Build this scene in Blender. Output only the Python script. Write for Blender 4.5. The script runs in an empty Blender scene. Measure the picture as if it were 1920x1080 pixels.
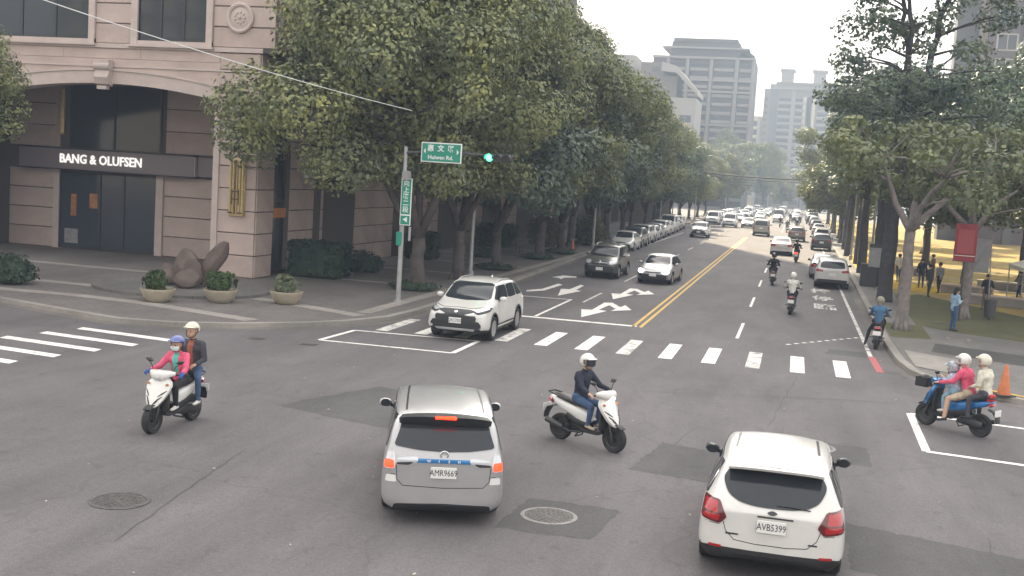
import bpy, bmesh, math, random
import numpy as np
from mathutils import Vector, Matrix
from mathutils.bvhtree import BVHTree

random.seed(7)
rng = np.random.default_rng(7)
scene = bpy.context.scene
COL = scene.collection
PI = math.pi
R = math.radians

# ------------------------------------------------------------------ camera
CAM_H = 4.9
YAW, PITCH, ROLL = R(13.94587), R(5.63798), R(3.6)
fwd = Vector((-math.sin(YAW) * math.cos(PITCH), math.cos(YAW) * math.cos(PITCH), -math.sin(PITCH)))
rgt = Vector((math.cos(YAW), math.sin(YAW), 0))
dwn = fwd.cross(rgt)
rgt2 = rgt * math.cos(ROLL) - dwn * math.sin(ROLL)
dwn2 = rgt * math.sin(ROLL) + dwn * math.cos(ROLL)
cam_data = bpy.data.cameras.new('camera')
cam_data.sensor_width = 36.0
cam_data.lens = 36.0 * 2100.0 / 1920.0
cam_data.clip_start = 0.1
cam_data.clip_end = 6000
cam = bpy.data.objects.new('camera', cam_data)
COL.objects.link(cam)
mw = Matrix((rgt2, -dwn2, -fwd)).transposed().to_4x4()
mw.translation = (0, 0, CAM_H)
cam.matrix_world = mw
scene.camera = cam

# ------------------------------------------------------------------ light
SUN_AZ, SUN_EL = R(-20.5), R(38)           # azimuth measured from +Y towards +X
sun_dir = Vector((math.sin(SUN_AZ) * math.cos(SUN_EL), math.cos(SUN_AZ) * math.cos(SUN_EL), math.sin(SUN_EL)))
world = bpy.data.worlds.new('World')
scene.world = world
world.use_nodes = True
nt = world.node_tree
bg = nt.nodes['Background']
sky = nt.nodes.new('ShaderNodeTexSky')
sky.sky_type = 'NISHITA'
sky.sun_disc = False
sky.sun_elevation = SUN_EL
sky.sun_rotation = SUN_AZ
sky.altitude = 80
sky.air_density = 1.3
sky.dust_density = 10.0
sky.ozone_density = 1.0
hs = nt.nodes.new('ShaderNodeHueSaturation')
hs.inputs['Saturation'].default_value = 0.45
nt.links.new(sky.outputs[0], hs.inputs['Color'])
wt = nt.nodes.new('ShaderNodeMix'); wt.data_type = 'RGBA'; wt.inputs[0].default_value = 0.62   # bright hazy veil over the whole sky
wt.inputs[7].default_value = (5.35, 4.95, 4.5, 1)
nt.links.new(hs.outputs[0], wt.inputs[6]); nt.links.new(wt.outputs[2], bg.inputs['Color'])
bg.inputs['Strength'].default_value = 0.15
sl = bpy.data.lights.new('sun', 'SUN')
sl.energy = 5.0
sl.angle = R(0.55)
sl.color = (1.0, 0.84, 0.60)
so = bpy.data.objects.new('sun', sl)
COL.objects.link(so)
so.rotation_euler = sun_dir.to_track_quat('Z', 'Y').to_euler()
so.location = (0, 0, 60)
scene.view_settings.view_transform = 'Standard'
scene.view_settings.look = 'None'
scene.view_settings.gamma = 1.0
scene.view_settings.use_curve_mapping = False
scene.view_settings.exposure = 1.78
scene.render.engine = 'CYCLES'
scene.cycles.use_denoising = True
scene.cycles.max_bounces = 8
scene.cycles.diffuse_bounces = 5
scene.cycles.glossy_bounces = 3
scene.cycles.transmission_bounces = 4
scene.cycles.transparent_max_bounces = 8
scene.cycles.volume_bounces = 0
scene.cycles.sample_clamp_indirect = 6.0
# ------------------------------------------------------------------ helpers
def link(name, mesh, parent=None, loc=None, rotz=None):
    o = bpy.data.objects.new(name, mesh)
    COL.objects.link(o)
    if parent is not None:
        o.parent = parent
    if loc is not None:
        o.location = loc
    if rotz is not None:
        o.rotation_euler = (0, 0, rotz)
    return o

def tag(o, label=None, cat=None, group=None, kind=None):
    if label: o['label'] = label
    if cat: o['category'] = cat
    if group: o['group'] = group
    if kind: o['kind'] = kind
    return o

def thing(name, label, cat, loc=(0, 0, 0), rotz=0, group=None):
    o = bpy.data.objects.new(name, None)
    o.empty_display_size = 0.2
    COL.objects.link(o)
    o.location = loc
    o.rotation_euler = (0, 0, rotz)
    return tag(o, label, cat, group)

def children(o):
    return KIDS.get(o.name, [])

def copy_tree(o, parent=None):
    c = o.copy()
    COL.objects.link(c)
    if parent is not None:
        c.parent = parent
    for ch in list(o.children):
        copy_tree(ch, c)
    return c

def place(o, loc, rotz=0, label=None, group=None, scale=None):
    o.location = loc
    o.rotation_euler = (0, 0, rotz)
    if scale: o.scale = (scale,) * 3
    if label: o['label'] = label
    if group: o['group'] = group
    return o

class MB:
    """collects verts and faces, then becomes one mesh"""
    def __init__(s):
        s.v = []; s.f = []; s.m = []
    def add(s, vs, fs, m=0):
        k = len(s.v)
        s.v.extend([tuple(v) for v in vs])
        s.f.extend([tuple(i + k for i in f) for f in fs])
        s.m.extend([m] * len(fs))
        return s
    def box(s, x0, x1, y0, y1, z0, z1, m=0):
        vs = [(x0, y0, z0), (x1, y0, z0), (x1, y1, z0), (x0, y1, z0), (x0, y0, z1), (x1, y0, z1), (x1, y1, z1), (x0, y1, z1)]
        return s.add(vs, [(0, 3, 2, 1), (4, 5, 6, 7), (0, 1, 5, 4), (1, 2, 6, 5), (2, 3, 7, 6), (3, 0, 4, 7)], m)
    def bbox(s, x0, x1, y0, y1, z0, z1, b=0.01, m=0):
        """box with chamfered edges"""
        xs = (x0, x0 + b, x1 - b, x1); ys = (y0, y0 + b, y1 - b, y1); zs = (z0, z0 + b, z1 - b, z1)
        bm = bmesh.new()
        for x in (0, 3):
            for y in (1, 2):
                for z in (1, 2): bm.verts.new((xs[x], ys[y], zs[z]))
        for y in (0, 3):
            for x in (1, 2):
                for z in (1, 2): bm.verts.new((xs[x], ys[y], zs[z]))
        for z in (0, 3):
            for x in (1, 2):
                for y in (1, 2): bm.verts.new((xs[x], ys[y], zs[z]))
        bmesh.ops.convex_hull(bm, input=bm.verts[:])
        bm.verts.index_update()
        s.add([v.co[:] for v in bm.verts], [[v.index for v in f.verts] for f in bm.faces], m)
        bm.free()
        return s
    def prism(s, poly, z0, z1, m=0, axis='z'):
        """extrude a 2D polygon; axis z: (x,y) ; axis y: (x,z) ; axis x: (y,z)"""
        n = len(poly)
        def P(a, b, c):
            return (a, b, c) if axis == 'z' else ((a, c, b) if axis == 'y' else (c, a, b))
        vs = [P(a, b, z0) for a, b in poly] + [P(a, b, z1) for a, b in poly]
        fs = [tuple(range(n))[::-1], tuple(range(n, 2 * n))]
        for i in range(n):
            j = (i + 1) % n
            fs.append((i, j, n + j, n + i))
        return s.add(vs, fs, m)
    def strip(s, top, bot, y0, y1, m=0):
        """solid between two polylines in (x,z) with equal point counts, extruded y0..y1"""
        n = len(top)
        vs = []
        for y in (y0, y1):
            vs += [(x, y, z) for x, z in top] + [(x, y, z) for x, z in bot]
        fs = []
        for i in range(n - 1):
            a, b, c, d = i, i + 1, n + i + 1, n + i
            fs.append((a, d, c, b))
            o = 2 * n
            fs.append((o + a, o + b, o + c, o + d))
            fs.append((a, b, o + b, o + a))
            fs.append((d, o + d, o + c, c))
        fs.append((0, 2 * n, 3 * n, n)); fs.append((n - 1, 2 * n - 1, 4 * n - 1, 3 * n - 1))
        return s.add(vs, fs, m)
    def sweep(s, path, ws, hs=None, n=10, e=2.0, up=(0, 0, 1), m=0, cap=True, roundcap=0.0):
        path = [Vector(p) for p in path]
        k = len(path)
        if not hasattr(ws, '__len__'): ws = [ws] * k
        if hs is None: hs = ws
        if not hasattr(hs, '__len__'): hs = [hs] * k
        ws = list(ws); hs = list(hs)
        if roundcap > 0:
            t0 = (path[0] - path[1]).normalized(); t1 = (path[-1] - path[-2]).normalized()
            path = [path[0] + t0 * roundcap] + path + [path[-1] + t1 * roundcap]
            ws = [ws[0] * .55] + ws + [ws[-1] * .55]; hs = [hs[0] * .55] + hs + [hs[-1] * .55]; k += 2
        up0 = Vector(up)
        vs = []
        prev = None
        for i in range(k):
            if i == 0: t = path[1] - path[0]
            elif i == k - 1: t = path[-1] - path[-2]
            else: t = (path[i + 1] - path[i]).normalized() + (path[i] - path[i - 1]).normalized()
            t = t.normalized()
            side = t.cross(up0)
            if side.length < 1e-3: side = prev if prev is not None else t.cross(Vector((1, 0, 0)))
            side = side.normalized()
            if prev is not None and side.dot(prev) < 0: side = -side
            prev = side
            u2 = side.cross(t).normalized()
            for j in range(n):
                a = 2 * PI * (j + .5) / n
                c, d = math.cos(a), math.sin(a)
                c = math.copysign(abs(c) ** (2 / e), c); d = math.copysign(abs(d) ** (2 / e), d)
                vs.append(path[i] + side * (c * ws[i]) + u2 * (d * hs[i]))
        fs = []
        for i in range(k - 1):
            for j in range(n):
                j2 = (j + 1) % n
                fs.append((i * n + j, i * n + j2, (i + 1) * n + j2, (i + 1) * n + j))
        if cap:
            fs.append(tuple(range(n))[::-1]); fs.append(tuple(range((k - 1) * n, k * n)))
        return s.add(vs, fs, m)
    def lathe(s, prof, n=20, origin=(0, 0, 0), axis='z', m=0, closed=False):
        """prof: list of (r, h)"""
        vs = []
        for r, h in prof:
            for j in range(n):
                a = 2 * PI * j / n
                c, d = r * math.cos(a), r * math.sin(a)
                p = (c, d, h) if axis == 'z' else ((h, c, d) if axis == 'x' else (d, h, c))
                vs.append((p[0] + origin[0], p[1] + origin[1], p[2] + origin[2]))
        k = len(prof); fs = []
        for i in range(k if closed else k - 1):
            i2 = (i + 1) % k
            for j in range(n):
                j2 = (j + 1) % n
                fs.append((i * n + j, i * n + j2, i2 * n + j2, i2 * n + j))
        if not closed:
            if prof[0][0] > 1e-4: fs.append(tuple(range(n))[::-1])
            if prof[-1][0] > 1e-4: fs.append(tuple(range((k - 1) * n, k * n)))
        return s.add(vs, fs, m)
    def ball(s, c, r, n=10, k=7, sc=(1, 1, 1), m=0):
        prof = [(math.sin(PI * i / k) * 1.0, -math.cos(PI * i / k)) for i in range(k + 1)]
        vs = []; fs = []
        for q, h in prof:
            for j in range(n):
                a = 2 * PI * j / n
                vs.append((c[0] + r * sc[0] * q * math.cos(a), c[1] + r * sc[1] * q * math.sin(a), c[2] + r * sc[2] * h))
        for i in range(k):
            for j in range(n):
                j2 = (j + 1) % n
                fs.append((i * n + j, i * n + j2, (i + 1) * n + j2, (i + 1) * n + j))
        return s.add(vs, fs, m)
    def mesh(s, name, mats, smooth=False, merge=False):
        me = bpy.data.meshes.new(name)
        me.from_pydata(s.v, [], s.f)
        mats = mats if isinstance(mats, (list, tuple)) else [mats]
        for mm in mats: me.materials.append(MAT[mm] if isinstance(mm, str) else mm)
        if len(mats) > 1:
            me.polygons.foreach_set('material_index', s.m)
        if merge or smooth:
            bm = bmesh.new(); bm.from_mesh(me)
            bmesh.ops.remove_doubles(bm, verts=bm.verts, dist=1e-5)
            bmesh.ops.recalc_face_normals(bm, faces=bm.faces)
            bm.to_mesh(me); bm.free()
        if smooth:
            me.polygons.foreach_set('use_smooth', [True] * len(me.polygons))
            if smooth != 'all':
                me.set_sharp_from_angle(angle=R(38))
        me.update()
        return me
    def build(s, name, mats, parent=None, smooth=False, loc=None, rotz=None):
        return link(name, s.mesh(name, mats, smooth), parent, loc, rotz)

def mesh_np(name, verts, faces4, mats, mat_idx=None, smooth=False):
    """fast quads-only mesh from numpy arrays"""
    me = bpy.data.meshes.new(name)
    nv, nf = len(verts), len(faces4)
    w = faces4.shape[1]
    me.vertices.add(nv)
    me.vertices.foreach_set('co', np.asarray(verts, dtype=np.float32).ravel())
    me.loops.add(nf * w)
    me.loops.foreach_set('vertex_index', np.asarray(faces4, dtype=np.int32).ravel())
    me.polygons.add(nf)
    me.polygons.foreach_set('loop_start', np.arange(0, nf * w, w, dtype=np.int32))
    for mm in (mats if isinstance(mats, (list, tuple)) else [mats]):
        me.materials.append(MAT[mm])
    if mat_idx is not None:
        me.polygons.foreach_set('material_index', np.asarray(mat_idx, dtype=np.int32))
    me.polygons.foreach_set('use_smooth', np.full(nf, bool(smooth)))
    me.update(calc_edges=True)
    me.validate()
    return me

def eval_mesh(me, mods, name):
    """run modifiers on a mesh and return the result (no operators)"""
    o = bpy.data.objects.new('tmp', me)
    COL.objects.link(o)
    for kind, kw in mods:
        md = o.modifiers.new(kind, kind)
        for k, v in kw.items(): setattr(md, k, v)
    dg = bpy.context.evaluated_depsgraph_get()
    dg.update()
    r = bpy.data.meshes.new_from_object(o.evaluated_get(dg), depsgraph=dg)
    r.name = name
    bpy.data.objects.remove(o)
    return r

def text_mesh(txt, size, mat, extrude=0.0, align='CENTER', bold=0.0, sx=1.0, spacing=1.0):
    cu = bpy.data.curves.new('lettering', 'FONT')
    cu.body = txt; cu.size = size; cu.align_x = align; cu.align_y = 'CENTER'
    cu.extrude = extrude; cu.offset = bold; cu.resolution_u = 2
    cu.space_character = spacing
    o = bpy.data.objects.new('tmp', cu); COL.objects.link(o)
    dg = bpy.context.evaluated_depsgraph_get(); dg.update()
    me = bpy.data.meshes.new_from_object(o.evaluated_get(dg), depsgraph=dg)
    bpy.data.objects.remove(o)
    me.name = 'lettering'
    me.materials.clear(); me.materials.append(MAT[mat])
    if sx != 1.0:
        for v in me.vertices: v.co.x *= sx
    return me

def upright(o, face='-y'):
    """turn a text lying in XY so that it stands and faces -y (towards the camera)"""
    o.rotation_euler = (PI / 2, 0, 0) if face == '-y' else (PI / 2, 0, PI)
    return o
# ------------------------------------------------------------------ materials
MAT = {}
def mat(name, rgb, rough=0.6, metal=0.0, spec=0.5, var=0.0, vscale=4.0, bump=0.0, bscale=40.0, coat=0.0, emit=None, estr=0.0, rgb2=None, coords='Object', island=False, alpha=1.0):
    m = bpy.data.materials.new(name); MAT[name] = m
    m.use_nodes = True
    nt = m.node_tree; N = nt.nodes; L = nt.links
    p = N['Principled BSDF']
    p.inputs['Base Color'].default_value = (*rgb, 1)
    p.inputs['Roughness'].default_value = rough
    p.inputs['Metallic'].default_value = metal
    p.inputs['Specular IOR Level'].default_value = spec
    if coat:
        p.inputs['Coat Weight'].default_value = coat
        p.inputs['Coat Roughness'].default_value = 0.04
    if emit:
        p.inputs['Emission Color'].default_value = (*emit, 1)
        p.inputs['Emission Strength'].default_value = estr
    if var > 0 or rgb2 or bump > 0:
        tc = N.new('ShaderNodeTexCoord')
    if var > 0 or rgb2:
        nz = N.new('ShaderNodeTexNoise'); nz.inputs['Scale'].default_value = vscale
        nz.inputs['Detail'].default_value = 6; nz.inputs['Roughness'].default_value = 0.62
        L.new(tc.outputs[coords], nz.inputs['Vector'])
        rp = N.new('ShaderNodeValToRGB')
        rp.color_ramp.elements[0].position = 0.32; rp.color_ramp.elements[1].position = 0.68
        a = rgb2 if rgb2 else tuple(c * (1 - var) for c in rgb)
        b = rgb if rgb2 else tuple(min(1, c * (1 + var)) for c in rgb)
        rp.color_ramp.elements[0].color = (*a, 1); rp.color_ramp.elements[1].color = (*b, 1)
        L.new(nz.outputs['Fac'], rp.inputs[0])
        L.new(rp.outputs[0], p.inputs['Base Color'])
    if bump > 0:
        nb = N.new('ShaderNodeTexNoise'); nb.inputs['Scale'].default_value = bscale; nb.inputs['Detail'].default_value = 4
        L.new(tc.outputs[coords], nb.inputs['Vector'])
        bn = N.new('ShaderNodeBump'); bn.inputs['Strength'].default_value = bump; bn.inputs['Distance'].default_value = 0.02
        L.new(nb.outputs['Fac'], bn.inputs['Height'])
        L.new(bn.outputs[0], p.inputs['Normal'])
    return m

def leaf_mat(name, c1, c2, c3=None, trans=0.35):
    """leaves: each leaf its own tone, some light passing through"""
    m = bpy.data.materials.new(name); MAT[name] = m
    m.use_nodes = True
    nt = m.node_tree; N = nt.nodes; L = nt.links
    N.clear()
    out = N.new('ShaderNodeOutputMaterial')
    geo = N.new('ShaderNodeNewGeometry')
    rp = N.new('ShaderNodeValToRGB')
    rp.color_ramp.elements[0].color = (*c1, 1); rp.color_ramp.elements[1].color = (*c2, 1)
    rp.color_ramp.elements[0].position = 0.15; rp.color_ramp.elements[1].position = 0.85
    if c3:
        e = rp.color_ramp.elements.new(0.97); e.color = (*c3, 1)
    tc = N.new('ShaderNodeTexCoord')
    nz = N.new('ShaderNodeTexNoise'); nz.inputs['Scale'].default_value = 0.55; nz.inputs['Detail'].default_value = 2
    L.new(tc.outputs['Object'], nz.inputs['Vector'])
    mx = N.new('ShaderNodeMath'); mx.operation = 'MULTIPLY_ADD'
    mx.inputs[1].default_value = 0.45
    L.new(geo.outputs['Random Per Island'], mx.inputs[0])
    m2 = N.new('ShaderNodeMath'); m2.operation = 'MULTIPLY_ADD'; m2.inputs[1].default_value = 1.3; m2.inputs[2].default_value = -0.40
    L.new(nz.outputs['Fac'], m2.inputs[0]); L.new(m2.outputs[0], mx.inputs[2])
    L.new(mx.outputs[0], rp.inputs[0])
    pb = N.new('ShaderNodeBsdfPrincipled')
    pb.inputs['Roughness'].default_value = 0.5; pb.inputs['Specular IOR Level'].default_value = 0.35
    L.new(rp.outputs[0], pb.inputs['Base Color'])
    tr = N.new('ShaderNodeBsdfTranslucent')
    br = N.new('ShaderNodeMix'); br.data_type = 'RGBA'; br.blend_type = 'MULTIPLY'; br.inputs[0].default_value = 1.0
    br.inputs[7].default_value = (1.0, 1.0, 0.45, 1)
    L.new(rp.outputs[0], br.inputs[6]); L.new(br.outputs[2], tr.inputs['Color'])
    ms = N.new('ShaderNodeMixShader'); ms.inputs[0].default_value = trans
    L.new(pb.outputs[0], ms.inputs[1]); L.new(tr.outputs[0], ms.inputs[2])
    L.new(ms.outputs[0], out.inputs['Surface'])
    return m

def ground_mat(name, c_dark, c_light, sc_big=0.12, sc_small=60.0, speck=0.25, rough=0.85, stain=0.35, cracks=0.0, brick=None, spots=0.0, joint=(0.05, 0.05, 0.05)):
    """asphalt, concrete, paving: broad mottling, stains, fine aggregate, optional cracks or paver joints"""
    m = bpy.data.materials.new(name); MAT[name] = m
    m.use_nodes = True
    nt = m.node_tree; N = nt.nodes; L = nt.links
    p = N['Principled BSDF']
    p.inputs['Roughness'].default_value = rough
    p.inputs['Specular IOR Level'].default_value = 0.3
    geo = N.new('ShaderNodeNewGeometry')
    def noise(scale, detail=4, rough_=0.6, stretch=None):
        n = N.new('ShaderNodeTexNoise'); n.inputs['Scale'].default_value = scale
        n.inputs['Detail'].default_value = detail; n.inputs['Roughness'].default_value = rough_
        if stretch:
            mp = N.new('ShaderNodeMapping'); mp.inputs['Scale'].default_value = stretch
            L.new(geo.outputs['Position'], mp.inputs['Vector']); L.new(mp.outputs[0], n.inputs['Vector'])
        else: L.new(geo.outputs['Position'], n.inputs['Vector'])
        return n.outputs['Fac']
    def ramp(src, a, b, ca, cb):
        r = N.new('ShaderNodeValToRGB')
        r.color_ramp.elements[0].position = a; r.color_ramp.elements[1].position = b
        r.color_ramp.elements[0].color = (*ca, 1); r.color_ramp.elements[1].color = (*cb, 1)
        L.new(src, r.inputs[0]); return r.outputs[0]
    def mix(kind, fac, a, b):
        x = N.new('ShaderNodeMix'); x.data_type = 'RGBA'; x.blend_type = kind
        if isinstance(fac, float): x.inputs[0].default_value = fac
        else: L.new(fac, x.inputs[0])
        L.new(a, x.inputs[6])
        if isinstance(b, tuple): x.inputs[7].default_value = (*b, 1)
        else: L.new(b, x.inputs[7])
        return x.outputs[2]
    base = ramp(noise(sc_big, 5, 0.65), 0.3, 0.7, c_dark, c_light)
    st = ramp(noise(0.55, 6, 0.7, (1.0, 0.28, 1.0)), 0.35, 0.72, (1 - stain,) * 3, (1.08, 1.08, 1.08))
    base = mix('MULTIPLY', 1.0, base, st)
    sp = ramp(noise(sc_small, 2, 0.5), 0.35, 0.65, (1 - speck,) * 3, (1 + speck,) * 3)
    base = mix('MULTIPLY', 1.0, base, sp)
    if spots:
        base = mix('MULTIPLY', 1.0, base, ramp(noise(2.6, 3, 0.55), 0.60, 0.70, (1, 1, 1), (1 - spots,) * 3))
        base = mix('MULTIPLY', 1.0, base, ramp(noise(1.1, 5, 0.6, (.9, .12, 1)), 0.45, 0.75, (1.05,) * 3, (1 - spots * .8,) * 3))
        base = mix('MULTIPLY', 1.0, base, ramp(noise(14, 3, 0.7), 0.30, 0.62, (1 - spots * .9,) * 3, (1.07, 1.07, 1.07)))
    fine = noise(sc_small, 2, 0.5)
    if cracks > 0:
        vo = N.new('ShaderNodeTexVoronoi'); vo.feature = 'DISTANCE_TO_EDGE'; vo.inputs['Scale'].default_value = 0.16
        wn = N.new('ShaderNodeTexNoise'); wn.inputs['Scale'].default_value = 0.9; wn.inputs['Detail'].default_value = 5
        L.new(geo.outputs['Position'], wn.inputs['Vector'])
        av = N.new('ShaderNodeVectorMath'); av.operation = 'MULTIPLY_ADD'; av.inputs[1].default_value = (1.6, 1.6, 0)
        L.new(wn.outputs['Color'], av.inputs[0]); L.new(geo.outputs['Position'], av.inputs[2])
        L.new(av.outputs[0], vo.inputs['Vector'])
        ck = ramp(vo.outputs['Distance'], 0.002, 0.007, (1 - cracks,) * 3, (1, 1, 1))
        base = mix('MULTIPLY', 1.0, base, ck)
    bh = fine
    if brick:
        bk = N.new('ShaderNodeTexBrick')
        bk.inputs['Scale'].default_value = 1.0
        bk.inputs['Brick Width'].default_value = brick[0]; bk.inputs['Row Height'].default_value = brick[1]
        bk.inputs['Mortar Size'].default_value = brick[2]
        bk.inputs['Color1'].default_value = (1.06, 1.06, 1.06, 1); bk.inputs['Color2'].default_value = (0.9, 0.9, 0.9, 1)
        bk.inputs['Mortar'].default_value = (0.55, 0.55, 0.55, 1)
        L.new(geo.outputs['Position'], bk.inputs['Vector'])
        base = mix('MULTIPLY', 0.8, base, bk.outputs['Color'])
    L.new(base, p.inputs['Base Color'])
    bn = N.new('ShaderNodeBump'); bn.inputs['Strength'].default_value = 0.35; bn.inputs['Distance'].default_value = 0.01
    L.new(bh, bn.inputs['Height']); L.new(bn.outputs[0], p.inputs['Normal'])
    return m

def paint_mat(name, rgb, worn, wear=0.5):
    """road paint worn through to the asphalt in patches"""
    m = bpy.data.materials.new(name); MAT[name] = m
    m.use_nodes = True
    nt = m.node_tree; N = nt.nodes; L = nt.links
    p = N['Principled BSDF']; p.inputs['Roughness'].default_value = 0.7
    geo = N.new('ShaderNodeNewGeometry')
    n1 = N.new('ShaderNodeTexNoise'); n1.inputs['Scale'].default_value = 2.2; n1.inputs['Detail'].default_value = 8; n1.inputs['Roughness'].default_value = 0.72
    L.new(geo.outputs['Position'], n1.inputs['Vector'])
    r = N.new('ShaderNodeValToRGB')
    r.color_ramp.elements[0].position = wear - 0.1; r.color_ramp.elements[1].position = wear + 0.06
    r.color_ramp.elements[0].color = (*worn, 1); r.color_ramp.elements[1].color = (*rgb, 1)
    L.new(n1.outputs['Fac'], r.inputs[0]); L.new(r.outputs[0], p.inputs['Base Color'])
    return m

ground_mat('asphalt', (0.124, 0.115, 0.118), (0.155, 0.144, 0.147), 0.10, 55, 0.22, 0.82, 0.26, cracks=0.12, spots=0.16)
ground_mat('asphalt_patch', (0.082, 0.079, 0.081), (0.106, 0.102, 0.104), 0.4, 60, 0.22, 0.85, 0.22, spots=0.14)
ground_mat('asphalt_pale', (0.135, 0.127, 0.124), (0.16, 0.15, 0.145), 0.3, 60, 0.15, 0.85, 0.2)
ground_mat('paving_grey', (0.17, 0.155, 0.147), (0.215, 0.197, 0.188), 0.25, 40, 0.1, 0.8, 0.22, brick=(0.4, 0.2, 0.012))
ground_mat('paving_band', (0.33, 0.30, 0.275), (0.40, 0.365, 0.335), 0.4, 40, 0.08, 0.8, 0.22, brick=(0.6, 0.3, 0.012))
ground_mat('paving_right', (0.165, 0.158, 0.148), (0.21, 0.20, 0.19), 0.25, 40, 0.1, 0.82, 0.25, brick=(0.3, 0.3, 0.010))
ground_mat('paving_dark', (0.075, 0.072, 0.070), (0.10, 0.096, 0.092), 0.25, 40, 0.1, 0.82, 0.25, brick=(0.3, 0.3, 0.010))
ground_mat('paving_cream', (0.30, 0.26, 0.18), (0.40, 0.34, 0.24), 0.25, 40, 0.1, 0.82, 0.25, brick=(0.4, 0.4, 0.012))
ground_mat('concrete', (0.27, 0.25, 0.225), (0.36, 0.335, 0.305), 0.5, 30, 0.1, 0.85, 0.3)
ground_mat('gutter', (0.16, 0.148, 0.135), (0.22, 0.20, 0.185), 0.5, 30, 0.12, 0.85, 0.35)
ground_mat('earth', (0.10, 0.085, 0.05), (0.14, 0.12, 0.07), 0.4, 25, 0.25, 0.95, 0.3)
ground_mat('lawn', (0.085, 0.090, 0.042), (0.135, 0.130, 0.062), 0.5, 30, 0.35, 0.95, 0.25)
ground_mat('park_ground', (0.34, 0.25, 0.09), (0.46, 0.34, 0.11), 0.35, 20, 0.25, 0.95, 0.3)
ground_mat('yellow_leaves', (0.58, 0.36, 0.02), (0.74, 0.50, 0.04), 0.9, 12, 0.35, 0.9, 0.35)
paint_mat('paint_white', (0.80, 0.77, 0.73), (0.22, 0.21, 0.20), 0.40)
paint_mat('paint_white_worn', (0.66, 0.64, 0.60), (0.17, 0.16, 0.16), 0.47)
paint_mat('paint_yellow', (0.62, 0.40, 0.07), (0.22, 0.17, 0.09), 0.40)
paint_mat('paint_red', (0.42, 0.10, 0.11), (0.20, 0.14, 0.14), 0.42)
# ------------------------------------------------------------------ the setting: ground, road, pavements
def sheet(name, poly, z, m, parent=None, kind=None):
    mb = MB().add([(x, y, z) for x, y in poly], [tuple(range(len(poly)))])
    o = mb.build(name, m, parent)
    if kind: o['kind'] = kind
    return o

def slab(name, poly, z0, z1, m, kind='structure'):
    o = MB().prism(poly, z0, z1).build(name, m)
    if kind: o['kind'] = kind
    return o

def ccw(p):
    a = sum(p[i][0] * p[(i + 1) % len(p)][1] - p[(i + 1) % len(p)][0] * p[i][1] for i in range(len(p)))
    return p if a > 0 else p[::-1]

def densify(p, step=3.0, lim=160):
    out = []
    for i in range(len(p) - 1):
        a, b = p[i], p[i + 1]; L_ = math.hypot(b[0] - a[0], b[1] - a[1])
        k = max(1, int(min(L_, lim) / step))
        out += [(a[0] + (b[0] - a[0]) * t / k, a[1] + (b[1] - a[1]) * t / k) for t in range(k)]
    return out + [p[-1]]
KZ = 0.13      # kerb height
sheet('ground', [(-300, -70), (300, -70), (300, 466), (-300, 466)], -0.03, 'paving_grey', kind='structure')
road = sheet('road', [(-120, -60), (90, -60), (90, 462), (-120, 462)], 0.0, 'asphalt', kind='structure')

KERB_L = [(-14.6, 462), (-14.6, 150), (-14.5, 128), (-13.9, 104), (-13.55, 76), (-12.95, 62), (-12.55, 48), (-12.45, 36.5), (-12.60, 34.2), (-13.25, 32.4), (-14.2, 31.1), (-15.6, 29.7), (-17.1, 28.75), (-18.8, 28.45), (-21.4, 29.2), (-23.9, 30.0), (-40, 35.0), (-100, 53)]
KERB_R = [(3.75, 462), (3.75, 90), (3.6, 66), (3.42, 48), (3.35, 40), (3.42, 35.5), (3.62, 33.6), (4.1, 32.2), (4.9, 31.1), (6.0, 30.2), (9, 29.2), (16, 28.2), (80, 24)]
left_poly = ccw(KERB_L + [(-100, 462)])
right_poly = ccw(KERB_R + [(80, 462)])
pave_l = slab('pavement_left', left_poly, -0.02, KZ, 'paving_grey')
pave_r = slab('pavement_right', right_poly, -0.02, KZ, 'paving_right')

def offset_line(pts, d):
    out = []
    for i, p in enumerate(pts):
        a = pts[max(0, i - 1)]; b = pts[min(len(pts) - 1, i + 1)]
        dx, dy = b[0] - a[0], b[1] - a[1]; l = math.hypot(dx, dy)
        out.append((p[0] - dy / l * d, p[1] + dx / l * d))
    return out

def kerb(name, line, inside, outside, parent):
    """kerb stone proud of the pavement edge plus concrete gutter, following the line"""
    a = offset_line(line, inside); b = offset_line(line, outside)
    n = len(line); mb = MB()
    vs = [(x, y, KZ + .012) for x, y in a] + [(x, y, KZ + .012) for x, y in b] + [(x, y, -.01) for x, y in b] + [(x, y, KZ - .03) for x, y in a]
    fs = []
    for i in range(n - 1):
        for r in range(3): fs.append((r * n + i, r * n + i + 1, (r + 1) * n + i + 1, (r + 1) * n + i))
    mb.add(vs, fs)
    o = mb.build(name, 'concrete', parent)
    g = offset_line(line, outside * 4.6)
    mb = MB().add([(x, y, .005) for x, y in b] + [(x, y, .005) for x, y in g], [(i, i + 1, n + i + 1, n + i) for i in range(n - 1)])
    mb.build('gutter', 'gutter', parent)
def smooth_line(p, it=2):
    for _ in range(it):
        q = [p[0]]
        for i in range(len(p) - 1):
            a, b = p[i], p[i + 1]
            q.append((a[0] * .75 + b[0] * .25, a[1] * .75 + b[1] * .25)); q.append((a[0] * .25 + b[0] * .75, a[1] * .25 + b[1] * .75))
        p = q + [p[-1]]
    return p
kerb('kerb', KERB_L, -.16, .09, pave_l)
kerb('kerb', KERB_R, .16, -.09, pave_r)

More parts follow.
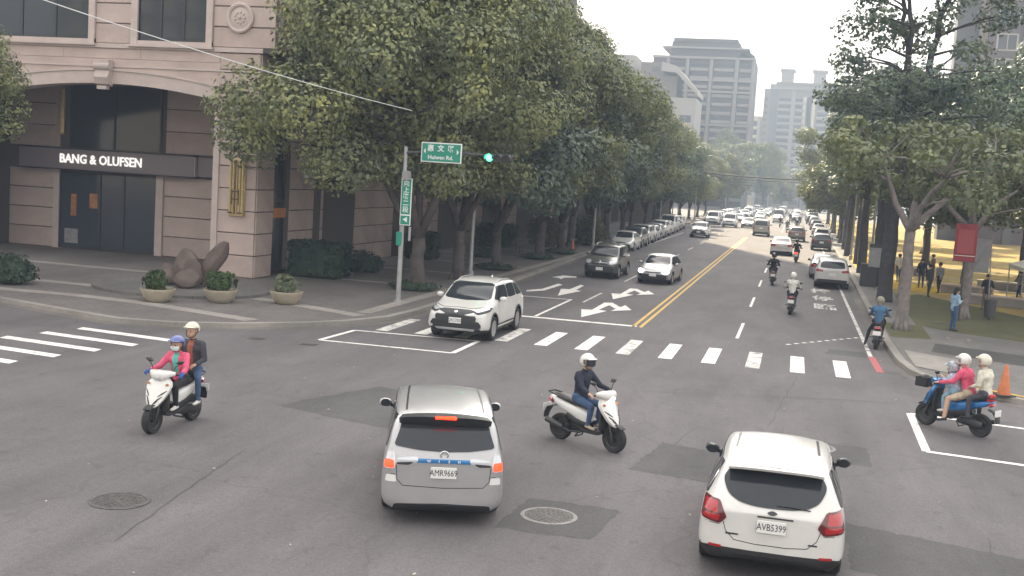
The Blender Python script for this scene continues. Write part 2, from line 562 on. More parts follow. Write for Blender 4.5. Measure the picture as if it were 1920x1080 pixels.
# painted markings: each a child of the road
ZP = 0.006
def mark(name, poly, m='paint_white', z=ZP):
    return sheet(name, ccw(poly), z, m, road)
def line_mark(name, a, b, w, m='paint_white', z=ZP):
    dx, dy = b[0] - a[0], b[1] - a[1]; l = math.hypot(dx, dy); nx, ny = -dy / l * w / 2, dx / l * w / 2
    return mark(name, [(a[0] + nx, a[1] + ny), (b[0] + nx, b[1] + ny), (b[0] - nx, b[1] - ny), (a[0] - nx, a[1] - ny)], m, z)

for x in (-5.16, -4.90):
    line_mark('yellow_line', (x, 38.5), (x, 124), .11, 'paint_yellow')
    line_mark('yellow_line', (x, 140), (x, 420), .11, 'paint_yellow')
for i in range(9):
    line_mark('lane_dash', (-1.57, 38 + i * 11), (-1.57, 42.6 + i * 11), .11)
    if i not in (): line_mark('lane_dash', (-8.12, 44.9 + i * 11.3), (-8.12, 49.4 + i * 11.3), .11, 'paint_white_worn')
for i in range(16):
    line_mark('lane_dash', (-1.57, 150 + i * 11), (-1.57, 154 + i * 11), .12)
line_mark('edge_line', (2.64, 36.5), (2.64, 120), .13, 'paint_white_worn')
line_mark('edge_line', (-11.7, 78), (-11.9, 125), .13, 'paint_white_worn')
line_mark('edge_line', (2.70, 140), (2.70, 400), .13, 'paint_white_worn')
line_mark('stop_line', (-11.9, 38.55), (-5.05, 38.7), .32)
# zebra across the main road
for i in range(12):
    x = -11.95 + 1.235 * i
    y0 = 32.35 - .055 * i if i > 3 else 31.9 + .1 * i
    mark('crosswalk_stripe', [(x - .2, y0), (x + .2, y0), (x + .2, y0 + 3.2), (x - .2, y0 + 3.2)], 'paint_white' if i % 3 else 'paint_white_worn')
# zebra across the side street
for i in range(8):
    y0 = 26.7 - 1.2 * i; x1 = -15.85 - .27 * i
    mark('crosswalk_stripe', [(x1, y0 - .38), (x1 - .05, y0), (x1 - 3.1, y0 + .40), (x1 - 3.05, y0 + .03)], 'paint_white')
# waiting box in front of the white SUV
BX = [(-12.70, 29.05), (-8.80, 29.15), (-8.80, 31.75), (-12.62, 31.45)]
for i in range(4): line_mark('waiting_box_line', BX[i], BX[(i + 1) % 4], .15 + .0 * i, 'paint_white', ZP + .0015 * (i % 2))
# waiting box of the side street at the right
BR = [(2.90, 23.25), (2.96, 27.3), (14, 25.4), (14, 21.6)]
for i in (0, 1, 3): line_mark('waiting_box_line', BR[i], BR[(i + 1) % 4], .17, 'paint_white', ZP + .0015 * (i % 2))
# waiting box beyond the stop line
line_mark('box_line', (-8.74, 38.9), (-8.74, 45.45), .12); line_mark('box_line', (-11.9, 45.15), (-8.68, 45.5), .14, 'paint_white', ZP + .0015)
# turn arrows, read by traffic coming towards the junction
AL = [(-7.72, 42.38), (-7.24, 39.85), (-6.75, 42.54), (-7.10, 42.70), (-6.97, 45.26), (-7.04, 45.64), (-7.34, 45.5), (-7.32, 42.5)]
AR = [(-7.31, 45.40), (-7.04, 45.70), (-6.49, 44.3), (-6.42, 45.18), (-5.94, 43.6), (-6.63, 42.65), (-6.55, 43.5), (-7.12, 44.95)]
for dy in (0, 7.25):
    mark('turn_arrow', [(x, y + dy) for x, y in AL]); mark('turn_arrow', [(x, y + dy) for x, y in AR], 'paint_white', ZP + .0015)
mark('turn_arrow', [(-10.05, 49.69), (-9.54, 46.61), (-9.07, 49.48), (-9.35, 49.68), (-9.45, 52.15), (-9.67, 52.45), (-9.67, 49.84)])
mark('turn_arrow', [(-11.69, 55.32), (-11.4, 56.83), (-10.72, 56.84), (-10.59, 56.15), (-11.1, 55.57), (-11.07, 54.54), (-11.29, 55.16)])
mark('turn_arrow', [(-11.05, 47.2), (-10.51, 48.23), (-10.38, 51.68), (-10.68, 52.07), (-10.76, 48.95), (-11.21, 47.75)])
# dotted guide line and lane lettering at the right
for i in range(11):
    t = i / 10
    x = .05 + 2.55 * t; y = 37.6 + 3.9 * t
    line_mark('guide_dot', (x, y), (x + .13, y + .20), .12)
for txt, y in (('臨', 51.7), ('停', 56.0), ('接', 60.2)):
    t = link('lane_lettering', text_mesh(txt, 1.1, 'paint_white_worn', 0, bold=.02), road)
    t.location = (1.58, y, ZP + .002); t.scale = (.95, 2.5, 1)
line_mark('red_kerb_line', (2.72, 33.4), (2.66, 36.6), .22, 'paint_red')
line_mark('yellow_kerb_line', (5.0, 31.35), (6.1, 30.62), .16, 'paint_yellow', KZ + .016)

# repairs in the asphalt
for k, poly in enumerate(([(-2.45, 19.0), (-1.05, 18.75), (-.62, 20.9), (-2.1, 21.35)], [(-.5, 21.6), (1.75, 21.3), (1.75, 22.9), (-.4, 23.2)],
             [(-3.75, 14.85), (-2.35, 14.9), (-2.2, 16.5), (-3.6, 16.5)], [(-9.9, 20.6), (-6.0, 19.4), (-6.3, 22.9), (-8.8, 23.6)],
             [(1.1, 15.2), (4.6, 14.0), (5.3, 16.2), (1.1, 17.4)], [(1.25, 36.3), (2.5, 36.2), (2.5, 37.5), (1.4, 37.5)])):
    q = densify(ccw(poly) + [ccw(poly)[0]], .12)[:-1]
    sheet('road_patch', [(x + random.uniform(-.03, .03), y + random.uniform(-.03, .03)) for x, y in q], .003, 'asphalt_patch', road)
sheet('road_patch', [(3.35, 33.5), (2.8, 33.6), (2.85, 38.4), (3.3, 38.6)], .008, 'asphalt_pale', road)
# tar-sealed cracks
def crack(pts, w=.02):
    q = densify(pts, .35)
    q = [(x + random.uniform(-.03, .03), y + random.uniform(-.03, .03)) for x, y in q]
    a = offset_line(q, w / 2); b = offset_line(q, -w / 2); n = len(q)
    MB().add([(x, y, .0045) for x, y in a] + [(x, y, .0045) for x, y in b], [(i, i + 1, n + i + 1, n + i) for i in range(n - 1)]).build('crack', 'asphalt_patch', road)
for pts in ([(-1.6, 23.2), (-1.9, 21.3)], [(-11, 21.7), (-7.5, 20.9), (-6.0, 20.7)], [(3.2, 17.6), (2.7, 13.5)], [(-8, 12.2), (-8.8, 17.2)], [(-3.2, 26.5), (1.5, 28.2), (3.0, 28.6)], [(-6, 27), (-4.5, 36)], [(-.2, 24), (.4, 31)]):
    crack(pts, random.uniform(.012, .03))

mat('iron', (0.085, 0.08, 0.078), 0.55, 0.35, var=0.35, vscale=9, bump=0.3, bscale=30)
mat('iron_pale', (0.20, 0.195, 0.19), 0.6, 0.2, var=0.3, vscale=9)
def manhole(x, y, label, ring='iron_pale', r=.36):
    o = thing('manhole_cover', label, 'manhole cover', (x, y, .004), 0, 'round manhole covers in the junction')
    MB().lathe([(r + .06, -.02), (r + .06, .006), (r, .008), (r, -.002)], 36, closed=True).build('ring', ring, o, smooth=True)
    mb = MB().lathe([(r - .008, -.02), (r - .008, .004), (.0001, .004)], 36)
    for k in range(5):
        rr = r * (.18 + .16 * k)
        for j in range(4 + 5 * k):
            a = 2 * PI * (j + .5 * (k % 2)) / (4 + 5 * k)
            c, s_ = math.cos(a), math.sin(a); d = .022
            mb.box(rr * c - d, rr * c + d, rr * s_ - d, rr * s_ + d, .003, .0085)
    mb.build('lid', 'iron', o)
manhole(-8.92, 13.70, 'dark round manhole cover left of the silver car with the blue strip', 'iron')
manhole(-3.13, 15.72, 'pale-rimmed manhole cover in a dark square patch beside the silver car')
manhole(.72, 22.45, 'pale-rimmed manhole cover just ahead of the white hatchback')
for (x, y) in ((-14.2, 28.2), (-12.6, 28.1)):
    MB().bbox(x - .22, x + .22, y - .18, y + .18, -.02, .007, .004).build('drain_grate', 'iron', road)

# plaza bands on the left pavement
ZB = KZ + .004
def band(pts, w, name='paving_band', m='paving_band', z=ZB, parent=None):
    a = offset_line(pts, w / 2); b = offset_line(pts, -w / 2); n = len(pts)
    return MB().add([(x, y, z) for x, y in a] + [(x, y, z) for x, y in b], [(i, n + i, n + i + 1, i + 1) for i in range(n - 1)]).build(name, m, parent or pave_l)
band([(-48, 40.7), (-25.4, 40.6)], .62)
band([(-48, 35.3), (-23.9, 34.9)], .62)
band([(-48, 33.4), (-25.4, 32.0), (-22.8, 32.2), (-20, 31.9), (-15.6, 30.6)], .62)
band([(-18.0, 35.6), (-16.2, 35.0), (-13.4, 33.8)], .62)
band([(-13.6, 34.5), (-13.6, 120)], .5, z=ZB + .002)
for y in (44.5, 51.5, 58.5, 65.5, 72.5, 79.5): band([(-21.0, y), (-13.9, y - .1)], .5)
# raised round bed under the rock sculpture
mb = MB(); mb.prism([(-21.3 + 3.2 * math.cos(a), 36.3 + 2.9 * math.sin(a)) for a in np.linspace(0, 2 * PI, 40)[:-1]], KZ - .02, KZ + .10)
o = mb.build('round_plinth', 'paving_right', pave_l)

# right hand side: lawn strips, darker path, park floor, sunlit square
sheet('lawn', ccw([(4.9, 46.2), (6.3, 44.6), (12.5, 41.3), (30, 36), (34, 40), (12, 49.5), (6.6, 62), (5.2, 60)]), KZ + .004, 'lawn', kind='structure')
sheet('path', ccw([(4.6, 38.2), (8.6, 36.0), (40, 27.5), (40, 30.0), (9.2, 38.6), (5.0, 40.6)]), KZ + .006, 'paving_dark', kind='structure')
sheet('path', ccw([(9.0, 46.9), (40, 37.9), (40, 40.0), (10.0, 49.2)]), KZ + .007, 'paving_dark', kind='structure')
sheet('park_ground', ccw([(5.3, 62), (12, 50.5), (70, 40), (70, 240), (5.3, 240)]), KZ + .003, 'park_ground', kind='structure')
sheet('fallen_leaves', ccw([(4.6, 64.5), (8.8, 63.0), (8.3, 68.0), (5.2, 72), (4.6, 72)]), KZ + .007, 'yellow_leaves')['kind'] = 'stuff'
sheet('fallen_leaves', ccw([(4.3, 76), (6.8, 75), (6.8, 99), (4.4, 101)]), KZ + .007, 'yellow_leaves')['kind'] = 'stuff'
sheet('kerb_ramp', ccw([(3.75, 34.4), (4.9, 33.4), (5.6, 36.4), (3.75, 38.0)]), KZ + .016, 'concrete', kind='structure')
sheet('tree_pit', [(3.6, 41.4), (5.0, 41.8), (5.1, 46), (3.65, 46.2)], KZ + .009, 'lawn', kind='structure')
for i, (x, y) in enumerate(((6.15, 47.9), (6.0, 42.6))):
    MB().bbox(x - .42, x + .42, y - .25, y + .25, KZ - .02, KZ + .012, .005).build('drain_cover', 'concrete' if i else 'iron', pave_r)
    MB().bbox(x - .3, x + .3, y - .14, y + .14, KZ, KZ + .017, .004).build('drain_grate', 'iron', pave_r)
for y0 in (60, 70, 78, 90, 105):
    band([(8.6, y0), (40, y0 - 9)], 1.4, 'park_path', 'paving_cream', KZ + .009, pave_r)
# ------------------------------------------------------------------ buildings
mat('stone_pink', (0.48, 0.385, 0.345), 0.8, var=0.16, vscale=.6, bump=0.15, bscale=40)
mat('stone_pink_b', (0.45, 0.358, 0.32), 0.8, var=0.16, vscale=.8, bump=0.15, bscale=40)
mat('stone_trim', (0.50, 0.42, 0.385), 0.75, var=0.08, vscale=2, bump=0.1, bscale=40)
mat('joint_dark', (0.10, 0.085, 0.08), 0.9)
mat('shop_glass', (0.040, 0.050, 0.066), 0.10, 0, 0.5)
mat('window_glass', (0.025, 0.036, 0.048), 0.06, 0, 0.5)
mat('frame_dark', (0.025, 0.027, 0.032), 0.5)
mat('sign_band', (0.20, 0.172, 0.18), 0.45)
mat('sign_white', (0.75, 0.74, 0.72), 0.5, emit=(1.0, 0.97, 0.92), estr=0.25)
mat('brass', (0.55, 0.43, 0.22), 0.45, 0.55, var=0.15, vscale=8)
mat('brass_dark', (0.12, 0.085, 0.05), 0.5, 0.5)
mat('amber_lamp', (0.15, 0.07, 0.035), 0.6, var=.5, vscale=3, emit=(1.0, 0.36, 0.08), estr=0.025)
mat('poster', (0.24, 0.23, 0.24), 0.6, var=0.3, vscale=6)

PANELS = {}
def panel(parent, x0, x1, z0, z1, y, depth, axis, m, name='stone_panel', b=.02):
    """a stone with chamfered edge; axis 'y': faces -y at plane y ; axis 'x': faces +x at plane y"""
    key = (round(x1 - x0, 3), round(z1 - z0, 3), depth, axis, m)
    if key not in PANELS:
        w, h = (x1 - x0) / 2, (z1 - z0) / 2
        mb = MB()
        if axis == 'y':
            mb.add([(-w, 0, -h), (w, 0, -h), (w, 0, h), (-w, 0, h), (-w + b, -depth, -h + b), (w - b, -depth, -h + b), (w - b, -depth, h - b), (-w + b, -depth, h - b)],
                   [(4, 5, 6, 7), (0, 1, 5, 4), (1, 2, 6, 5), (2, 3, 7, 6), (3, 0, 4, 7)])
        else:
            mb.add([(0, -w, -h), (0, w, -h), (0, w, h), (0, -w, h), (depth, -w + b, -h + b), (depth, w - b, -h + b), (depth, w - b, h - b), (depth, -w + b, h - b)],
                   [(4, 5, 6, 7), (0, 1, 5, 4), (1, 2, 6, 5), (2, 3, 7, 6), (3, 0, 4, 7)])
        PANELS[key] = mb.mesh(name, m)
    o = link(name, PANELS[key], parent)
    cx, cz = (x0 + x1) / 2, (z0 + z1) / 2
    o.location = (cx, y, cz) if axis == 'y' else (y, cx, cz)
    return o

def courses(parent, x0, x1, z0, z1, y, axis='y', h=.82, maxw=2.6, gap=.035, depth=.035, off=0.0):
    """courses of stone panels with recessed joints in front of a backing wall"""
    n = max(1, round((x1 - x0) / maxw)); nz = max(1, round((z1 - z0) / h))
    dw = (x1 - x0) / n; dh = (z1 - z0) / nz
    for k in range(nz):
        for i in range(n):
            panel(parent, x0 + i * dw + (gap / 6), x0 + (i + 1) * dw - gap / 6, z0 + k * dh + gap / 2, z0 + (k + 1) * dh - gap / 2, y, depth, axis,
                  'stone_pink' if (k * 3 + i * 5) % 4 else 'stone_pink_b')

G0 = KZ
shop = thing('corner_building', 'pinkish stone corner building with arched shopfront and round medallions', 'building', (0, 0, 0))
YF, YB, XR = 41.5, 47.5, -21.2
ZA = 7.15
# backing masses
m = MB()
m.box(-60, -36.6, YF, YF + 1.2, G0, 9.2)             # left pier mass
m.box(-23.0, XR, YF, YF + 1.6, G0, 9.2)                      # right pier
m.box(-60, XR, YB, YB + .4, G0, 9.2)                         # recess wall
m.build('wall', 'joint_dark', shop)
m = MB(); m.box(-60, -20.5, YF, YF + 1.2, 9.2, 26); m.box(-60, -20.5, YF + 1.2, 100, 8.9, 26); m.box(-60, XR - .2, YB + .4, 100, G0, 8.9)
m.build('wall', 'joint_dark', shop)
# arch: spandrel wall with segmental underside
AX, AW = -28.2, 5.2
xs = np.linspace(AX - 8.5, AX + AW, 44)
def arch_z(x): return 7.74 - .50 * ((x - AX) / AW) ** 2
m = MB()
m.strip([(x, 9.2) for x in xs], [(x, arch_z(x)) for x in xs], YF, YF + .9)
m.build('arch_wall', 'stone_pink', shop)
m = MB(); m.strip([(x, arch_z(x) + .50) for x in xs], [(x, arch_z(x) - .02) for x in xs], YF - .07, YF + .3); m.build('arch_moulding', 'stone_trim', shop)
m = MB(); m.strip([(x, arch_z(x) + .58) for x in xs], [(x, arch_z(x) + .50) for x in xs], YF - .12, YF + .2); m.build('arch_moulding', 'stone_trim', shop)
m = MB(); m.box(-60, XR + .02, YF - .05, YF + .2, 8.40, 8.47); m.build('string_course', 'stone_trim', shop)
m = MB(); m.box(-60, XR + .1, YF - .09, YF + .2, 9.18, 9.36); m.build('sill_course', 'stone_trim', shop)
m = MB(); m.box(-60, -20.3, YF + .9, YB, 8.15, 8.35); m.build('soffit', 'stone_pink_b', shop)
# keystone
m = MB(); m.prism([(YF - .05, 7.58), (YF - .30, 7.68), (YF - .42, 7.95), (YF - .30, 8.25), (YF - .42, 8.40), (YF - .42, 8.66), (YF - .05, 8.66)], AX - .33, AX + .33, axis='x'); m.build('keystone', 'stone_trim', shop, smooth=True)
MB().lathe([(.18, AX - .36), (.18, AX + .36)], 16, (0, YF - .27, 8.42), 'x').build('keystone_scroll', 'stone_trim', shop, smooth=True)
MB().box(AX - .22, AX + .22, YF - .34, YF - .1, 7.46, 7.60).build('keystone_foot', 'stone_trim', shop)
# right pier stones, left pier stones
courses(shop, -23.0, XR, G0, 7.35, YF, 'y', .87, 2.6)
courses(shop, -23.0, XR, 7.35, 8.38, YF, 'y', .51, 2.6)
courses(shop, -23.0, XR, 8.49, 9.16, YF, 'y', .67, 2.6)
courses(shop, YF + .02, YF + 1.55, G0, 9.16, XR, 'x', .90, 2.6)
courses(shop, -39.5, -36.7, G0, 7.0, YF, 'y', .87, 2.6)
courses(shop, -37.5, -23.0, 8.72, 9.18, YF - .001, 'y', .46, 3.6, depth=.02)
m = MB(); m.box(-23.12, -22.86, YF - .10, YF + .25, G0, 7.2); m.build('pilaster', 'stone_trim', shop)
# upper storey wall in courses around two windows
UZ = [9.36, 10.18, 11.0, 11.82, 12.64]
for (a, b) in ((-37.0, -34.2), (-28.75, -27.05), (-23.35, -20.6)):
    for k in range(4): panel(shop, a + .01, b - .01, UZ[k] + .02, UZ[k + 1] - .02, YF, .035, 'y', 'stone_pink' if k % 2 else 'stone_pink_b')
for k in range(4): panel(shop, YF + .02, YF + 2.0, UZ[k] + .02, UZ[k + 1] - .02, -20.5, .035, 'x', 'stone_pink')
for (a, b) in ((-34.2, -28.75), (-27.05, -23.35)):
    w = MB(); w.box(a + .30, b - .28, YF - .004, YF + .03, 9.52, 12.6)
    wo = w.build('window', 'window_glass', shop)
    f = MB(); f.box(a, a + .30, YF - .14, YF + .05, 9.36, 12.6); f.box(b - .28, b, YF - .14, YF + .05, 9.36, 12.6); f.box(a, b, YF - .12, YF + .05, 9.36, 9.52)
    f.build('window_surround', 'stone_trim', wo)
    for x in np.linspace(a + .30, b - .28, 4):
        MB().box(x - .035, x + .035, YF - .04, YF + .01, 9.52, 12.6).build('mullion', 'frame_dark', wo)
    MB().box(a + .3, b - .28, YF - .035, YF + .012, 9.52, 9.60).build('mullion', 'frame_dark', wo)
    MB().box(a - .08, b + .08, YF - .22, YF - .06, 9.26, 9.36).build('sill', 'stone_trim', wo)
for x in (-22.15, -34.75):
    d = MB().lathe([(.60, 0), (.60, -.10), (.54, -.13), (.46, -.10), (.44, -.04), (.40, -.05), (.30, -.075), (.0001, -.08)], 36, (x, YF - .036, 10.55), 'y')
    for j in range(9):
        a = 2 * PI * j / 9
        d.ball((x + .22 * math.cos(a), YF - .12, 10.55 + .22 * math.sin(a)), .05, 8, 5)
    d.ball((x, YF - .13, 10.55), .07, 8, 5)
    d.build('medallion', 'stone_trim', shop, smooth=True)
# recess wall stones either side of the door
courses(shop, -37.5, -34.7, G0, 3.93, YB, 'y', .92, 2.9)
courses(shop, -29.15, -23.4, G0, 3.93, YB, 'y', .92, 3.0)
courses(shop, -37.5, -34.7, 4.98, 8.1, YB, 'y', .92, 2.9)
courses(shop, -29.0, -23.4, 4.98, 8.1, YB, 'y', .92, 3.0)
# glazed entrance
e = MB().box(-34.55, -29.35, YB - .06, YB - .02, .22, 3.85).build('shop_window', 'shop_glass', shop)
f = MB()
for x in (-34.6, -32.4, -31.1, -29.4): f.box(x - .05, x + .05, YB - .10, YB - .03, .2, 3.9)
f.box(-34.6, -29.35, YB - .10, YB - .03, 3.78, 3.92); f.box(-34.6, -29.35, YB - .10, YB - .03, .18, .30)
f.build('window_frame', 'frame_dark', e)
MB().box(-29.37, -29.0, YB - .16, YB + .1, G0, 3.95).build('door_jamb', 'stone_trim', shop)
MB().box(-34.95, -34.62, YB - .16, YB + .1, G0, 3.95).build('door_jamb', 'stone_trim', shop)
for (x, z, w, h, mt) in ((-33.85, 2.25, .30, 1.05, 'amber_lamp'), (-32.75, 2.5, .45, .7, 'amber_lamp'), (-33.95, .75, .75, .7, 'poster')):
    MB().box(x - w / 2, x + w / 2, YB - .075, YB - .062, z - h / 2, z + h / 2).build('display', mt, e)
e = MB().box(-34.1, -29.2, YB - .05, YB - .02, 5.0, 8.0).build('upper_window', 'shop_glass', shop)
for x in (-34.1, -31.7, -29.25): MB().box(x - .05, x + .05, YB - .09, YB - .04, 5.0, 8.0).build('mullion', 'frame_dark', e)
m = MB(); m.box(-35.0, -34.45, YB - .02, YB + .2, 5.6, 8.0); m.build('pier', 'stone_pink_b', shop)
m = MB().sweep([(-34.55, YB - .16, 5.65), (-34.55, YB - .16, 6.85)], .17, .10, n=10, e=3, up=(0, 1, 0)); m.sweep([(-34.55, YB - .16, 6.9), (-34.55, YB - .16, 7.75)], .17, .10, n=10, e=3, up=(0, 1, 0)); m.build('wall_lamp', 'brass', shop, smooth=True)
# fascia with the shop name
f = MB().bbox(-36.6, -27.15, YB - .55, YB - .04, 3.97, 4.92, .02).build('shop_sign', 'sign_band', shop)
MB().bbox(-27.1, -23.2, YB - .40, YB - .04, 4.0, 4.9, .02).build('fascia', 'sign_band', shop)
MB().box(-27.145, -27.11, YB - .57, YB - .1, 4.0, 4.9).build('fascia_edge', 'stone_trim', shop)
t = link('sign_lettering', text_mesh('BANG & OLUFSEN', .60, 'sign_white', .02, bold=.012, sx=.93), f)
upright(t); t.location = (-32.1, YB - .575, 4.45); t.scale = (.98, 1, 1)
m = MB(); m.box(-36.6, -27.2, YB - .6, YB - .02, 4.92, 4.97); m.box(-36.6, -27.2, YB - .58, YB - .02, 3.92, 3.97); m.build('fascia_trim', 'frame_dark', shop)
# bronze wall lantern on the right pier
L = MB()
L.bbox(-22.33, -21.63, YF - .16, YF - .035, 2.62, 4.95, .03)
for i in range(5):
    x = -22.25 + .135 * i
    L.sweep([(x, YF - .19, 2.75), (x, YF - .20, 4.85)], .05, .05, n=8, up=(0, 1, 0))
o = L.build('wall_lantern', 'brass', shop, smooth=True)
L = MB()
for (a, b, c, d) in ((-22.02, -21.98, 2.72, 4.9), (-22.16, -21.82, 3.6, 3.64), (-22.16, -21.82, 3.3, 3.34), (-22.16, -22.12, 3.1, 3.7), (-21.86, -21.82, 3.1, 3.7), (-22.30, -22.10, 2.74, 2.80), (-21.88, -21.68, 2.74, 2.80)):
    L.box(a, b, YF - .262, YF - .24, c, d)
L.build('lantern_grille', 'brass_dark', o)
MB().box(-25.35, -25.05, YB - .09, YB - .03, 1.45, 2.35).build('notice_plate', 'brass_dark', shop)
MB().sweep([(-23.9, YB - .05, 3.4), (-23.9, YB - .28, 3.42), (-23.9, YB - .50, 3.36)], [.03, .05, .06], n=8).build('wall_camera', 'sign_white', shop, smooth=True)
# side along the street: stone piers and dark glazing
def street_side(parent, bays, X, zt):
    for (y0, y1, kind) in bays:
        if kind == 's': courses(parent, y0, y1, G0, zt, X, 'x', .87, 2.4)
        else:
            g = MB().box(X - .35, X - .30, y0, y1, G0 + .2, zt - .4).build('shop_window', 'shop_glass', parent)
            q = MB(); q.box(X - .30, X - .22, y0, y0 + .1, G0, zt - .4); q.box(X - .30, X - .22, y1 - .1, y1, G0, zt - .4); q.box(X - .30, X - .22, y0, y1, 3.2, 3.32); q.box(X - .3, X + .0, y0, y1, zt - .4, zt); q.box(X - .3, X - .05, y0, y1, G0, G0 + .2)
            q.build('window_frame', 'frame_dark', g)
street_side(shop, [(43.15, 45.0, 'g'), (45.0, 48.6, 's'), (48.6, 52.5, 'g'), (52.5, 58.0, 's'), (58.0, 61.0, 'g'), (61.0, 66, 's'), (66, 70, 'g'), (70, 76, 's'), (76, 80, 'g'), (80, 86, 's'), (86, 92, 'g'), (92, 99.5, 's')], XR - .2, 7.4)
MB().box(XR - .32, XR - .28, 43.3, 44.9, 2.55, 2.95).build('display', 'amber_lamp', shop)
courses(shop, 43.2, 99.5, 7.45, 8.85, XR - .2, 'x', .7, 4.5)
for (y0, y1) in ((45.5, 48), (50, 53), (55, 58), (60, 63), (65, 68), (70, 73), (75, 78), (80, 83), (85, 88)):
    w = MB().box(-20.52, -20.46, y0, y1, 9.6, 12.6).build('window', 'window_glass', shop)
    f = MB()
    for a in (y0, y1): f.box(-20.5, -20.36, a - .12, a + .12, 9.4, 12.6)
    f.box(-20.5, -20.36, y0, y1, 9.36, 9.6); f.build('window_surround', 'stone_trim', w)

# ------------- high buildings further off
mat('tower_grey', (0.105, 0.098, 0.10), 0.8, var=0.06, vscale=.1)
mat('tower_frame', (0.27, 0.25, 0.24), 0.8, var=0.05, vscale=.1)
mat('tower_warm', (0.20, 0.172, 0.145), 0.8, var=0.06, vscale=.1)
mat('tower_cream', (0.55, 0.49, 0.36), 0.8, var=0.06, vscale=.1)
mat('tower_white', (0.38, 0.36, 0.33), 0.8, var=0.05, vscale=.1)
mat('tower_brown', (0.12, 0.098, 0.105), 0.8, var=0.1, vscale=.3)
mat('tower_glass', (0.05, 0.055, 0.065), 0.12, 0, 0.6)
mat('tower_slate', (0.13, 0.13, 0.14), 0.8)  # even slate grey for wing, piers and plain windows
mat('balcony', (0.25, 0.235, 0.225), 0.75)

def tower(name, label, x0, x1, y0, y1, ztop, wallm, cols, floor_h, framem, z_low=2.0, frame_every=2, balc=True, rail='balcony'):
    t = thing(name, label, 'building')
    MB().box(x0, x1, y0, y1, 0, ztop).build('wall', wallm, t)
    nf = int((ztop - z_low - 1.2) / floor_h)
    W = None; Bm = None
    for (a, b, kind) in cols:
        for k in range(nf):
            z = z_low + k * floor_h
            if kind == 'w':
                mw_ = MB().box(a, b, y0 - .05, y0 + .3, z + .9, z + floor_h - .45)
                w = mw_.build('window', 'tower_glass', t)
                if name == 'brown_tower': MB().box(a - .22, b + .22, y0 - .03, y0 + .2, z + .72, z + floor_h - .28).build('window_frame', framem, w)
                MB().box((a + b) / 2 - .06, (a + b) / 2 + .06, y0 - .12, y0 - .052, z + .9, z + floor_h - .45).build('mullion', framem, w)
            elif kind == 'b':
                w = MB().box(a, b, y0 - .04, y0 + .3, z + .15, z + floor_h - .35).build('window', 'tower_glass', t)
                MB().bbox(a - .15, b + .15, y0 - 1.2, y0 - .045, z - .12, z + .80, .05).build('balcony_parapet', rail, t)
            elif kind == 'p':
                pass
        if kind == 'p':
            MB().box(a, b, y0 - 1.5, y0 + .2, 0, ztop - .4).build('pier', framem, t)
    return t, nf

# tower A: grey high-rise with pale grid
TA, nf = tower('apartment_tower', 'wide grey high-rise with pale grid facade and flat overhanging roof', -44, -14.9, 330, 352, 42.5, 'tower_grey',
      [(-39.9, -39.1, 'p'), (-38.8, -34.6, 'b'), (-34.3, -33.4, 'p'), (-33.0, -27.9, 'b'), (-27.5, -26.6, 'p'), (-26.2, -20.7, 'b'), (-20.3, -19.3, 'p'), (-18.9, -15.9, 'b'), (-15.7, -14.9, 'p')], 2.45, 'tower_frame')
for z in (42.4, 36.1, 32.9, 23.5, 14.0):
    MB().box(-44, -14.7, 328.3, 330, z - .35, z + .25).build('floor_band', 'tower_frame', TA)
MB().box(-39, -19.5, 331, 350, 42.5, 47.0).build('penthouse', 'tower_grey', TA)
MB().box(-41.5, -16.8, 329.5, 351, 45.0, 45.5).build('roof_slab', 'tower_frame', TA)
MB().box(-38.5, -20.2, 330.5, 350, 47.0, 48.0).build('roof_slab', 'tower_grey', TA)
rt = thing('roof_garden_tree', 'small tree growing on the roof of the grey high-rise', 'tree', (-17.3, 333, 42.6))
ROOF_TREE = rt
# tower B: warm grey with balconies
TB, nf = tower('apartment_tower', 'warm grey high-rise with two roof turrets behind the tall roadside tree', -14.8, 16, 420, 445, 42.5, 'tower_warm',
      [(-14.3, -13.4, 'w'), (-9.5, -5.2, 'b'), (-5.0, -3.9, 'p'), (-3.6, -.4, 'b'), (4.2, 8.0, 'b'), (8.2, 9.2, 'p'), (9.5, 13, 'b')], 2.45, 'tower_frame', z_low=3)
MB().box(-12.9, 14, 419, 446, 42.5, 44.2).build('parapet', 'tower_frame', TB)
MB().box(-10.9, 12, 418, 446, 44.2, 44.9).build('parapet', 'tower_warm', TB)
for x in (-7.2, 4.2):
    MB().box(x - 2.2, x + 2.2, 424, 430, 44.9, 49.4).build('turret', 'tower_frame', TB)
    MB().box(x - 2.7, x + 2.7, 423.5, 430.5, 49.4, 50.2).build('turret_cap', 'tower_frame', TB)
MB().box(-12.5, -9.8, 419.9, 420.2, 3, 42).build('pier', 'tower_slate', TB)
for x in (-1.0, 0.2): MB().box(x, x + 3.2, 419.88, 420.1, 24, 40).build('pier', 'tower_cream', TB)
# narrow sunlit block between the towers
TN, nf = tower('apartment_block', 'narrow cream sunlit block between the two high-rises', -19.4, -14.9, 424, 450, 32.8, 'tower_cream', [(-18.8, -16.6, 'b'), (-16.3, -15.3, 'p')], 3.15, 'tower_white', z_low=3, rail='tower_cream')
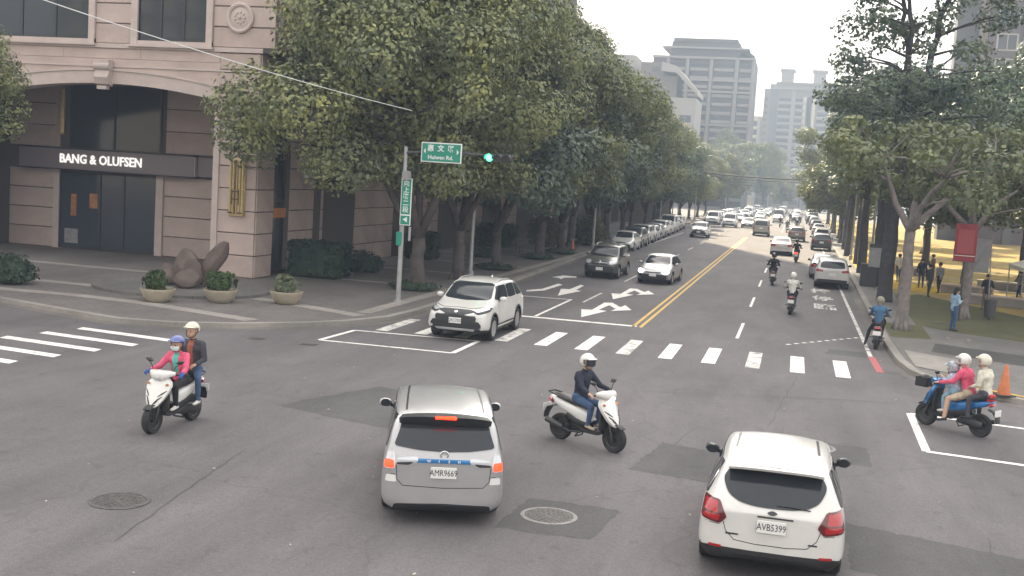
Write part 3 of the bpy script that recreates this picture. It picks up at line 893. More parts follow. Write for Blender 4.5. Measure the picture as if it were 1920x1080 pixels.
# white stepped building above the left trees
TW, nf = tower('white_block', 'white stepped building with sloping roof rising above the left trees', -62, -27.9, 300, 318, 28.5, 'tower_white', [(-58, -52, 'w'), (-50, -45, 'w'), (-43.4, -38.8, 'w'), (-37, -33.2, 'w'), (-32, -29, 'w')], 3.2, 'tower_frame')
MB().box(-60, -33.5, 302, 317, 28.5, 34.2).build('upper_storey', 'tower_warm', TW)
MB().box(-60, -45.2, 303, 316, 34.2, 39.5).build('upper_storey', 'tower_white', TW)
MB().box(-43.5, -37, 303, 316, 34.2, 37.8).build('upper_storey', 'tower_warm', TW)
MB().prism([(-37.5, 37.6), (-33.6, 36.6), (-27.6, 30.4), (-27.6, 29.2), (-33.6, 34.9), (-37.5, 35.2)], 299, 317, axis='y').build('sloping_roof', 'tower_white', TW)
MB().box(-40.6, -38.4, 302.9, 303.2, 35.2, 36.6).build('window', 'tower_slate', TW)
# brown tower at the right edge
TC, nf = tower('brown_tower', 'brown brick high-rise with pale corner column behind the park trees', 21.6, 48, 158, 185, 62, 'tower_brown', [(23.4, 25.6, 'w'), (29.6, 32.2, 'w'), (36, 39, 'w'), (42, 45, 'w')], 3.2, 'tower_white')
MB().lathe([(.55, 0), (.55, 62)], 14, (21.5, 157.9, 0)).build('corner_column', 'tower_warm', TC, smooth=True)
MB().box(18.6, 21.5, 161, 164, 0, 62).build('rear_wing', 'tower_slate', TC)
MB().box(26.3, 27.3, 157.7, 158.1, 0, 62).build('pier', 'tower_slate', TC)
# low buildings closing the far end of the street
for i, (a, b, y, h, mt, lab) in enumerate(((-13.5, -9.4, 372, 13.5, 'tower_grey', 'low grey building closing the street below the sunlit block'), (-8.5, 6, 400, 9.5, 'tower_warm', 'low warm building closing the far end of the street'))):
    o = thing('low_building', lab, 'building'); MB().box(a, b, y, y + 14, 0, h).build('wall', mt, o)
    for k in range(3):
        for j in range(3):
            if 1.5 + k * 3 + 1.6 < h: MB().box(a + .5 + j * (b - a) / 3, a + (j + .75) * (b - a) / 3, y - .05, y + .1, 1.5 + k * 3, 3.1 + k * 3).build('window', 'tower_glass', o)
# the tall block behind the left row whose shadow lies over the junction
TS = thing('shading_tower', 'very tall residential block hidden behind the left row of trees', 'building')
MB().box(-150, -43, 173, 200, 0, 172).build('wall', 'tower_grey', TS)
for k in range(6): MB().box(-150, -43, 172.6, 173, 6 + k * 18, 7 + k * 18).build('floor_band', 'tower_frame', TS)

# sunlit block behind the camera that shows in the shop's upper windows
OB = thing('facing_block', 'sunlit tan apartment block mirrored in the upper shop windows', 'building')
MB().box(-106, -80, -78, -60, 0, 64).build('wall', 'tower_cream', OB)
for k in range(18):
    for j in range(7):
        w = MB().box(-105.4 + j * 3.7, -103.2 + j * 3.7, -60.05, -59.9, 2 + k * 3.3, 3.7 + k * 3.3).build('window', 'tower_slate', OB)
    MB().bbox(-106.4, -79.6, -60, -59.2, 1.2 + k * 3.3, 1.7 + k * 3.3, .05).build('floor_band', 'tower_white', OB)
# ------------------------------------------------------------------ trees and planting
leaf_mat('leaf_camphor', (0.120, 0.148, 0.105), (0.300, 0.310, 0.115), (0.48, 0.45, 0.13), 0.15)
leaf_mat('leaf_dark', (0.085, 0.125, 0.120), (0.195, 0.235, 0.145), (0.29, 0.30, 0.15), 0.18)  # bluish dark end: veil over the shaded crowns put into the leaf colour
leaf_mat('leaf_olive', (0.100, 0.130, 0.090), (0.220, 0.240, 0.120), (0.32, 0.30, 0.12), 0.25)
leaf_mat('leaf_yellow', (0.060, 0.080, 0.025), (0.170, 0.165, 0.045), (0.30, 0.24, 0.05), 0.42)
leaf_mat('leaf_hedge', (0.020, 0.042, 0.030), (0.050, 0.085, 0.045), None, 0.2)
leaf_mat('leaf_shrub', (0.030, 0.060, 0.022), (0.085, 0.125, 0.035), None, 0.25)
mat('bark', (0.085, 0.070, 0.065), 0.9, var=0.35, vscale=3, bump=0.6, bscale=10)
mat('bark_pale', (0.20, 0.175, 0.165), 0.9, var=0.3, vscale=4, bump=0.4, bscale=12)
mat('bark_dark', (0.060, 0.056, 0.060), 0.9, var=0.3, vscale=3, bump=0.6, bscale=9)

def leaf_cloud(blobs, n, size, seed, flat=0.35, shell=0.55):
    """n leaf faces spread through a set of ellipsoids; returns verts, quads"""
    r = np.random.default_rng(seed)
    B = np.array([[*c, *rad] for c, rad in blobs], dtype=float)
    vol = B[:, 3] * B[:, 4] * B[:, 5]; pr = vol ** .75; pr /= pr.sum()
    idx = r.choice(len(B), n, p=pr)
    d = r.normal(size=(n, 3)); d /= np.linalg.norm(d, axis=1, keepdims=True)
    rad = r.random(n) ** (1 / 3) * (1 - shell) + shell * (0.72 + .30 * r.random(n)); rad = np.where(r.random(n) < .3, rad * r.random(n) ** .4, rad)
    # clumping: pull leaves to sprig centres
    c = B[idx, :3] + d * B[idx, 3:] * rad[:, None]
    cell = 0.42
    key = np.floor(c / cell)
    h = np.sin(key @ np.array([12.9898, 78.233, 37.719])) * 43758.5453
    h = h - np.floor(h)
    keep = h > 0.24
    c = c[keep]; d = d[keep]; n = len(c)
    mid = (key[keep] + .5) * cell
    c = c + (mid - c) * 0.35 * r.random((n, 1))
    nrm = d * 1.0 + r.normal(size=(n, 3)) * .42 + np.array([0, 0, flat])
    nrm /= np.linalg.norm(nrm, axis=1, keepdims=True)
    t = np.cross(nrm, r.normal(size=(n, 3))); t /= np.linalg.norm(t, axis=1, keepdims=True)
    b = np.cross(nrm, t)
    l = size * (.6 + .8 * r.random((n, 1))); w = l * (.26 + .16 * r.random((n, 1)))
    V = np.empty((n, 4, 3))
    V[:, 0] = c - t * l * .5
    V[:, 1] = c + b * w - nrm * l * .06
    V[:, 2] = c + t * l * .5 - np.array([0, 0, 1]) * l * .12
    V[:, 3] = c - b * w - nrm * l * .06
    F = np.arange(n * 4).reshape(n, 4)
    return V.reshape(-1, 3), F

def bend(a, b, k, seed, sag=0.12):
    r = random.Random(seed)
    a, b = Vector(a), Vector(b); L_ = (b - a).length
    out = []
    o1 = Vector((r.uniform(-1, 1), r.uniform(-1, 1), r.uniform(.2, 1))) * L_ * sag
    for i in range(k + 1):
        t = i / k
        out.append(a.lerp(b, t) + o1 * math.sin(PI * t) + Vector((r.uniform(-1, 1), r.uniform(-1, 1), 0)) * L_ * .02 * (0 < t < 1))
    return out

TREES = {}
def tree_kind(key, seed, H, base, Rx, trunk_r, nblob, leaves, leaf, lm, bm, fork=2.4, shape='round', size=.27, blob_r=(1.3, 2.2), trunk_to=None, off=(0, 0), taper=0.0):
    r = random.Random(seed)
    blobs = []
    for i in range(nblob):
        for _ in range(30):
            a = r.uniform(0, 2 * PI); q = math.sqrt(r.random())
            z = r.random()
            if shape == 'round': rr = Rx * (1 - (2 * z - .75) ** 2 * .62) if z > .05 else Rx * .6
            elif shape == 'open': rr = Rx * (1.0 - .38 * z) * (.6 + .4 * (z > .1)); q = q ** .85
            else: rr = Rx * (.75 + .35 * z)                 # spreading
            if taper: rr *= 1.15 - taper * z
            ox = off[0] * (1.5 - 1.9 * z) if shape == 'round' else off[0]
            p = (ox + math.cos(a) * q * rr, off[1] + math.sin(a) * q * rr, base + z * (H - base))
            if all((p[0] - b[0][0]) ** 2 + (p[1] - b[0][1]) ** 2 + (p[2] - b[0][2]) ** 2 > (blob_r[0] * .85) ** 2 for b in blobs): break
        br = r.uniform(*blob_r)
        zf = .72 if shape == 'open' else (.55 if shape == 'wide' else .78)
        blobs.append((p, (br, br, br * zf)))
    V, F = leaf_cloud(blobs, leaves, size, seed)
    if shape == 'round':      # inner foliage
        V2, F2 = leaf_cloud([((off[0] * .5, off[1] * .8, base + (H - base) * .52), (Rx * .74, Rx * .74, (H - base) * .44))], leaves // 5, size * 1.15, seed + 1, shell=.8)
        F = np.vstack([F, F2 + len(V)]); V = np.vstack([V, V2])
    cm = mesh_np('crown', V, F, lm)
    mb = MB()
    top = trunk_to or fork
    tp = [(0, 0, -.1), (0, 0, .15), (r.uniform(-.05, .05), r.uniform(-.05, .05), top * .5), (r.uniform(-.1, .1), r.uniform(-.1, .1), top)]
    fl_ = 1.18 if shape == 'open' else 1.45
    tp = tp[:2] + [tuple(Vector(tp[1]).lerp(Vector(tp[3]), t) + Vector((r.uniform(-.04, .04), r.uniform(-.04, .04), 0))) for t in (.2, .4, .6, .8)] + tp[3:]
    mb.sweep(tp, [trunk_r * fl_, trunk_r * 1.12, trunk_r * r.uniform(.95, 1.06), trunk_r * r.uniform(.92, 1.05), trunk_r * r.uniform(.9, 1.0), trunk_r * r.uniform(.85, .97), trunk_r * .85], n=12)
    for i in range(0 if shape == 'open' else 5):
        a = i * 1.26 + seed
        mb.sweep([(math.cos(a) * trunk_r * .7, math.sin(a) * trunk_r * .7, .45), (math.cos(a) * trunk_r * 1.5, math.sin(a) * trunk_r * 1.5, -.05)], [trunk_r * .3, trunk_r * .42], n=6)
    # limbs
    nl = 4 if shape != 'open' else 3
    hubs = []
    for i in range(nl):
        a = 2 * PI * i / nl + r.uniform(-.3, .3)
        if shape == 'open': e = (off[0] + math.cos(a) * Rx * .36, math.sin(a) * Rx * .36, H * (.97, .86, .78)[i])
        else: e = (off[0] * .5 + math.cos(a) * Rx * .38, off[1] * .5 + math.sin(a) * Rx * .38, base + (H - base) * r.uniform(.22, .5))
        K_ = 12 if shape == 'open' else 6
        pth = bend(tp[-1], e, K_, seed * 7 + i, .08 if shape != 'open' else .02)
        mb.sweep(pth, list(np.linspace(trunk_r * (.62 if nl > 1 else .82), trunk_r * .22, K_ + 1)), n=8)
        hubs += [Vector(p) for p in pth[(2 if nl > 1 else 1):]]
    for i, (c, rad) in enumerate(blobs):
        cv = Vector(c)
        hb = min(hubs, key=lambda q: (q - cv).length + max(0, q.z - cv.z + .5) * 1.5)
        mb.sweep(bend(hb, cv, 3, seed * 31 + i, .10), [trunk_r * .22, trunk_r * .16, trunk_r * .11, trunk_r * .05], n=6)
    tm = mb.mesh('trunk', bm, smooth='all')
    TREES[key] = (tm, cm)

tree_kind('camphor_a', 11, 16.2, 4.7, 6.6, .30, 72, 84000, .2, 'leaf_camphor', 'bark', 2.1, 'round', .17, (1.15, 1.95), off=(-1.6, -.6), taper=.78)
tree_kind('camphor_b', 23, 15.6, 4.5, 6.0, .30, 66, 74000, .2, 'leaf_camphor', 'bark', 2.4, 'round', .18, (1.15, 1.95))
tree_kind('camphor_c', 37, 14.6, 4.2, 5.6, .27, 52, 42000, .2, 'leaf_dark', 'bark', 2.0, 'round', .26, (1.2, 2.0))
tree_kind('tall_open', 41, 18.5, 7.6, 5.2, .34, 96, 33000, .2, 'leaf_dark', 'bark_dark', 7.0, 'open', .19, (.65, 1.3), trunk_to=7.0, off=(.6, 0))
tree_kind('tall_b', 47, 16.0, 7.4, 4.4, .40, 46, 15000, .2, 'leaf_dark', 'bark_dark', 7.0, 'open', .27, (.85, 1.5), trunk_to=6.5)
tree_kind('spreading', 53, 7.8, 5.0, 4.9, .23, 40, 9500, .2, 'leaf_olive', 'bark_pale', 3.7, 'wide', .19, (.6, 1.25), off=(1.3, 0))
tree_kind('park_tree', 67, 13.2, 4.8, 5.2, .26, 46, 24000, .3, 'leaf_dark', 'bark_dark', 3.4, 'round', .28, (1.2, 2.0))
tree_kind('park_olive', 71, 12.0, 4.8, 5.2, .24, 42, 20000, .3, 'leaf_olive', 'bark', 3.4, 'wide', .28, (1.2, 2.0))
tree_kind('yellow_tree', 83, 9.5, 2.9, 4.0, .22, 34, 14000, .3, 'leaf_yellow', 'bark', 2.4, 'round', .30, (1.0, 1.7))

def tree(name, key, x, y, label, group, s=1.0, rot=None, z=None):
    t = thing(name, label, 'tree', (x, y, KZ if z is None else z), random.uniform(0, 6.28) if rot is None else rot, group)
    t.scale = (s, s, s)
    tm, cm = TREES[key]
    link('trunk', tm, t); link('crown', cm, t)
    return t

GL = 'street trees along the left pavement'
rowL = [('camphor_a', 42.9, 1.0, 'broad leafy street tree over the shopfront, nearest the green street sign'), ('camphor_b', 48.6, .93, 'leafy street tree, second from the junction, behind the traffic signal pole'),
        ('camphor_c', 55.4, .96, 'dark street tree, third from the junction on the left pavement'), ('camphor_b', 65.3, .95, 'street tree, fourth from the junction, beside the dark bench'),
        ('camphor_c', 71.6, 1.0, 'street tree, fifth from the junction, just before the orange cone')]
for i, (k, y, s, lab) in enumerate(rowL):
    tree('street_tree', k, -14.65, y, lab, GL, s, rot=(0.0 if i == 0 else None))
ords = ['sixth', 'seventh', 'eighth', 'ninth', 'tenth', 'eleventh', 'twelfth', 'thirteenth', 'fourteenth', 'fifteenth', 'sixteenth', 'seventeenth']
y = 79.5
for i in range(12):
    tree('street_tree', 'camphor_c' if i % 2 else 'camphor_b', -15.6 - (.6 if i > 3 else 0), y, 'dark green street tree, %s from the junction behind the parked cars' % ords[i], GL, (.96 - .02 * i) if i < 8 else .78)
    y += 7.2 + i * .9
tree('street_tree', 'camphor_b', -29.0, 31.4, 'leafy tree cut by the picture edge in front of the shop window', None, .64)
GR = 'trees along the right kerb'
tree('roadside_tree', 'spreading', 4.15, 44.0, 'pale-barked spreading tree beside the rider in blue', GR, 1.0, rot=0.0)
for i, (yy, s, lab) in enumerate(((55.9, 1.0, 'tall dark-trunked tree with tiered open crown against the sky'), (65.4, .74, 'dark straight trunk behind the grey notice board'), (76.0, .74, 'dark straight trunk beside the parked white car, third of the tall row'),
                          (86.0, .72, 'dark straight trunk, fourth of the tall row on the right kerb'), (97.0, .72, 'dark straight trunk, fifth of the tall row on the right kerb'), (109.3, .70, 'dark straight trunk, sixth of the tall row on the right kerb'))):
    tree('roadside_tree', 'tall_open' if i == 0 else 'tall_b', 4.4 + (.25 if i % 2 else 0), yy, lab, GR, s, rot=i * 1.3 + (0 if i else .3))
for i, (x, yy, s, k, lab) in enumerate(((4.8, 124, 1.0, 'yellow_tree', 'yellowish sunlit roadside tree beyond the tall dark trunks'), (5.2, 138, 1.1, 'yellow_tree', 'second yellowish roadside tree further down the right kerb'), (5.0, 156, 1.1, 'park_olive', 'olive roadside tree far down the right kerb'),
                             (5.5, 178, 1.0, 'yellow_tree', 'small yellowish tree near the far traffic on the right'), (5.5, 205, 1.1, 'park_olive', 'far olive tree on the right where the traffic thins'), (6.5, 240, 1.2, 'yellow_tree', 'farthest yellowish tree on the right of the street'))):
    tree('roadside_tree', k, x, yy, lab, GR, s)
GP = 'trees of the park'
for i, (x, yy, s, k) in enumerate(((7.2, 50.6, .98, 'spreading'), (12.5, 57, .80, 'park_olive'), (9.6, 68, .86, 'park_tree'), (17.5, 62, .82, 'park_tree'), (22, 72, .9, 'park_olive'), (14.5, 78, 1.14, 'park_tree'), (10, 92, 1.05, 'park_tree'), (19, 95, 1.22, 'park_olive'), (28, 88, 1.1, 'park_tree'), (12, 112, 1.1, 'park_olive'), (24, 118, 1.2, 'park_tree'), (36, 108, 1.2, 'park_tree'), (10.5, 134, 1.1, 'park_tree'), (20, 146, 1.2, 'park_olive'), (14.8, 50.8, .78, 'park_olive'))):
    where = ['slim park tree beside the standing woman in light blue', 'olive park tree left of the white canopy', 'dark park tree behind the red banner', 'dark park tree under the brown high-rise', 'olive park tree in front of the brown high-rise', 'dark park tree in the middle of the park', 'dark park tree behind the tall kerbside trunks', 'olive tree deep in the park', 'tall dark tree at the far right of the park', 'olive tree far back in the park behind the kerb row', 'large dark tree far back in the park', 'large dark tree at the far right edge of the park', 'dark tree at the far end of the park', 'olive tree at the far end of the park', 'low olive park tree at the right edge of the picture'][i]
    tree('park_tree', k, x, yy, where, GP, s)
# far trees where the street ends
for i, (x, yy, s, k, lab) in enumerate(((-9.5, 330, 1.2, 'camphor_b', 'distant round tree left of the far street end'), (-4.8, 350, .9, 'yellow_tree', 'distant bright green tree at the end of the street'), (.5, 360, 1.1, 'park_olive', 'distant olive tree at the end of the street'), (5.5, 345, 1.2, 'park_olive', 'distant olive tree right of the far street end'), (-15.5, 250, 1.3, 'yellow_tree', 'tan tree rising in front of the grey high-rise'), (-16.5, 280, 1.35, 'park_olive', 'olive tree below the grey high-rise'), (-19, 300, 1.3, 'camphor_b', 'dark tree at the foot of the white building'))):
    tree('far_tree', k, x, yy, lab, 'distant trees at the end of the street', s)
V, F = leaf_cloud([((0, 0, 1.1), (1.6, 1.2, 1.2)), ((1.2, 0, .9), (1, .8, .9)), ((-1.3, 0, 1.0), (1, .8, 1.0))], 900, .5, 5)
link('crown', mesh_np('crown', V, F, 'leaf_dark'), ROOF_TREE)
MB().sweep([(0, 0, -.2), (0, 0, .6), (.1, 0, 1.2)], [.12, .1, .05], n=6).build('trunk', 'bark', ROOF_TREE)

# planters with clipped shrubs
mat('planter_stone', (0.36, 0.315, 0.24), 0.85, var=0.12, vscale=4, bump=0.2, bscale=30)
mat('soil', (0.05, 0.04, 0.03), 0.95)
def planter(x, y, label, dome, seed, lm='leaf_shrub'):
    o = thing('planter', label, 'planter', (x, y, KZ), 0, 'stone bowl planters')
    MB().lathe([(.30, 0), (.34, .02), (.46, .16), (.54, .34), (.565, .40), (.565, .44), (.53, .44), (.50, .36), (.0001, .35)], 28).build('bowl', 'planter_stone', o, smooth=True)
    MB().lathe([(.51, .36), (.3, .39), (.0001, .40)], 16).build('soil', 'soil', o)
    rr_ = random.Random(seed)
    bl_ = [((0, 0, .40 + dome[2] * .45), (dome[0] * .85, dome[1] * .85, dome[2] * .9))] + [((math.cos(a) * dome[0] * .5, math.sin(a) * dome[1] * .5, .42 + dome[2] * rr_.uniform(.25, .95)), (dome[0] * rr_.uniform(.3, .52), dome[1] * .42, dome[2] * rr_.uniform(.35, .6))) for a in [rr_.uniform(0, 6.28) for _ in range(9)]]
    V, F = leaf_cloud(bl_, 5600, .10, seed, .3, .6)
    link('shrub', mesh_np('shrub', V, F, lm), o)
planter(-20.0, 32.55, 'stone bowl planter with bright green shrub, leftmost of three', (.52, .5, .50), 1)
planter(-18.42, 33.8, 'stone bowl planter with clipped dome shrub in front of the rock', (.60, .58, .50), 2)
planter(-16.57, 34.95, 'stone bowl planter with sparse shrub nearest the sign pole', (.48, .46, .44), 3, 'leaf_olive')

def hedge(name, x0, x1, y0, y1, h, label, seed, n, lm='leaf_hedge', rounded=False, size=.13):
    o = thing(name, label, 'hedge' if name == 'hedge' else 'shrub', ((x0 + x1) / 2, (y0 + y1) / 2, KZ), 0)
    w, d = (x1 - x0) / 2, (y1 - y0) / 2
    r = np.random.default_rng(seed)
    if rounded:
        V, F = leaf_cloud([((0, 0, h * .5), (w, d, h * .55)), ((w * .3, 0, h * .35), (w * .9, d, h * .4)), ((-w * .35, 0, h * .4), (w * .8, d, h * .45))], n, size, seed, .3, .7)
    else:
        bl = []
        k = max(2, int(w / .35)); kd = max(1, int(d / .35)); kz = max(2, int(h / .45))
        for i in range(k):
            for j in range(kd):
                for q in range(kz):
                    bl.append((((i + .5) / k * 2 * w - w, (j + .5) / kd * 2 * d - d, (q + .5) / kz * h), (w / k * 1.15, d / kd * 1.15, h / kz * .62)))
        V, F = leaf_cloud(bl, int(n * 2.4), size, seed, .3, .8)
    link('foliage', mesh_np('foliage', V, F, lm), o)
    c = MB()
    if rounded: c.ball((0, 0, h * .42), 1, 12, 7, (w * .72, d * .72, h * .45))
    else: c.bbox(-w * .84, w * .84, -d * .8, d * .8, 0, h * .86, .1)
    c.build('inner_twigs', 'leaf_hedge', o)
    return o
hedge('hedge', -20.9, -18.4, 43.6, 45.4, 1.55, 'dark clipped box hedge against the stone building by the corner pier', 4, 9000)
hedge('bush', -20.1, -18.3, 47.6, 49.4, 1.0, 'low dark rounded bush between the hedge and the street sign', 5, 3500, rounded=True)
hedge('hedge', -20.6, -18.9, 57.6, 59.4, 1.55, 'dark block hedge seen between the street sign and the tree trunks', 6, 5000)
hedge('hedge', -20.9, -18.6, 72.6, 76, 1.6, 'wide dark block hedge behind the lamp pole', 7, 6000)
hedge('bush', -18.2, -16.6, 62.5, 64.2, .6, 'low dark bush near the lamp pole on the left pavement', 8, 1600, rounded=True)
hedge('bush', -18.6, -16.2, 77.5, 79.5, 2.6, 'yellow-green round topiary bush behind the fourth street tree', 9, 4200, 'leaf_yellow', True, .16)
hedge('bush', -16.4, -13.7, 82.5, 84.5, 2.4, 'yellowish shrub beside the pale street pole', 10, 4200, 'leaf_yellow', True, .16)
hedge('bush', -27.2, -25.4, 32.6, 34.2, 1.1, 'dark bush at the picture edge on the plaza paving', 11, 2600, rounded=True)
for i, (y0, s_) in enumerate(((42.9, 1.25), (55.4, 1.1), (65.3, 1.2), (71.6, 1.15))):
    hedge('bush', -15.4 * 1 - .3, -13.75, y0 - .9 * s_, y0 + .9 * s_, .38, ['low ground cover round the foot of the first street tree', 'low ground cover round the foot of the third street tree', 'low ground cover round the foot of the fourth street tree', 'low ground cover round the foot of the fifth street tree'][i], 20 + i, 1800, 'leaf_hedge', True, .11)

# rocks
def rock(parent, c, sc, seed, rot=(0, 0, 0), m='rock', boxy=.0):
    bm = bmesh.new(); bmesh.ops.create_icosphere(bm, subdivisions=4, radius=1.0)
    for v in bm.verts:
        k = max(abs(q) for q in v.co)
        v.co = v.co * (1 - boxy) + v.co / k * boxy * .82
    r = np.random.default_rng(seed)
    dirs = r.normal(size=(26, 3)); dirs /= np.linalg.norm(dirs, axis=1, keepdims=True); lim = .58 + .30 * r.random(26)
    for v in bm.verts:
        p = np.array(v.co)
        for d, l in zip(dirs, lim):
            k = p @ d
            if k > l: p = p - d * (k - l) * .85
        v.co = p
    M_ = Matrix.Rotation(rot[2], 4, 'Z') @ Matrix.Rotation(rot[0], 4, 'X') @ Matrix.Rotation(rot[1], 4, 'Y') @ Matrix.Diagonal((*sc, 1))
    bmesh.ops.transform(bm, matrix=M_, verts=bm.verts)
    me = bpy.data.meshes.new('rock'); bm.to_mesh(me); bm.free()
    me.materials.append(MAT[m]); me.polygons.foreach_set('use_smooth', [True] * len(me.polygons)); me.set_sharp_from_angle(angle=R(30))
    return link('rock', me, parent, c)
mat('rock', (0.125, 0.095, 0.082), 0.75, var=0.3, vscale=2.2, bump=0.5, bscale=9)
rk = thing('rock_sculpture', 'group of brown rocks with one slanting slab before the corner pier', 'sculpture', (-21.0, 36.3, KZ + .08))
rock(rk, (.72, .35, 1.0), (.40, .32, 1.22), 3, (R(4), R(33), .1), boxy=.75)
rock(rk, (-.30, .05, .66), (.52, .42, .80), 5, (R(6), R(16), 0), boxy=.3)
rock(rk, (.05, -.50, .32), (.60, .46, .40), 7, (0, R(-8), .5), boxy=.35)
rock(rk, (-1.0, .2, .34), (.52, .45, .56), 9, (0, R(40), 0), boxy=.5)
rock(rk, (.18, -.12, .52), (.44, .36, .62), 12, (0, R(14), .7), boxy=.4)
# ------------------------------------------------------------------ vehicles
def paint(name, rgb, metal=0.0, rough=0.32, coat=0.7):
    return mat(name, rgb, rough, metal, 0.5, coat=coat, var=0.05, vscale=2.5)
paint('car_white', (0.60, 0.59, 0.565))
paint('car_white_b', (0.56, 0.56, 0.555))
paint('car_silver', (0.40, 0.40, 0.405), 0.40, 0.34)
paint('car_grey', (0.20, 0.205, 0.21), 0.35, 0.32)
paint('car_charcoal', (0.035, 0.037, 0.042), 0.3, 0.3)
paint('car_black', (0.012, 0.012, 0.014), 0.1, 0.28)
paint('car_olive', (0.125, 0.125, 0.11), 0.4, 0.32)
paint('car_beige', (0.38, 0.36, 0.30), 0.3, 0.32)
paint('car_bronze', (0.22, 0.165, 0.125), 0.4, 0.32)
paint('car_blue', (0.05, 0.10, 0.22), 0.3, 0.3)
paint('car_red', (0.35, 0.03, 0.03), 0.1, 0.3)
mat('car_glass', (0.026, 0.031, 0.038), 0.08, 0, 0.40)
mat('black_plastic', (0.018, 0.018, 0.020), 0.55, var=0.2, vscale=12)
mat('trim_dark', (0.03, 0.032, 0.035), 0.35)
mat('gap_line', (0.02, 0.02, 0.02), 0.8)
mat('tyre', (0.022, 0.022, 0.023), 0.85, var=0.25, vscale=20)
mat('alloy', (0.48, 0.48, 0.49), 0.32, 0.75)
mat('chrome', (0.70, 0.70, 0.70), 0.15, 1.0)
mat('lamp_clear', (0.55, 0.57, 0.60), 0.12, 0.2, 0.8, coat=1.0)
mat('lamp_on', (0.9, 0.9, 0.95), 0.2, emit=(1.0, 0.97, 0.95), estr=14.0)
mat('lamp_red', (0.36, 0.008, 0.012), 0.12, coat=1.0)
mat('lamp_dark_red', (0.10, 0.006, 0.010), 0.15, coat=1.0)
mat('lamp_brake', (0.8, 0.05, 0.02), 0.2, emit=(1.0, 0.03, 0.008), estr=1.3)
mat('lamp_amber', (0.8, 0.25, 0.05), 0.2, emit=(1.0, 0.28, 0.05), estr=5.0)
mat('plate_white', (0.72, 0.72, 0.70), 0.45)
mat('plate_ink', (0.02, 0.022, 0.025), 0.6)
mat('blue_strip', (0.03, 0.18, 0.42), 0.25, 0.2, coat=0.5)
mat('wheel_well', (0.006, 0.006, 0.006), 0.95)
mat('cabin_dark', (0.015, 0.015, 0.016), 0.9)

def chaikin(poly, it=2, cut=0.22):
    for _ in range(it):
        q = []
        n = len(poly)
        for i in range(n):
            a, b = poly[i], poly[(i + 1) % n]
            q.append((a[0] + (b[0] - a[0]) * cut, a[1] + (b[1] - a[1]) * cut))
            q.append((b[0] + (a[0] - b[0]) * cut, b[1] + (a[1] - b[1]) * cut))
        poly = q
    return poly

def body_from_stations(st, dims, name, level=3, crease=0.35):
    """st rows: y, zb, wb, zm, wm, zs, ws, zu, wu, zt   (rear first)"""
    L_, W_, H_, Z0 = dims
    vs = []; k = 13
    for (y, zb, wb, zm, wm, zs, ws, zu, wu, zt) in st:
        half = [(0, zb), (wb, zb), (wm * .985, zb + (zm - zb) * .35), (wm, zm), (ws, zs), (wu, zu), (wu * .55, zu + (zt - zu) * .85)]
        row = half + [(0, zt)] + [(-x, z) for x, z in half[1:][::-1]]
        vs.extend([(x, y, z) for x, z in row])
    n = len(half) * 2 - 1 + 1 - 0
    n = len(row)
    fs = []
    K = len(st)
    for i in range(K - 1):
        for j in range(n):
            j2 = (j + 1) % n
            fs.append((i * n + j, i * n + j2, (i + 1) * n + j2, (i + 1) * n + j))
    for base, flip in ((0, False), ((K - 1) * n, True)):
        for j in range(7):
            a, b = j, j + 1
            c, d = (n - b) % n, (n - a) % n
            f = [base + a, base + b, base + c, base + d]
            f = list(dict.fromkeys(f))
            if flip: f = f[::-1]
            if len(f) >= 3: fs.append(tuple(f))
    me = bpy.data.meshes.new('cage')
    me.from_pydata(vs, [], fs)
    bm = bmesh.new(); bm.from_mesh(me)
    bmesh.ops.recalc_face_normals(bm, faces=bm.faces)
    cl = bm.edges.layers.float.get('crease_edge') or bm.edges.layers.float.new('crease_edge')
    for e in bm.edges:
        a, b = e.verts[0].index, e.verts[1].index
        ja, jb = a % n, b % n
        if ja == jb and ja in (4, n - 4): e[cl] = crease
        elif ja == jb and ja in (5, n - 5): e[cl] = crease * 1.3
        elif ja == jb and ja in (1, n - 1): e[cl] = 0.5
        elif a // n == b // n and a // n in (0, K - 1): e[cl] = 0.25
    bm.to_mesh(me); bm.free()
    r = eval_mesh(me, [('SUBSURF', dict(levels=level, render_levels=level))], name)
    bpy.data.meshes.remove(me)
    co = np.empty(len(r.vertices) * 3, dtype=np.float32); r.vertices.foreach_get('co', co); co = co.reshape(-1, 3)
    lo, hi = co.min(0), co.max(0)
    tgt_lo = np.array([-W_ / 2, -L_ / 2, Z0]); tgt_hi = np.array([W_ / 2, L_ / 2, H_])
    co = tgt_lo + (co - lo) / (hi - lo) * (tgt_hi - tgt_lo)
    r.vertices.foreach_set('co', co.ravel().astype(np.float32)); r.update()
    return r

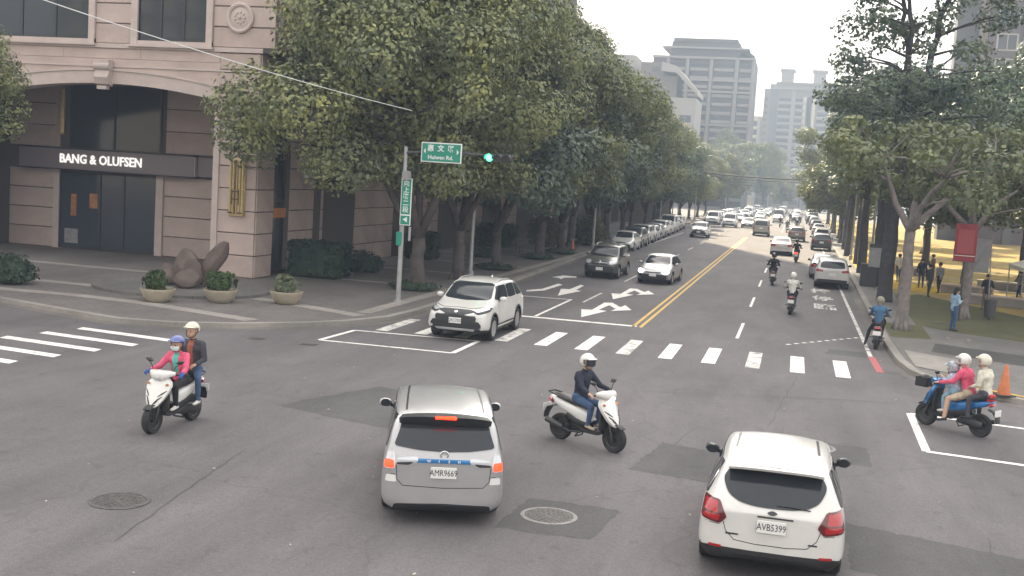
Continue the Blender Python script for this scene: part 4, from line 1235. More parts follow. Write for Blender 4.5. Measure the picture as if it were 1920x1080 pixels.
class Shell:
    """a body surface on which windows, lamps and lines are laid by casting rays"""
    def __init__(s, me):
        co = [v.co[:] for v in me.vertices]
        s.bvh = BVHTree.FromPolygons(co, [p.vertices[:] for p in me.polygons])
    DIR = {'F': Vector((0, -1, 0)), 'R': Vector((0, 1, 0)), 'S': Vector((-1, 0, 0)), 'T': Vector((0, 0, -1)), 'Q': Vector((1, 0, 0))}
    def hit(s, proj, a, b, off):
        d = s.DIR[proj]
        if proj in 'FR': o = Vector((a, 0, b)) - d * 8
        elif proj in 'SQ': o = Vector((0, a, b)) - d * 8
        else: o = Vector((a, b, 0)) - d * 8
        p, nrm, _, _ = s.bvh.ray_cast(o, d)
        if p is None:
            q = o + d * 7.0
            p, nrm, _, _ = s.bvh.find_nearest(q)
        if nrm.dot(d) > 0: nrm = -nrm
        nn = (nrm * 0.6 - d * 0.4).normalized()
        return p + nn * off
    def patch(s, mb, proj, poly, off=0.010, rings=9, smooth=2, cut=0.2, m=0, skirt=0.02):
        poly = chaikin(poly, smooth, cut) if smooth else poly
        if len(poly) < 24:
            q = []
            for i in range(len(poly)):
                a, b = poly[i], poly[(i + 1) % len(poly)]
                for t in range(4): q.append((a[0] + (b[0] - a[0]) * t / 4, a[1] + (b[1] - a[1]) * t / 4))
            poly = q
        n = len(poly)
        cx = sum(p[0] for p in poly) / n; cy = sum(p[1] for p in poly) / n
        vs = [s.hit(proj, cx, cy, off)]
        for r in range(1, rings + 1):
            t = r / rings
            for x, y in poly: vs.append(s.hit(proj, cx + (x - cx) * t, cy + (y - cy) * t, off))
        for x, y in poly: vs.append(s.hit(proj, cx + (x - cx) * 1.002, cy + (y - cy) * 1.002, -skirt))
        fs = []
        for j in range(n): fs.append((0, 1 + j, 1 + (j + 1) % n))
        for r in range(rings):
            for j in range(n):
                j2 = (j + 1) % n
                a = 1 + r * n
                fs.append((a + j, a + n + j, a + n + j2, a + j2))
        mb.add(vs, fs, m)
    def ribbon(s, mb, proj, pts, w=0.008, off=0.002, m=0, step=0.06):
        q = []
        for i in range(len(pts) - 1):
            a, b = pts[i], pts[i + 1]
            L_ = math.hypot(b[0] - a[0], b[1] - a[1]); k = max(1, int(L_ / step))
            for t in range(k): q.append((a[0] + (b[0] - a[0]) * t / k, a[1] + (b[1] - a[1]) * t / k))
        q.append(pts[-1])
        vs = []
        for i, p in enumerate(q):
            a = q[max(0, i - 1)]; b = q[min(len(q) - 1, i + 1)]
            dx, dy = b[0] - a[0], b[1] - a[1]; l = math.hypot(dx, dy) or 1
            nx, ny = -dy / l * w / 2, dx / l * w / 2
            vs.append(s.hit(proj, p[0] + nx, p[1] + ny, off)); vs.append(s.hit(proj, p[0] - nx, p[1] - ny, off))
        mb.add(vs, [(2 * i, 2 * i + 1, 2 * i + 3, 2 * i + 2) for i in range(len(q) - 1)], m)

WHEELS = {}
def wheel_meshes(rad, width, spokes=5, wmat='alloy'):
    key = (rad, width, spokes, wmat)
    if key in WHEELS: return WHEELS[key]
    r0 = rad * .66; h = width / 2
    t = MB().lathe([(r0, -h * .9), (rad * .9, -h), (rad * .985, -h * .8), (rad, -h * .4), (rad, h * .4), (rad * .985, h * .8), (rad * .9, h), (r0, h * .9)], 28, axis='x', closed=True)
    tm = t.mesh('tyre', 'tyre', smooth=True)
    m = MB().lathe([(r0 * 1.0, -h * .9), (r0, h * .88), (r0 * .93, h * .86), (r0 * .90, h * .2), (r0 * .3, h * .1), (0.0001, h * .1)], 24, axis='x', m=1)
    m.lathe([(r0 * 1.01, h * .86), (r0 * 1.01, h * .94), (r0 * .9, h * .94), (r0 * .9, h * .8)], 24, axis='x', m=0)
    m.lathe([(r0 * .26, h * .2), (r0 * .24, h * .82), (0.0001, h * .86)], 14, axis='x', m=0)
    for i in range(spokes):
        a = 2 * PI * i / spokes
        c, s_ = math.cos(a), math.sin(a)
        p0 = (h * .70, c * r0 * .15, s_ * r0 * .15); p1 = (h * .84, c * r0 * .92, s_ * r0 * .92)
        m.sweep([p0, p1], [r0 * .13, r0 * .17], [0.02, 0.014], n=6, e=4, up=(1, 0, 0), m=0)
    rm = m.mesh('rim', [wmat, 'wheel_well'], smooth=True)
    WHEELS[key] = (tm, rm)
    return WHEELS[key]

def add_wheels(root, pos, rad, width, spokes=5, wmat='alloy'):
    tm, rm = wheel_meshes(rad, width, spokes, wmat)
    for (x, y) in pos:
        w = link('wheel', tm, root, (x, y, rad))
        if x < 0: w.rotation_euler = (0, 0, PI)
        link('rim', rm, w)

def plate(root, shell, proj, z, txt=None, w=0.36, h=0.16, back=False, part='number_plate', at=None):
    p = shell.hit(proj, 0, z, 0.0)
    sgn = -1 if proj == 'R' else 1
    b = MB().bbox(-w / 2, w / 2, -0.008, 0.008, -h / 2, h / 2, 0.004)
    o = b.build(part, 'plate_white', root)
    o.location = (0, p.y + sgn * 0.022, z)
    if txt:
        t = link('plate_lettering', text_mesh(txt, h * 0.78, 'plate_ink', 0.0008, bold=0.0, sx=0.76), o)
        t.location = (0, sgn * 0.0105, -0.003)
        t.rotation_euler = (PI / 2, 0, 0 if proj == 'R' else PI)
    return o

def make_car(name, label, cat, cfg, group=None):
    root = thing(name, label, cat, group=group)
    L_, W_, H_, Z0 = cfg['dims']
    rad = cfg.get('rad', 0.32); ya, yb = cfg['axles']
    lvl = cfg.get('level', 3)
    body = body_from_stations(cfg['st'], cfg['dims'], 'body', lvl, cfg.get('crease', .35))
    sh = Shell(body)
    # wheel arches cut out of the shell
    pm = cfg['paint']
    if cfg.get('cut', True):
        c = MB()
        for y in (ya, yb):
            for s in (-1, 1):
                x0, x1 = (W_ / 2 - 0.27, W_ / 2 + 0.2) if s > 0 else (-W_ / 2 - 0.2, -W_ / 2 + 0.27)
                c.lathe([(rad + .055, x0), (rad + .055, x1)], 26, (0, y, rad + 0.01), 'x')
        cm = c.mesh('cutter', 'wheel_well', merge=True)
        co = bpy.data.objects.new('cutter', cm); COL.objects.link(co)
        body.materials.clear(); body.materials.append(MAT[pm]); body.materials.append(MAT['black_plastic']); body.materials.append(MAT['wheel_well'])
        b2 = eval_mesh(body, [('BOOLEAN', dict(operation='DIFFERENCE', object=co, solver='EXACT', material_mode='TRANSFER'))], 'body')
        bpy.data.objects.remove(co)
        if len(b2.polygons) > 200: body = b2
    if len(body.materials) < 2:
        body.materials.clear(); body.materials.append(MAT[pm]); body.materials.append(MAT['black_plastic'])
    zc = cfg.get('clad', Z0 + .06); zce = cfg.get('clad_end', zc)
    names = [m.name for m in body.materials if m]
    wi = names.index('wheel_well') if 'wheel_well' in names else -1
    for p in body.polygons:
        if p.material_index == wi: continue
        c = p.center
        if p.normal.z < -0.6 or c.z < (zce if abs(c.y) > L_ / 2 - 0.55 else zc): p.material_index = 1
        else: p.material_index = 0
    body.polygons.foreach_set('use_smooth', [True] * len(body.polygons))
    body.set_sharp_from_angle(angle=R(50))
    bo = link('body', body, root)
    add_wheels(root, [(s * (W_ / 2 - cfg.get('tw', .215) / 2 - .012), y) for y in (ya, yb) for s in (-1, 1)], rad, cfg.get('tw', .215), cfg.get('spokes', 5), cfg.get('wmat', 'alloy'))
    # dark arch lips
    if cfg.get('arch'):
        for y in (ya, yb):
            for pr in 'SQ':
                mb = MB()
                pts = [(y + (rad + .075) * math.cos(a), rad + .01 + (rad + .075) * math.sin(a)) for a in np.linspace(-.35, PI + .35, 22)]
                sh.ribbon(mb, pr, pts, 0.06, 0.006, step=.2)
                mb.build('arch_trim', 'black_plastic', root, smooth=True)
    for row in cfg['patches']:
        pname, mt, proj, poly = row[:4]
        o = dict(row[4]) if len(row) > 4 else {}
        mir = o.pop('mirror', False); sub = o.pop('under', None)
        sides = []
        if proj == 'S': sides = [('S', poly), ('Q', poly)]
        elif mir: sides = [(proj, poly), (proj, [(-a, b) for a, b in poly][::-1])]
        else: sides = [(proj, poly)]
        for pr, pl in sides:
            mb = MB(); sh.patch(mb, pr, pl, **o)
            mb.build(pname, mt, root, smooth=True)
    for row in cfg.get('lines', []):
        pname, mt, proj, pts, w = row[:5]
        off = row[5] if len(row) > 5 else 0.002
        for pr in (('S', 'Q') if proj == 'S' else (proj,)):
            mb = MB(); sh.ribbon(mb, pr, pts, w, off)
            mb.build(pname, mt, root)
    # mirrors
    if 'mirror' in cfg:
        my, mz, mlen = cfg['mirror']
        mm = cfg.get('mirror_mat', pm)
        for s in (-1, 1):
            x0 = abs(sh.hit('S', my, mz - 0.03, 0).x)
            mb = MB()
            mb.sweep([(s * (x0 - .03), my + .01, mz - .05), (s * (x0 + .06), my, mz - .02)], [.03, .03], [.02, .02], n=8, up=(0, 1, 0))
            h = MB().sweep([(s * (x0 + .035), my + .02, mz), (s * (x0 + .07), my + .015, mz + .005), (s * (x0 + .15), my, mz + .012), (s * (x0 + mlen - .03), my - .01, mz + .008), (s * (x0 + mlen), my - .02, mz)],
                       [.03, .062, .075, .06, .02], [.03, .072, .085, .07, .02], n=12, e=2.6, up=(0, 1, 0))
            mo = h.build('wing_mirror', mm, root, smooth='all')
            mb.build('stalk', 'black_plastic', mo, smooth=True)
            g = MB()
            q = [(.05, -.055), (mlen - .03, -.045), (mlen - .02, .03), (mlen - .06, .07), (.06, .065)]
            q = chaikin(q, 2)
            vs = [(s * (x0 + a), my - .082, mz + b + .008) for a, b in q]
            vs += [(s * (x0 + a), my - .05, mz + b + .008) for a, b in q]
            n = len(q)
            g.add(vs, [tuple(range(n))] + [(i, (i + 1) % n, n + (i + 1) % n, n + i) for i in range(n)])
            g.build('mirror_glass', 'car_glass', mo)
    for pr, z, txt in cfg.get('plates', []):
        plate(root, sh, pr, z, txt)
    if cfg.get('fin'):
        fy = cfg['fin']; p = sh.hit('T', 0, fy, 0)
        MB().sweep([(0, fy + .10, p.z - .012), (0, fy, p.z + .02), (0, fy - .06, p.z + .045), (0, fy - .08, p.z + .0)], [.03, .025, .008, .012], [.01, .02, .02, .01], n=8).build('roof_fin', pm, root, smooth=True)
    if cfg.get('wiper'):
        a, b, z0_, z1_ = cfg['wiper']
        p = sh.hit('R', a, z0_, .012); q = sh.hit('R', b, z1_, .016)
        MB().sweep([p, (p + q) / 2 + Vector((0, -.006, .01)), q], [.012, .010, .006], .008, n=6).build('wiper', 'black_plastic', root, smooth=True)
    if cfg.get('extra'): cfg['extra'](root, sh, cfg)
    return root

# --- station tables (rear to front): y, zb, wb, zm, wm, zs, ws, zu, wu, zt
ST_HATCH = [
 (-2.18, 0.36, 0.56, 0.52, 0.66, 0.8, 0.7, 0.9, 0.6, 0.92),
 (-2.12, 0.24, 0.7, 0.5, 0.88, 0.86, 0.86, 0.98, 0.72, 1),
 (-1.86, 0.2, 0.78, 0.55, 0.93, 0.96, 0.9, 1.23, 0.7, 1.28),
 (-1.55, 0.19, 0.8, 0.58, 0.93, 1, 0.89, 1.44, 0.657, 1.49),
 (-0.95, 0.18, 0.8, 0.58, 0.92, 0.99, 0.89, 1.49, 0.678, 1.54),
 (-0.2, 0.18, 0.8, 0.58, 0.91, 0.97, 0.88, 1.49, 0.689, 1.55),
 (0.4, 0.18, 0.8, 0.58, 0.91, 0.95, 0.87, 1.44, 0.668, 1.5),
 (0.85, 0.18, 0.8, 0.58, 0.91, 0.94, 0.87, 1.18, 0.7, 1.24),
 (1.22, 0.19, 0.79, 0.56, 0.92, 0.9, 0.86, 0.97, 0.7, 1.03),
 (1.75, 0.2, 0.76, 0.54, 0.91, 0.78, 0.84, 0.86, 0.66, 0.92),
 (2.06, 0.22, 0.68, 0.48, 0.82, 0.66, 0.76, 0.74, 0.58, 0.78),
 (2.18, 0.3, 0.5, 0.45, 0.62, 0.58, 0.6, 0.64, 0.46, 0.66)]
ST_MPV = [
 (-2.3, 0.34, 0.52, 0.52, 0.64, 0.84, 0.7, 0.98, 0.62, 1),
 (-2.24, 0.22, 0.68, 0.5, 0.84, 0.92, 0.82, 1.06, 0.72, 1.09),
 (-2.05, 0.2, 0.74, 0.55, 0.87, 1, 0.84, 1.34, 0.741, 1.38),
 (-1.78, 0.19, 0.76, 0.58, 0.87, 1.03, 0.84, 1.54, 0.698, 1.6),
 (-0.95, 0.18, 0.76, 0.58, 0.86, 1.02, 0.83, 1.61, 0.698, 1.67),
 (-0.1, 0.18, 0.76, 0.58, 0.86, 1, 0.83, 1.6, 0.698, 1.66),
 (0.6, 0.18, 0.76, 0.58, 0.86, 0.98, 0.82, 1.49, 0.676, 1.55),
 (1.1, 0.18, 0.76, 0.58, 0.86, 0.96, 0.82, 1.18, 0.719, 1.24),
 (1.45, 0.19, 0.75, 0.56, 0.86, 0.92, 0.81, 0.99, 0.68, 1.05),
 (1.9, 0.2, 0.72, 0.54, 0.85, 0.8, 0.79, 0.88, 0.62, 0.93),
 (2.18, 0.22, 0.64, 0.48, 0.78, 0.68, 0.72, 0.76, 0.54, 0.8),
 (2.3, 0.3, 0.48, 0.45, 0.6, 0.6, 0.58, 0.66, 0.44, 0.68)]
ST_SUV = [
 (-2.23, 0.4, 0.56, 0.58, 0.66, 0.92, 0.72, 1.04, 0.62, 1.06),
 (-2.16, 0.28, 0.72, 0.56, 0.88, 1, 0.86, 1.12, 0.74, 1.15),
 (-1.92, 0.24, 0.78, 0.6, 0.93, 1.06, 0.9, 1.35, 0.714, 1.4),
 (-1.62, 0.23, 0.8, 0.62, 0.93, 1.1, 0.89, 1.56, 0.683, 1.62),
 (-0.95, 0.22, 0.8, 0.62, 0.92, 1.09, 0.89, 1.63, 0.693, 1.69),
 (-0.1, 0.22, 0.8, 0.62, 0.92, 1.07, 0.88, 1.64, 0.704, 1.7),
 (0.48, 0.22, 0.8, 0.62, 0.92, 1.05, 0.88, 1.58, 0.683, 1.64),
 (0.9, 0.22, 0.8, 0.62, 0.92, 1.04, 0.88, 1.3, 0.724, 1.36),
 (1.24, 0.23, 0.79, 0.6, 0.93, 1.01, 0.87, 1.09, 0.74, 1.14),
 (1.8, 0.24, 0.78, 0.58, 0.93, 0.92, 0.86, 1.01, 0.7, 1.05),
 (2.1, 0.27, 0.7, 0.55, 0.86, 0.82, 0.8, 0.9, 0.62, 0.93),
 (2.23, 0.36, 0.54, 0.55, 0.66, 0.74, 0.64, 0.8, 0.5, 0.82)]
ST_SEDAN = [
 (-2.32, 0.38, 0.54, 0.52, 0.64, 0.8, 0.68, 0.9, 0.58, 0.92),
 (-2.25, 0.26, 0.7, 0.5, 0.86, 0.88, 0.84, 0.98, 0.7, 1.01),
 (-1.98, 0.2, 0.76, 0.55, 0.9, 0.94, 0.86, 1.05, 0.7, 1.09),
 (-1.62, 0.19, 0.78, 0.57, 0.9, 0.97, 0.86, 1.11, 0.724, 1.16),
 (-1.15, 0.18, 0.79, 0.58, 0.89, 0.97, 0.86, 1.35, 0.651, 1.41),
 (-0.62, 0.18, 0.79, 0.58, 0.89, 0.96, 0.86, 1.43, 0.651, 1.49),
 (-0.05, 0.18, 0.79, 0.58, 0.89, 0.95, 0.86, 1.45, 0.651, 1.51),
 (0.42, 0.18, 0.79, 0.58, 0.89, 0.94, 0.85, 1.39, 0.64, 1.45),
 (0.92, 0.18, 0.79, 0.58, 0.89, 0.92, 0.85, 1.11, 0.693, 1.17),
 (1.28, 0.19, 0.78, 0.56, 0.89, 0.88, 0.84, 0.95, 0.68, 1),
 (1.82, 0.2, 0.75, 0.54, 0.88, 0.78, 0.82, 0.84, 0.64, 0.89),
 (2.18, 0.22, 0.66, 0.48, 0.8, 0.66, 0.74, 0.73, 0.56, 0.76),
 (2.32, 0.3, 0.48, 0.45, 0.6, 0.58, 0.58, 0.64, 0.46, 0.66)]
ST_VAN = [
 (-2.45, 0.36, 0.62, 0.6, 0.74, 1.05, 0.76, 1.21, 0.714, 1.24),
 (-2.4, 0.26, 0.76, 0.58, 0.92, 1.1, 0.9, 1.51, 0.819, 1.56),
 (-2.28, 0.24, 0.8, 0.62, 0.95, 1.14, 0.93, 1.82, 0.777, 1.88),
 (-1.9, 0.23, 0.82, 0.64, 0.95, 1.15, 0.93, 1.9, 0.777, 1.96),
 (-0.8, 0.22, 0.82, 0.64, 0.95, 1.14, 0.93, 1.92, 0.777, 1.98),
 (0.3, 0.22, 0.82, 0.64, 0.95, 1.12, 0.93, 1.91, 0.777, 1.97),
 (0.95, 0.22, 0.82, 0.64, 0.95, 1.1, 0.92, 1.82, 0.756, 1.88),
 (1.45, 0.22, 0.82, 0.64, 0.95, 1.08, 0.92, 1.44, 0.798, 1.5),
 (1.8, 0.23, 0.8, 0.62, 0.95, 1.02, 0.9, 1.15, 0.798, 1.19),
 (2.15, 0.25, 0.76, 0.58, 0.93, 0.92, 0.86, 1.02, 0.7, 1.05),
 (2.38, 0.28, 0.68, 0.54, 0.84, 0.82, 0.78, 0.9, 0.6, 0.92),
 (2.45, 0.36, 0.52, 0.54, 0.66, 0.74, 0.66, 0.8, 0.5, 0.82)]
def side_glass(A, B, C_, D, zb, zt, pillar=0.05, mids=()):
    """side window polys between lower front A, lower rear D, upper front B, upper rear C_ , split at mids"""
    out = []
    cuts = [None] + list(mids) + [None]
    for i in range(len(cuts) - 1):
        f, r = cuts[i], cuts[i + 1]
        def edge(z, t):
            if t is None: return None
        lo_f = A if f is None else f - pillar / 2; up_f = B if f is None else f - pillar / 2
        lo_r = D if r is None else r + pillar / 2; up_r = C_ if r is None else r + pillar / 2
        out.append([(lo_f, zb), (up_f, zt), (up_r, zt), (lo_r, zb)])
    return out

def cfg_hatch(paint_='car_white', txt='AVB5399'):
    P = []
    P.append(('rear_window', 'car_glass', 'R', [(-.655, 1.21), (-.58, 1.315), (-.3, 1.352), (0, 1.36), (.3, 1.352), (.58, 1.315), (.655, 1.21), (.57, 1.06), (.42, .985), (.2, .955), (-.2, .955), (-.42, .985), (-.57, 1.06)], dict(smooth=2, off=.014)))
    P.append(('windscreen', 'car_glass', 'F', [(-.66, 1.02), (-.56, 1.37), (.56, 1.37), (.66, 1.02), (0, 1.0)], dict(cut=.1)))
    for q in side_glass(.98, .42, -1.50, -1.84, .985, 1.345, .06, (-.30, -1.22)): P.append(('side_window', 'car_glass', 'S', q, dict(cut=.1)))
    P.append(('tail_lamp', 'lamp_dark_red', 'R', [(.66, .985), (.855, .99), (.885, .74), (.64, .70), (.555, .79)], dict(mirror=True, off=.014, cut=.1)))
    P.append(('tail_lamp_lens', 'lamp_red', 'R', [(.68, .96), (.835, .965), (.84, .84), (.67, .83)], dict(mirror=True, off=.020, cut=.1)))
    P.append(('tail_lamp_lens', 'lamp_red', 'R', [(.64, .81), (.85, .815), (.86, .765), (.66, .735)], dict(mirror=True, off=.020, cut=.1)))
    P.append(('lower_bumper', 'black_plastic', 'R', [(-.74, .41), (0, .395), (.74, .41), (.72, .27), (-.72, .27)], dict(cut=.08, off=.006)))
    P.append(('reflector', 'lamp_red', 'R', [(.60, .425), (.76, .43), (.76, .40), (.60, .395)], dict(mirror=True, off=.016, cut=.1)))
    P.append(('badge', 'trim_dark', 'R', [(-.075, .905), (0, .935), (.075, .905), (0, .875)], dict(off=.012)))
    P.append(('tailgate_handle', 'trim_dark', 'R', [(-.18, .862), (.26, .862), (.26, .843), (-.18, .843)], dict(off=.010, smooth=0)))
    P.append(('badge', 'trim_dark', 'R', [(-.56, .60), (-.40, .60), (-.40, .58), (-.56, .58)], dict(off=.006, smooth=0)))
    P.append(('badge', 'trim_dark', 'R', [(.46, .575), (.57, .575), (.57, .555), (.46, .555)], dict(off=.006, smooth=0)))
    P.append(('grille', 'black_plastic', 'F', [(-.5, .62), (.5, .62), (.42, .40), (-.42, .40)], {}))
    P.append(('headlamp', 'lamp_clear', 'F', [(.5, .70), (.80, .80), (.84, .68), (.56, .60)], dict(mirror=True, off=.012)))
    Ln = [('tailgate_line', 'gap_line', 'R', [(-.60, .74), (-.56, .62), (-.45, .515), (-.2, .49), (.2, .49), (.45, .515), (.56, .62), (.60, .74)], .010),
          ('bumper_line', 'gap_line', 'R', [(-.885, .71), (-.64, .69)], .008), ('bumper_line', 'gap_line', 'R', [(.64, .69), (.885, .71)], .008),
          ('door_line', 'gap_line', 'S', [(-.32, 1.3), (-.30, .35)], .009), ('door_line', 'gap_line', 'S', [(-1.16, .98), (-1.05, .78), (-.95, .35)], .009), ('door_line', 'gap_line', 'S', [(.86, .9), (.80, .35)], .009),
          ('roof_strip', 'trim_dark', 'T', [(-.535, .05), (-.545, -.95)], .035), ('roof_strip', 'trim_dark', 'T', [(.535, .05), (.545, -.95)], .035),
          ('door_handle', 'car_white_b', 'S', [(-.16, .845), (-.38, .85)], .035, .022), ('door_handle', 'car_white_b', 'S', [(-1.02, .865), (-1.24, .87)], .035, .022)]
    def extra(root, sh, cfg):
        # roof spoiler over the rear window
        v = []
        mb = MB()
        top = []; low = []
        for i in range(13):
            x = -.60 + 1.2 * i / 12
            k = 1 - (abs(x) / .66) ** 3
            p = sh.hit('T', x, -1.62, .004)
            top.append((x, -1.62, p.z)); low.append((x, -1.86 - .05 * k, 1.37 + .03 * k))
        mb.add(top + low, [(i, i + 1, 14 + i, 13 + i) for i in range(12)])
        mb.add([(x, y + .02, z - .035) for x, y, z in low] + low, [(i, i + 1, 14 + i, 13 + i) for i in range(12)])
        mb.build('roof_spoiler', paint_, root, smooth=True)
    return dict(dims=(4.36, 1.84, 1.475, .17), axles=(1.30, -1.35), rad=.325, st=ST_HATCH, paint=paint_, patches=P, lines=Ln, clad=.24, clad_end=.40, mirror=(.72, .99, .23), mirror_mat='trim_dark', plates=[('R', .735, txt)], wiper=(.05, .46, .99, .975), extra=extra)

def cfg_mpv(paint_='car_silver', txt='AMR9669'):
    P = []
    P.append(('rear_window', 'car_glass', 'R', [(-.70, 1.11), (-.64, 1.28), (-.60, 1.42), (0, 1.46), (.60, 1.42), (.64, 1.28), (.70, 1.11), (.36, 1.065), (0, 1.05), (-.36, 1.065)], dict(cut=.10, smooth=2, off=.016)))
    P.append(('windscreen', 'car_glass', 'F', [(-.64, 1.03), (-.54, 1.47), (.54, 1.47), (.64, 1.03), (0, 1.01)], dict(cut=.1)))
    for q in side_glass(1.18, .62, -1.78, -2.02, 1.03, 1.45, .07, (-.10, -1.05)): P.append(('side_window', 'car_glass', 'S', q, dict(cut=.1)))
    P.append(('tail_lamp', 'lamp_clear', 'R', [(.69, 1.03), (.775, 1.02), (.82, .80), (.68, .80), (.66, .90)], dict(mirror=True, off=.014, cut=.12)))
    P.append(('brake_lamp', 'lamp_brake', 'R', [(.69, .925), (.80, .925), (.815, .815), (.685, .815)], dict(mirror=True, off=.020, cut=.12)))
    P.append(('reversing_lamp', 'lamp_clear', 'R', [(.36, .985), (.655, .955), (.665, .865), (.48, .86), (.36, .92)], dict(mirror=True, off=.014, cut=.14)))
    P.append(('reversing_lamp_lens', 'trim_dark', 'R', [(.41, .915), (.65, .90), (.655, .87), (.48, .868)], dict(mirror=True, off=.018, cut=.14)))
    P.append(('trim_strip', 'blue_strip', 'R', [(-.37, .96), (.37, .96), (.37, .905), (-.37, .905)], dict(off=.012, smooth=0)))
    P.append(('corner_reflector', 'plate_white', 'R', [(.66, .715), (.79, .715), (.80, .62), (.645, .62)], dict(mirror=True, off=.006, cut=.1)))  # highlight on the bumper corners, painted as white patches
    P.append(('diffuser', 'black_plastic', 'R', [(-.66, .315), (0, .335), (.66, .315), (.70, .19), (-.70, .19)], dict(cut=.08, off=.008)))
    P.append(('grille', 'black_plastic', 'F', [(-.5, .62), (.5, .62), (.42, .40), (-.42, .40)], {}))
    P.append(('headlamp', 'lamp_clear', 'F', [(.48, .70), (.74, .80), (.78, .68), (.52, .60)], dict(mirror=True, off=.012)))
    Ln = [('tailgate_line', 'gap_line', 'R', [(-.655, .86), (-.64, .66), (-.56, .575), (0, .555), (.56, .575), (.64, .66), (.655, .86)], .010),
          ('bumper_line', 'gap_line', 'R', [(-.85, .74), (-.66, .725)], .008), ('bumper_line', 'gap_line', 'R', [(.66, .725), (.85, .74)], .008),
          ('door_line', 'gap_line', 'S', [(-.10, 1.4), (-.08, .35)], .009), ('door_line', 'gap_line', 'S', [(-1.12, 1.02), (-1.05, .35)], .009), ('door_line', 'gap_line', 'S', [(.95, .9), (.92, .35)], .009),
          ('roof_strip', 'trim_dark', 'T', [(-.525, .25), (-.555, -1.60)], .03), ('roof_strip', 'trim_dark', 'T', [(.525, .25), (.555, -1.60)], .03),
          ('door_handle', 'chrome', 'S', [(.05, .86), (-.05, .86)], .03, .02), ('door_handle', 'chrome', 'S', [(-.9, .88), (-1.0, .88)], .03, .02)]
    def extra(root, sh, cfg):
        mb = MB(); top = []; mid = []; low = []
        for i in range(15):
            x = -.655 + 1.31 * i / 14
            k = 1 - (abs(x) / .70) ** 4
            p = sh.hit('T', x * .93, -1.74, .006)
            w_ = sh.hit('R', x, 1.37, .03)
            top.append((x * .93, -1.74, p.z)); mid.append((x, w_.y - .05 - .05 * k, 1.44 + .065 * k)); low.append((x * .985, w_.y - .02, 1.375))
        n = 15
        mb.add(top + mid + low, [(i, i + 1, n + i + 1, n + i) for i in range(n - 1)] + [(n + i, n + i + 1, 2 * n + i + 1, 2 * n + i) for i in range(n - 1)])
        sp = mb.build('roof_spoiler', 'trim_dark', root, smooth=True)
        b = MB()
        b.bbox(-.15, .15, mid[7][1] - .016, mid[7][1] + .05, mid[7][2] - .028, mid[7][2] + .006, .006)
        b.build('brake_light_bar', 'lamp_brake', sp)
        b = MB(); p = sh.hit('R', 0, 1.0, .008)
        prof = [(.052 + .014 * math.cos(t), .010 * math.sin(t)) for t in np.linspace(0, 2 * PI, 7)[:-1]]
        b.lathe(prof, 20, (0, p.y, 1.012), 'y', closed=True)
        b.build('emblem', 'chrome', root, smooth=True)
        for i, ch in enumerate('WISH'):
            t = link('trim_lettering', text_mesh(ch, .05, 'plate_white', .001, bold=.002), root)
            x = -.21 + .14 * i
            q = sh.hit('R', x, .932, .016)
            t.location = (x, q.y, .932); upright(t)
    return dict(dims=(4.60, 1.72, 1.585, .16), axles=(1.38, -1.37), rad=.325, st=ST_MPV, paint=paint_, patches=P, lines=Ln, clad=.20, clad_end=.20, mirror=(.88, 1.06, .23), plates=[('R', .775, txt)], extra=extra)

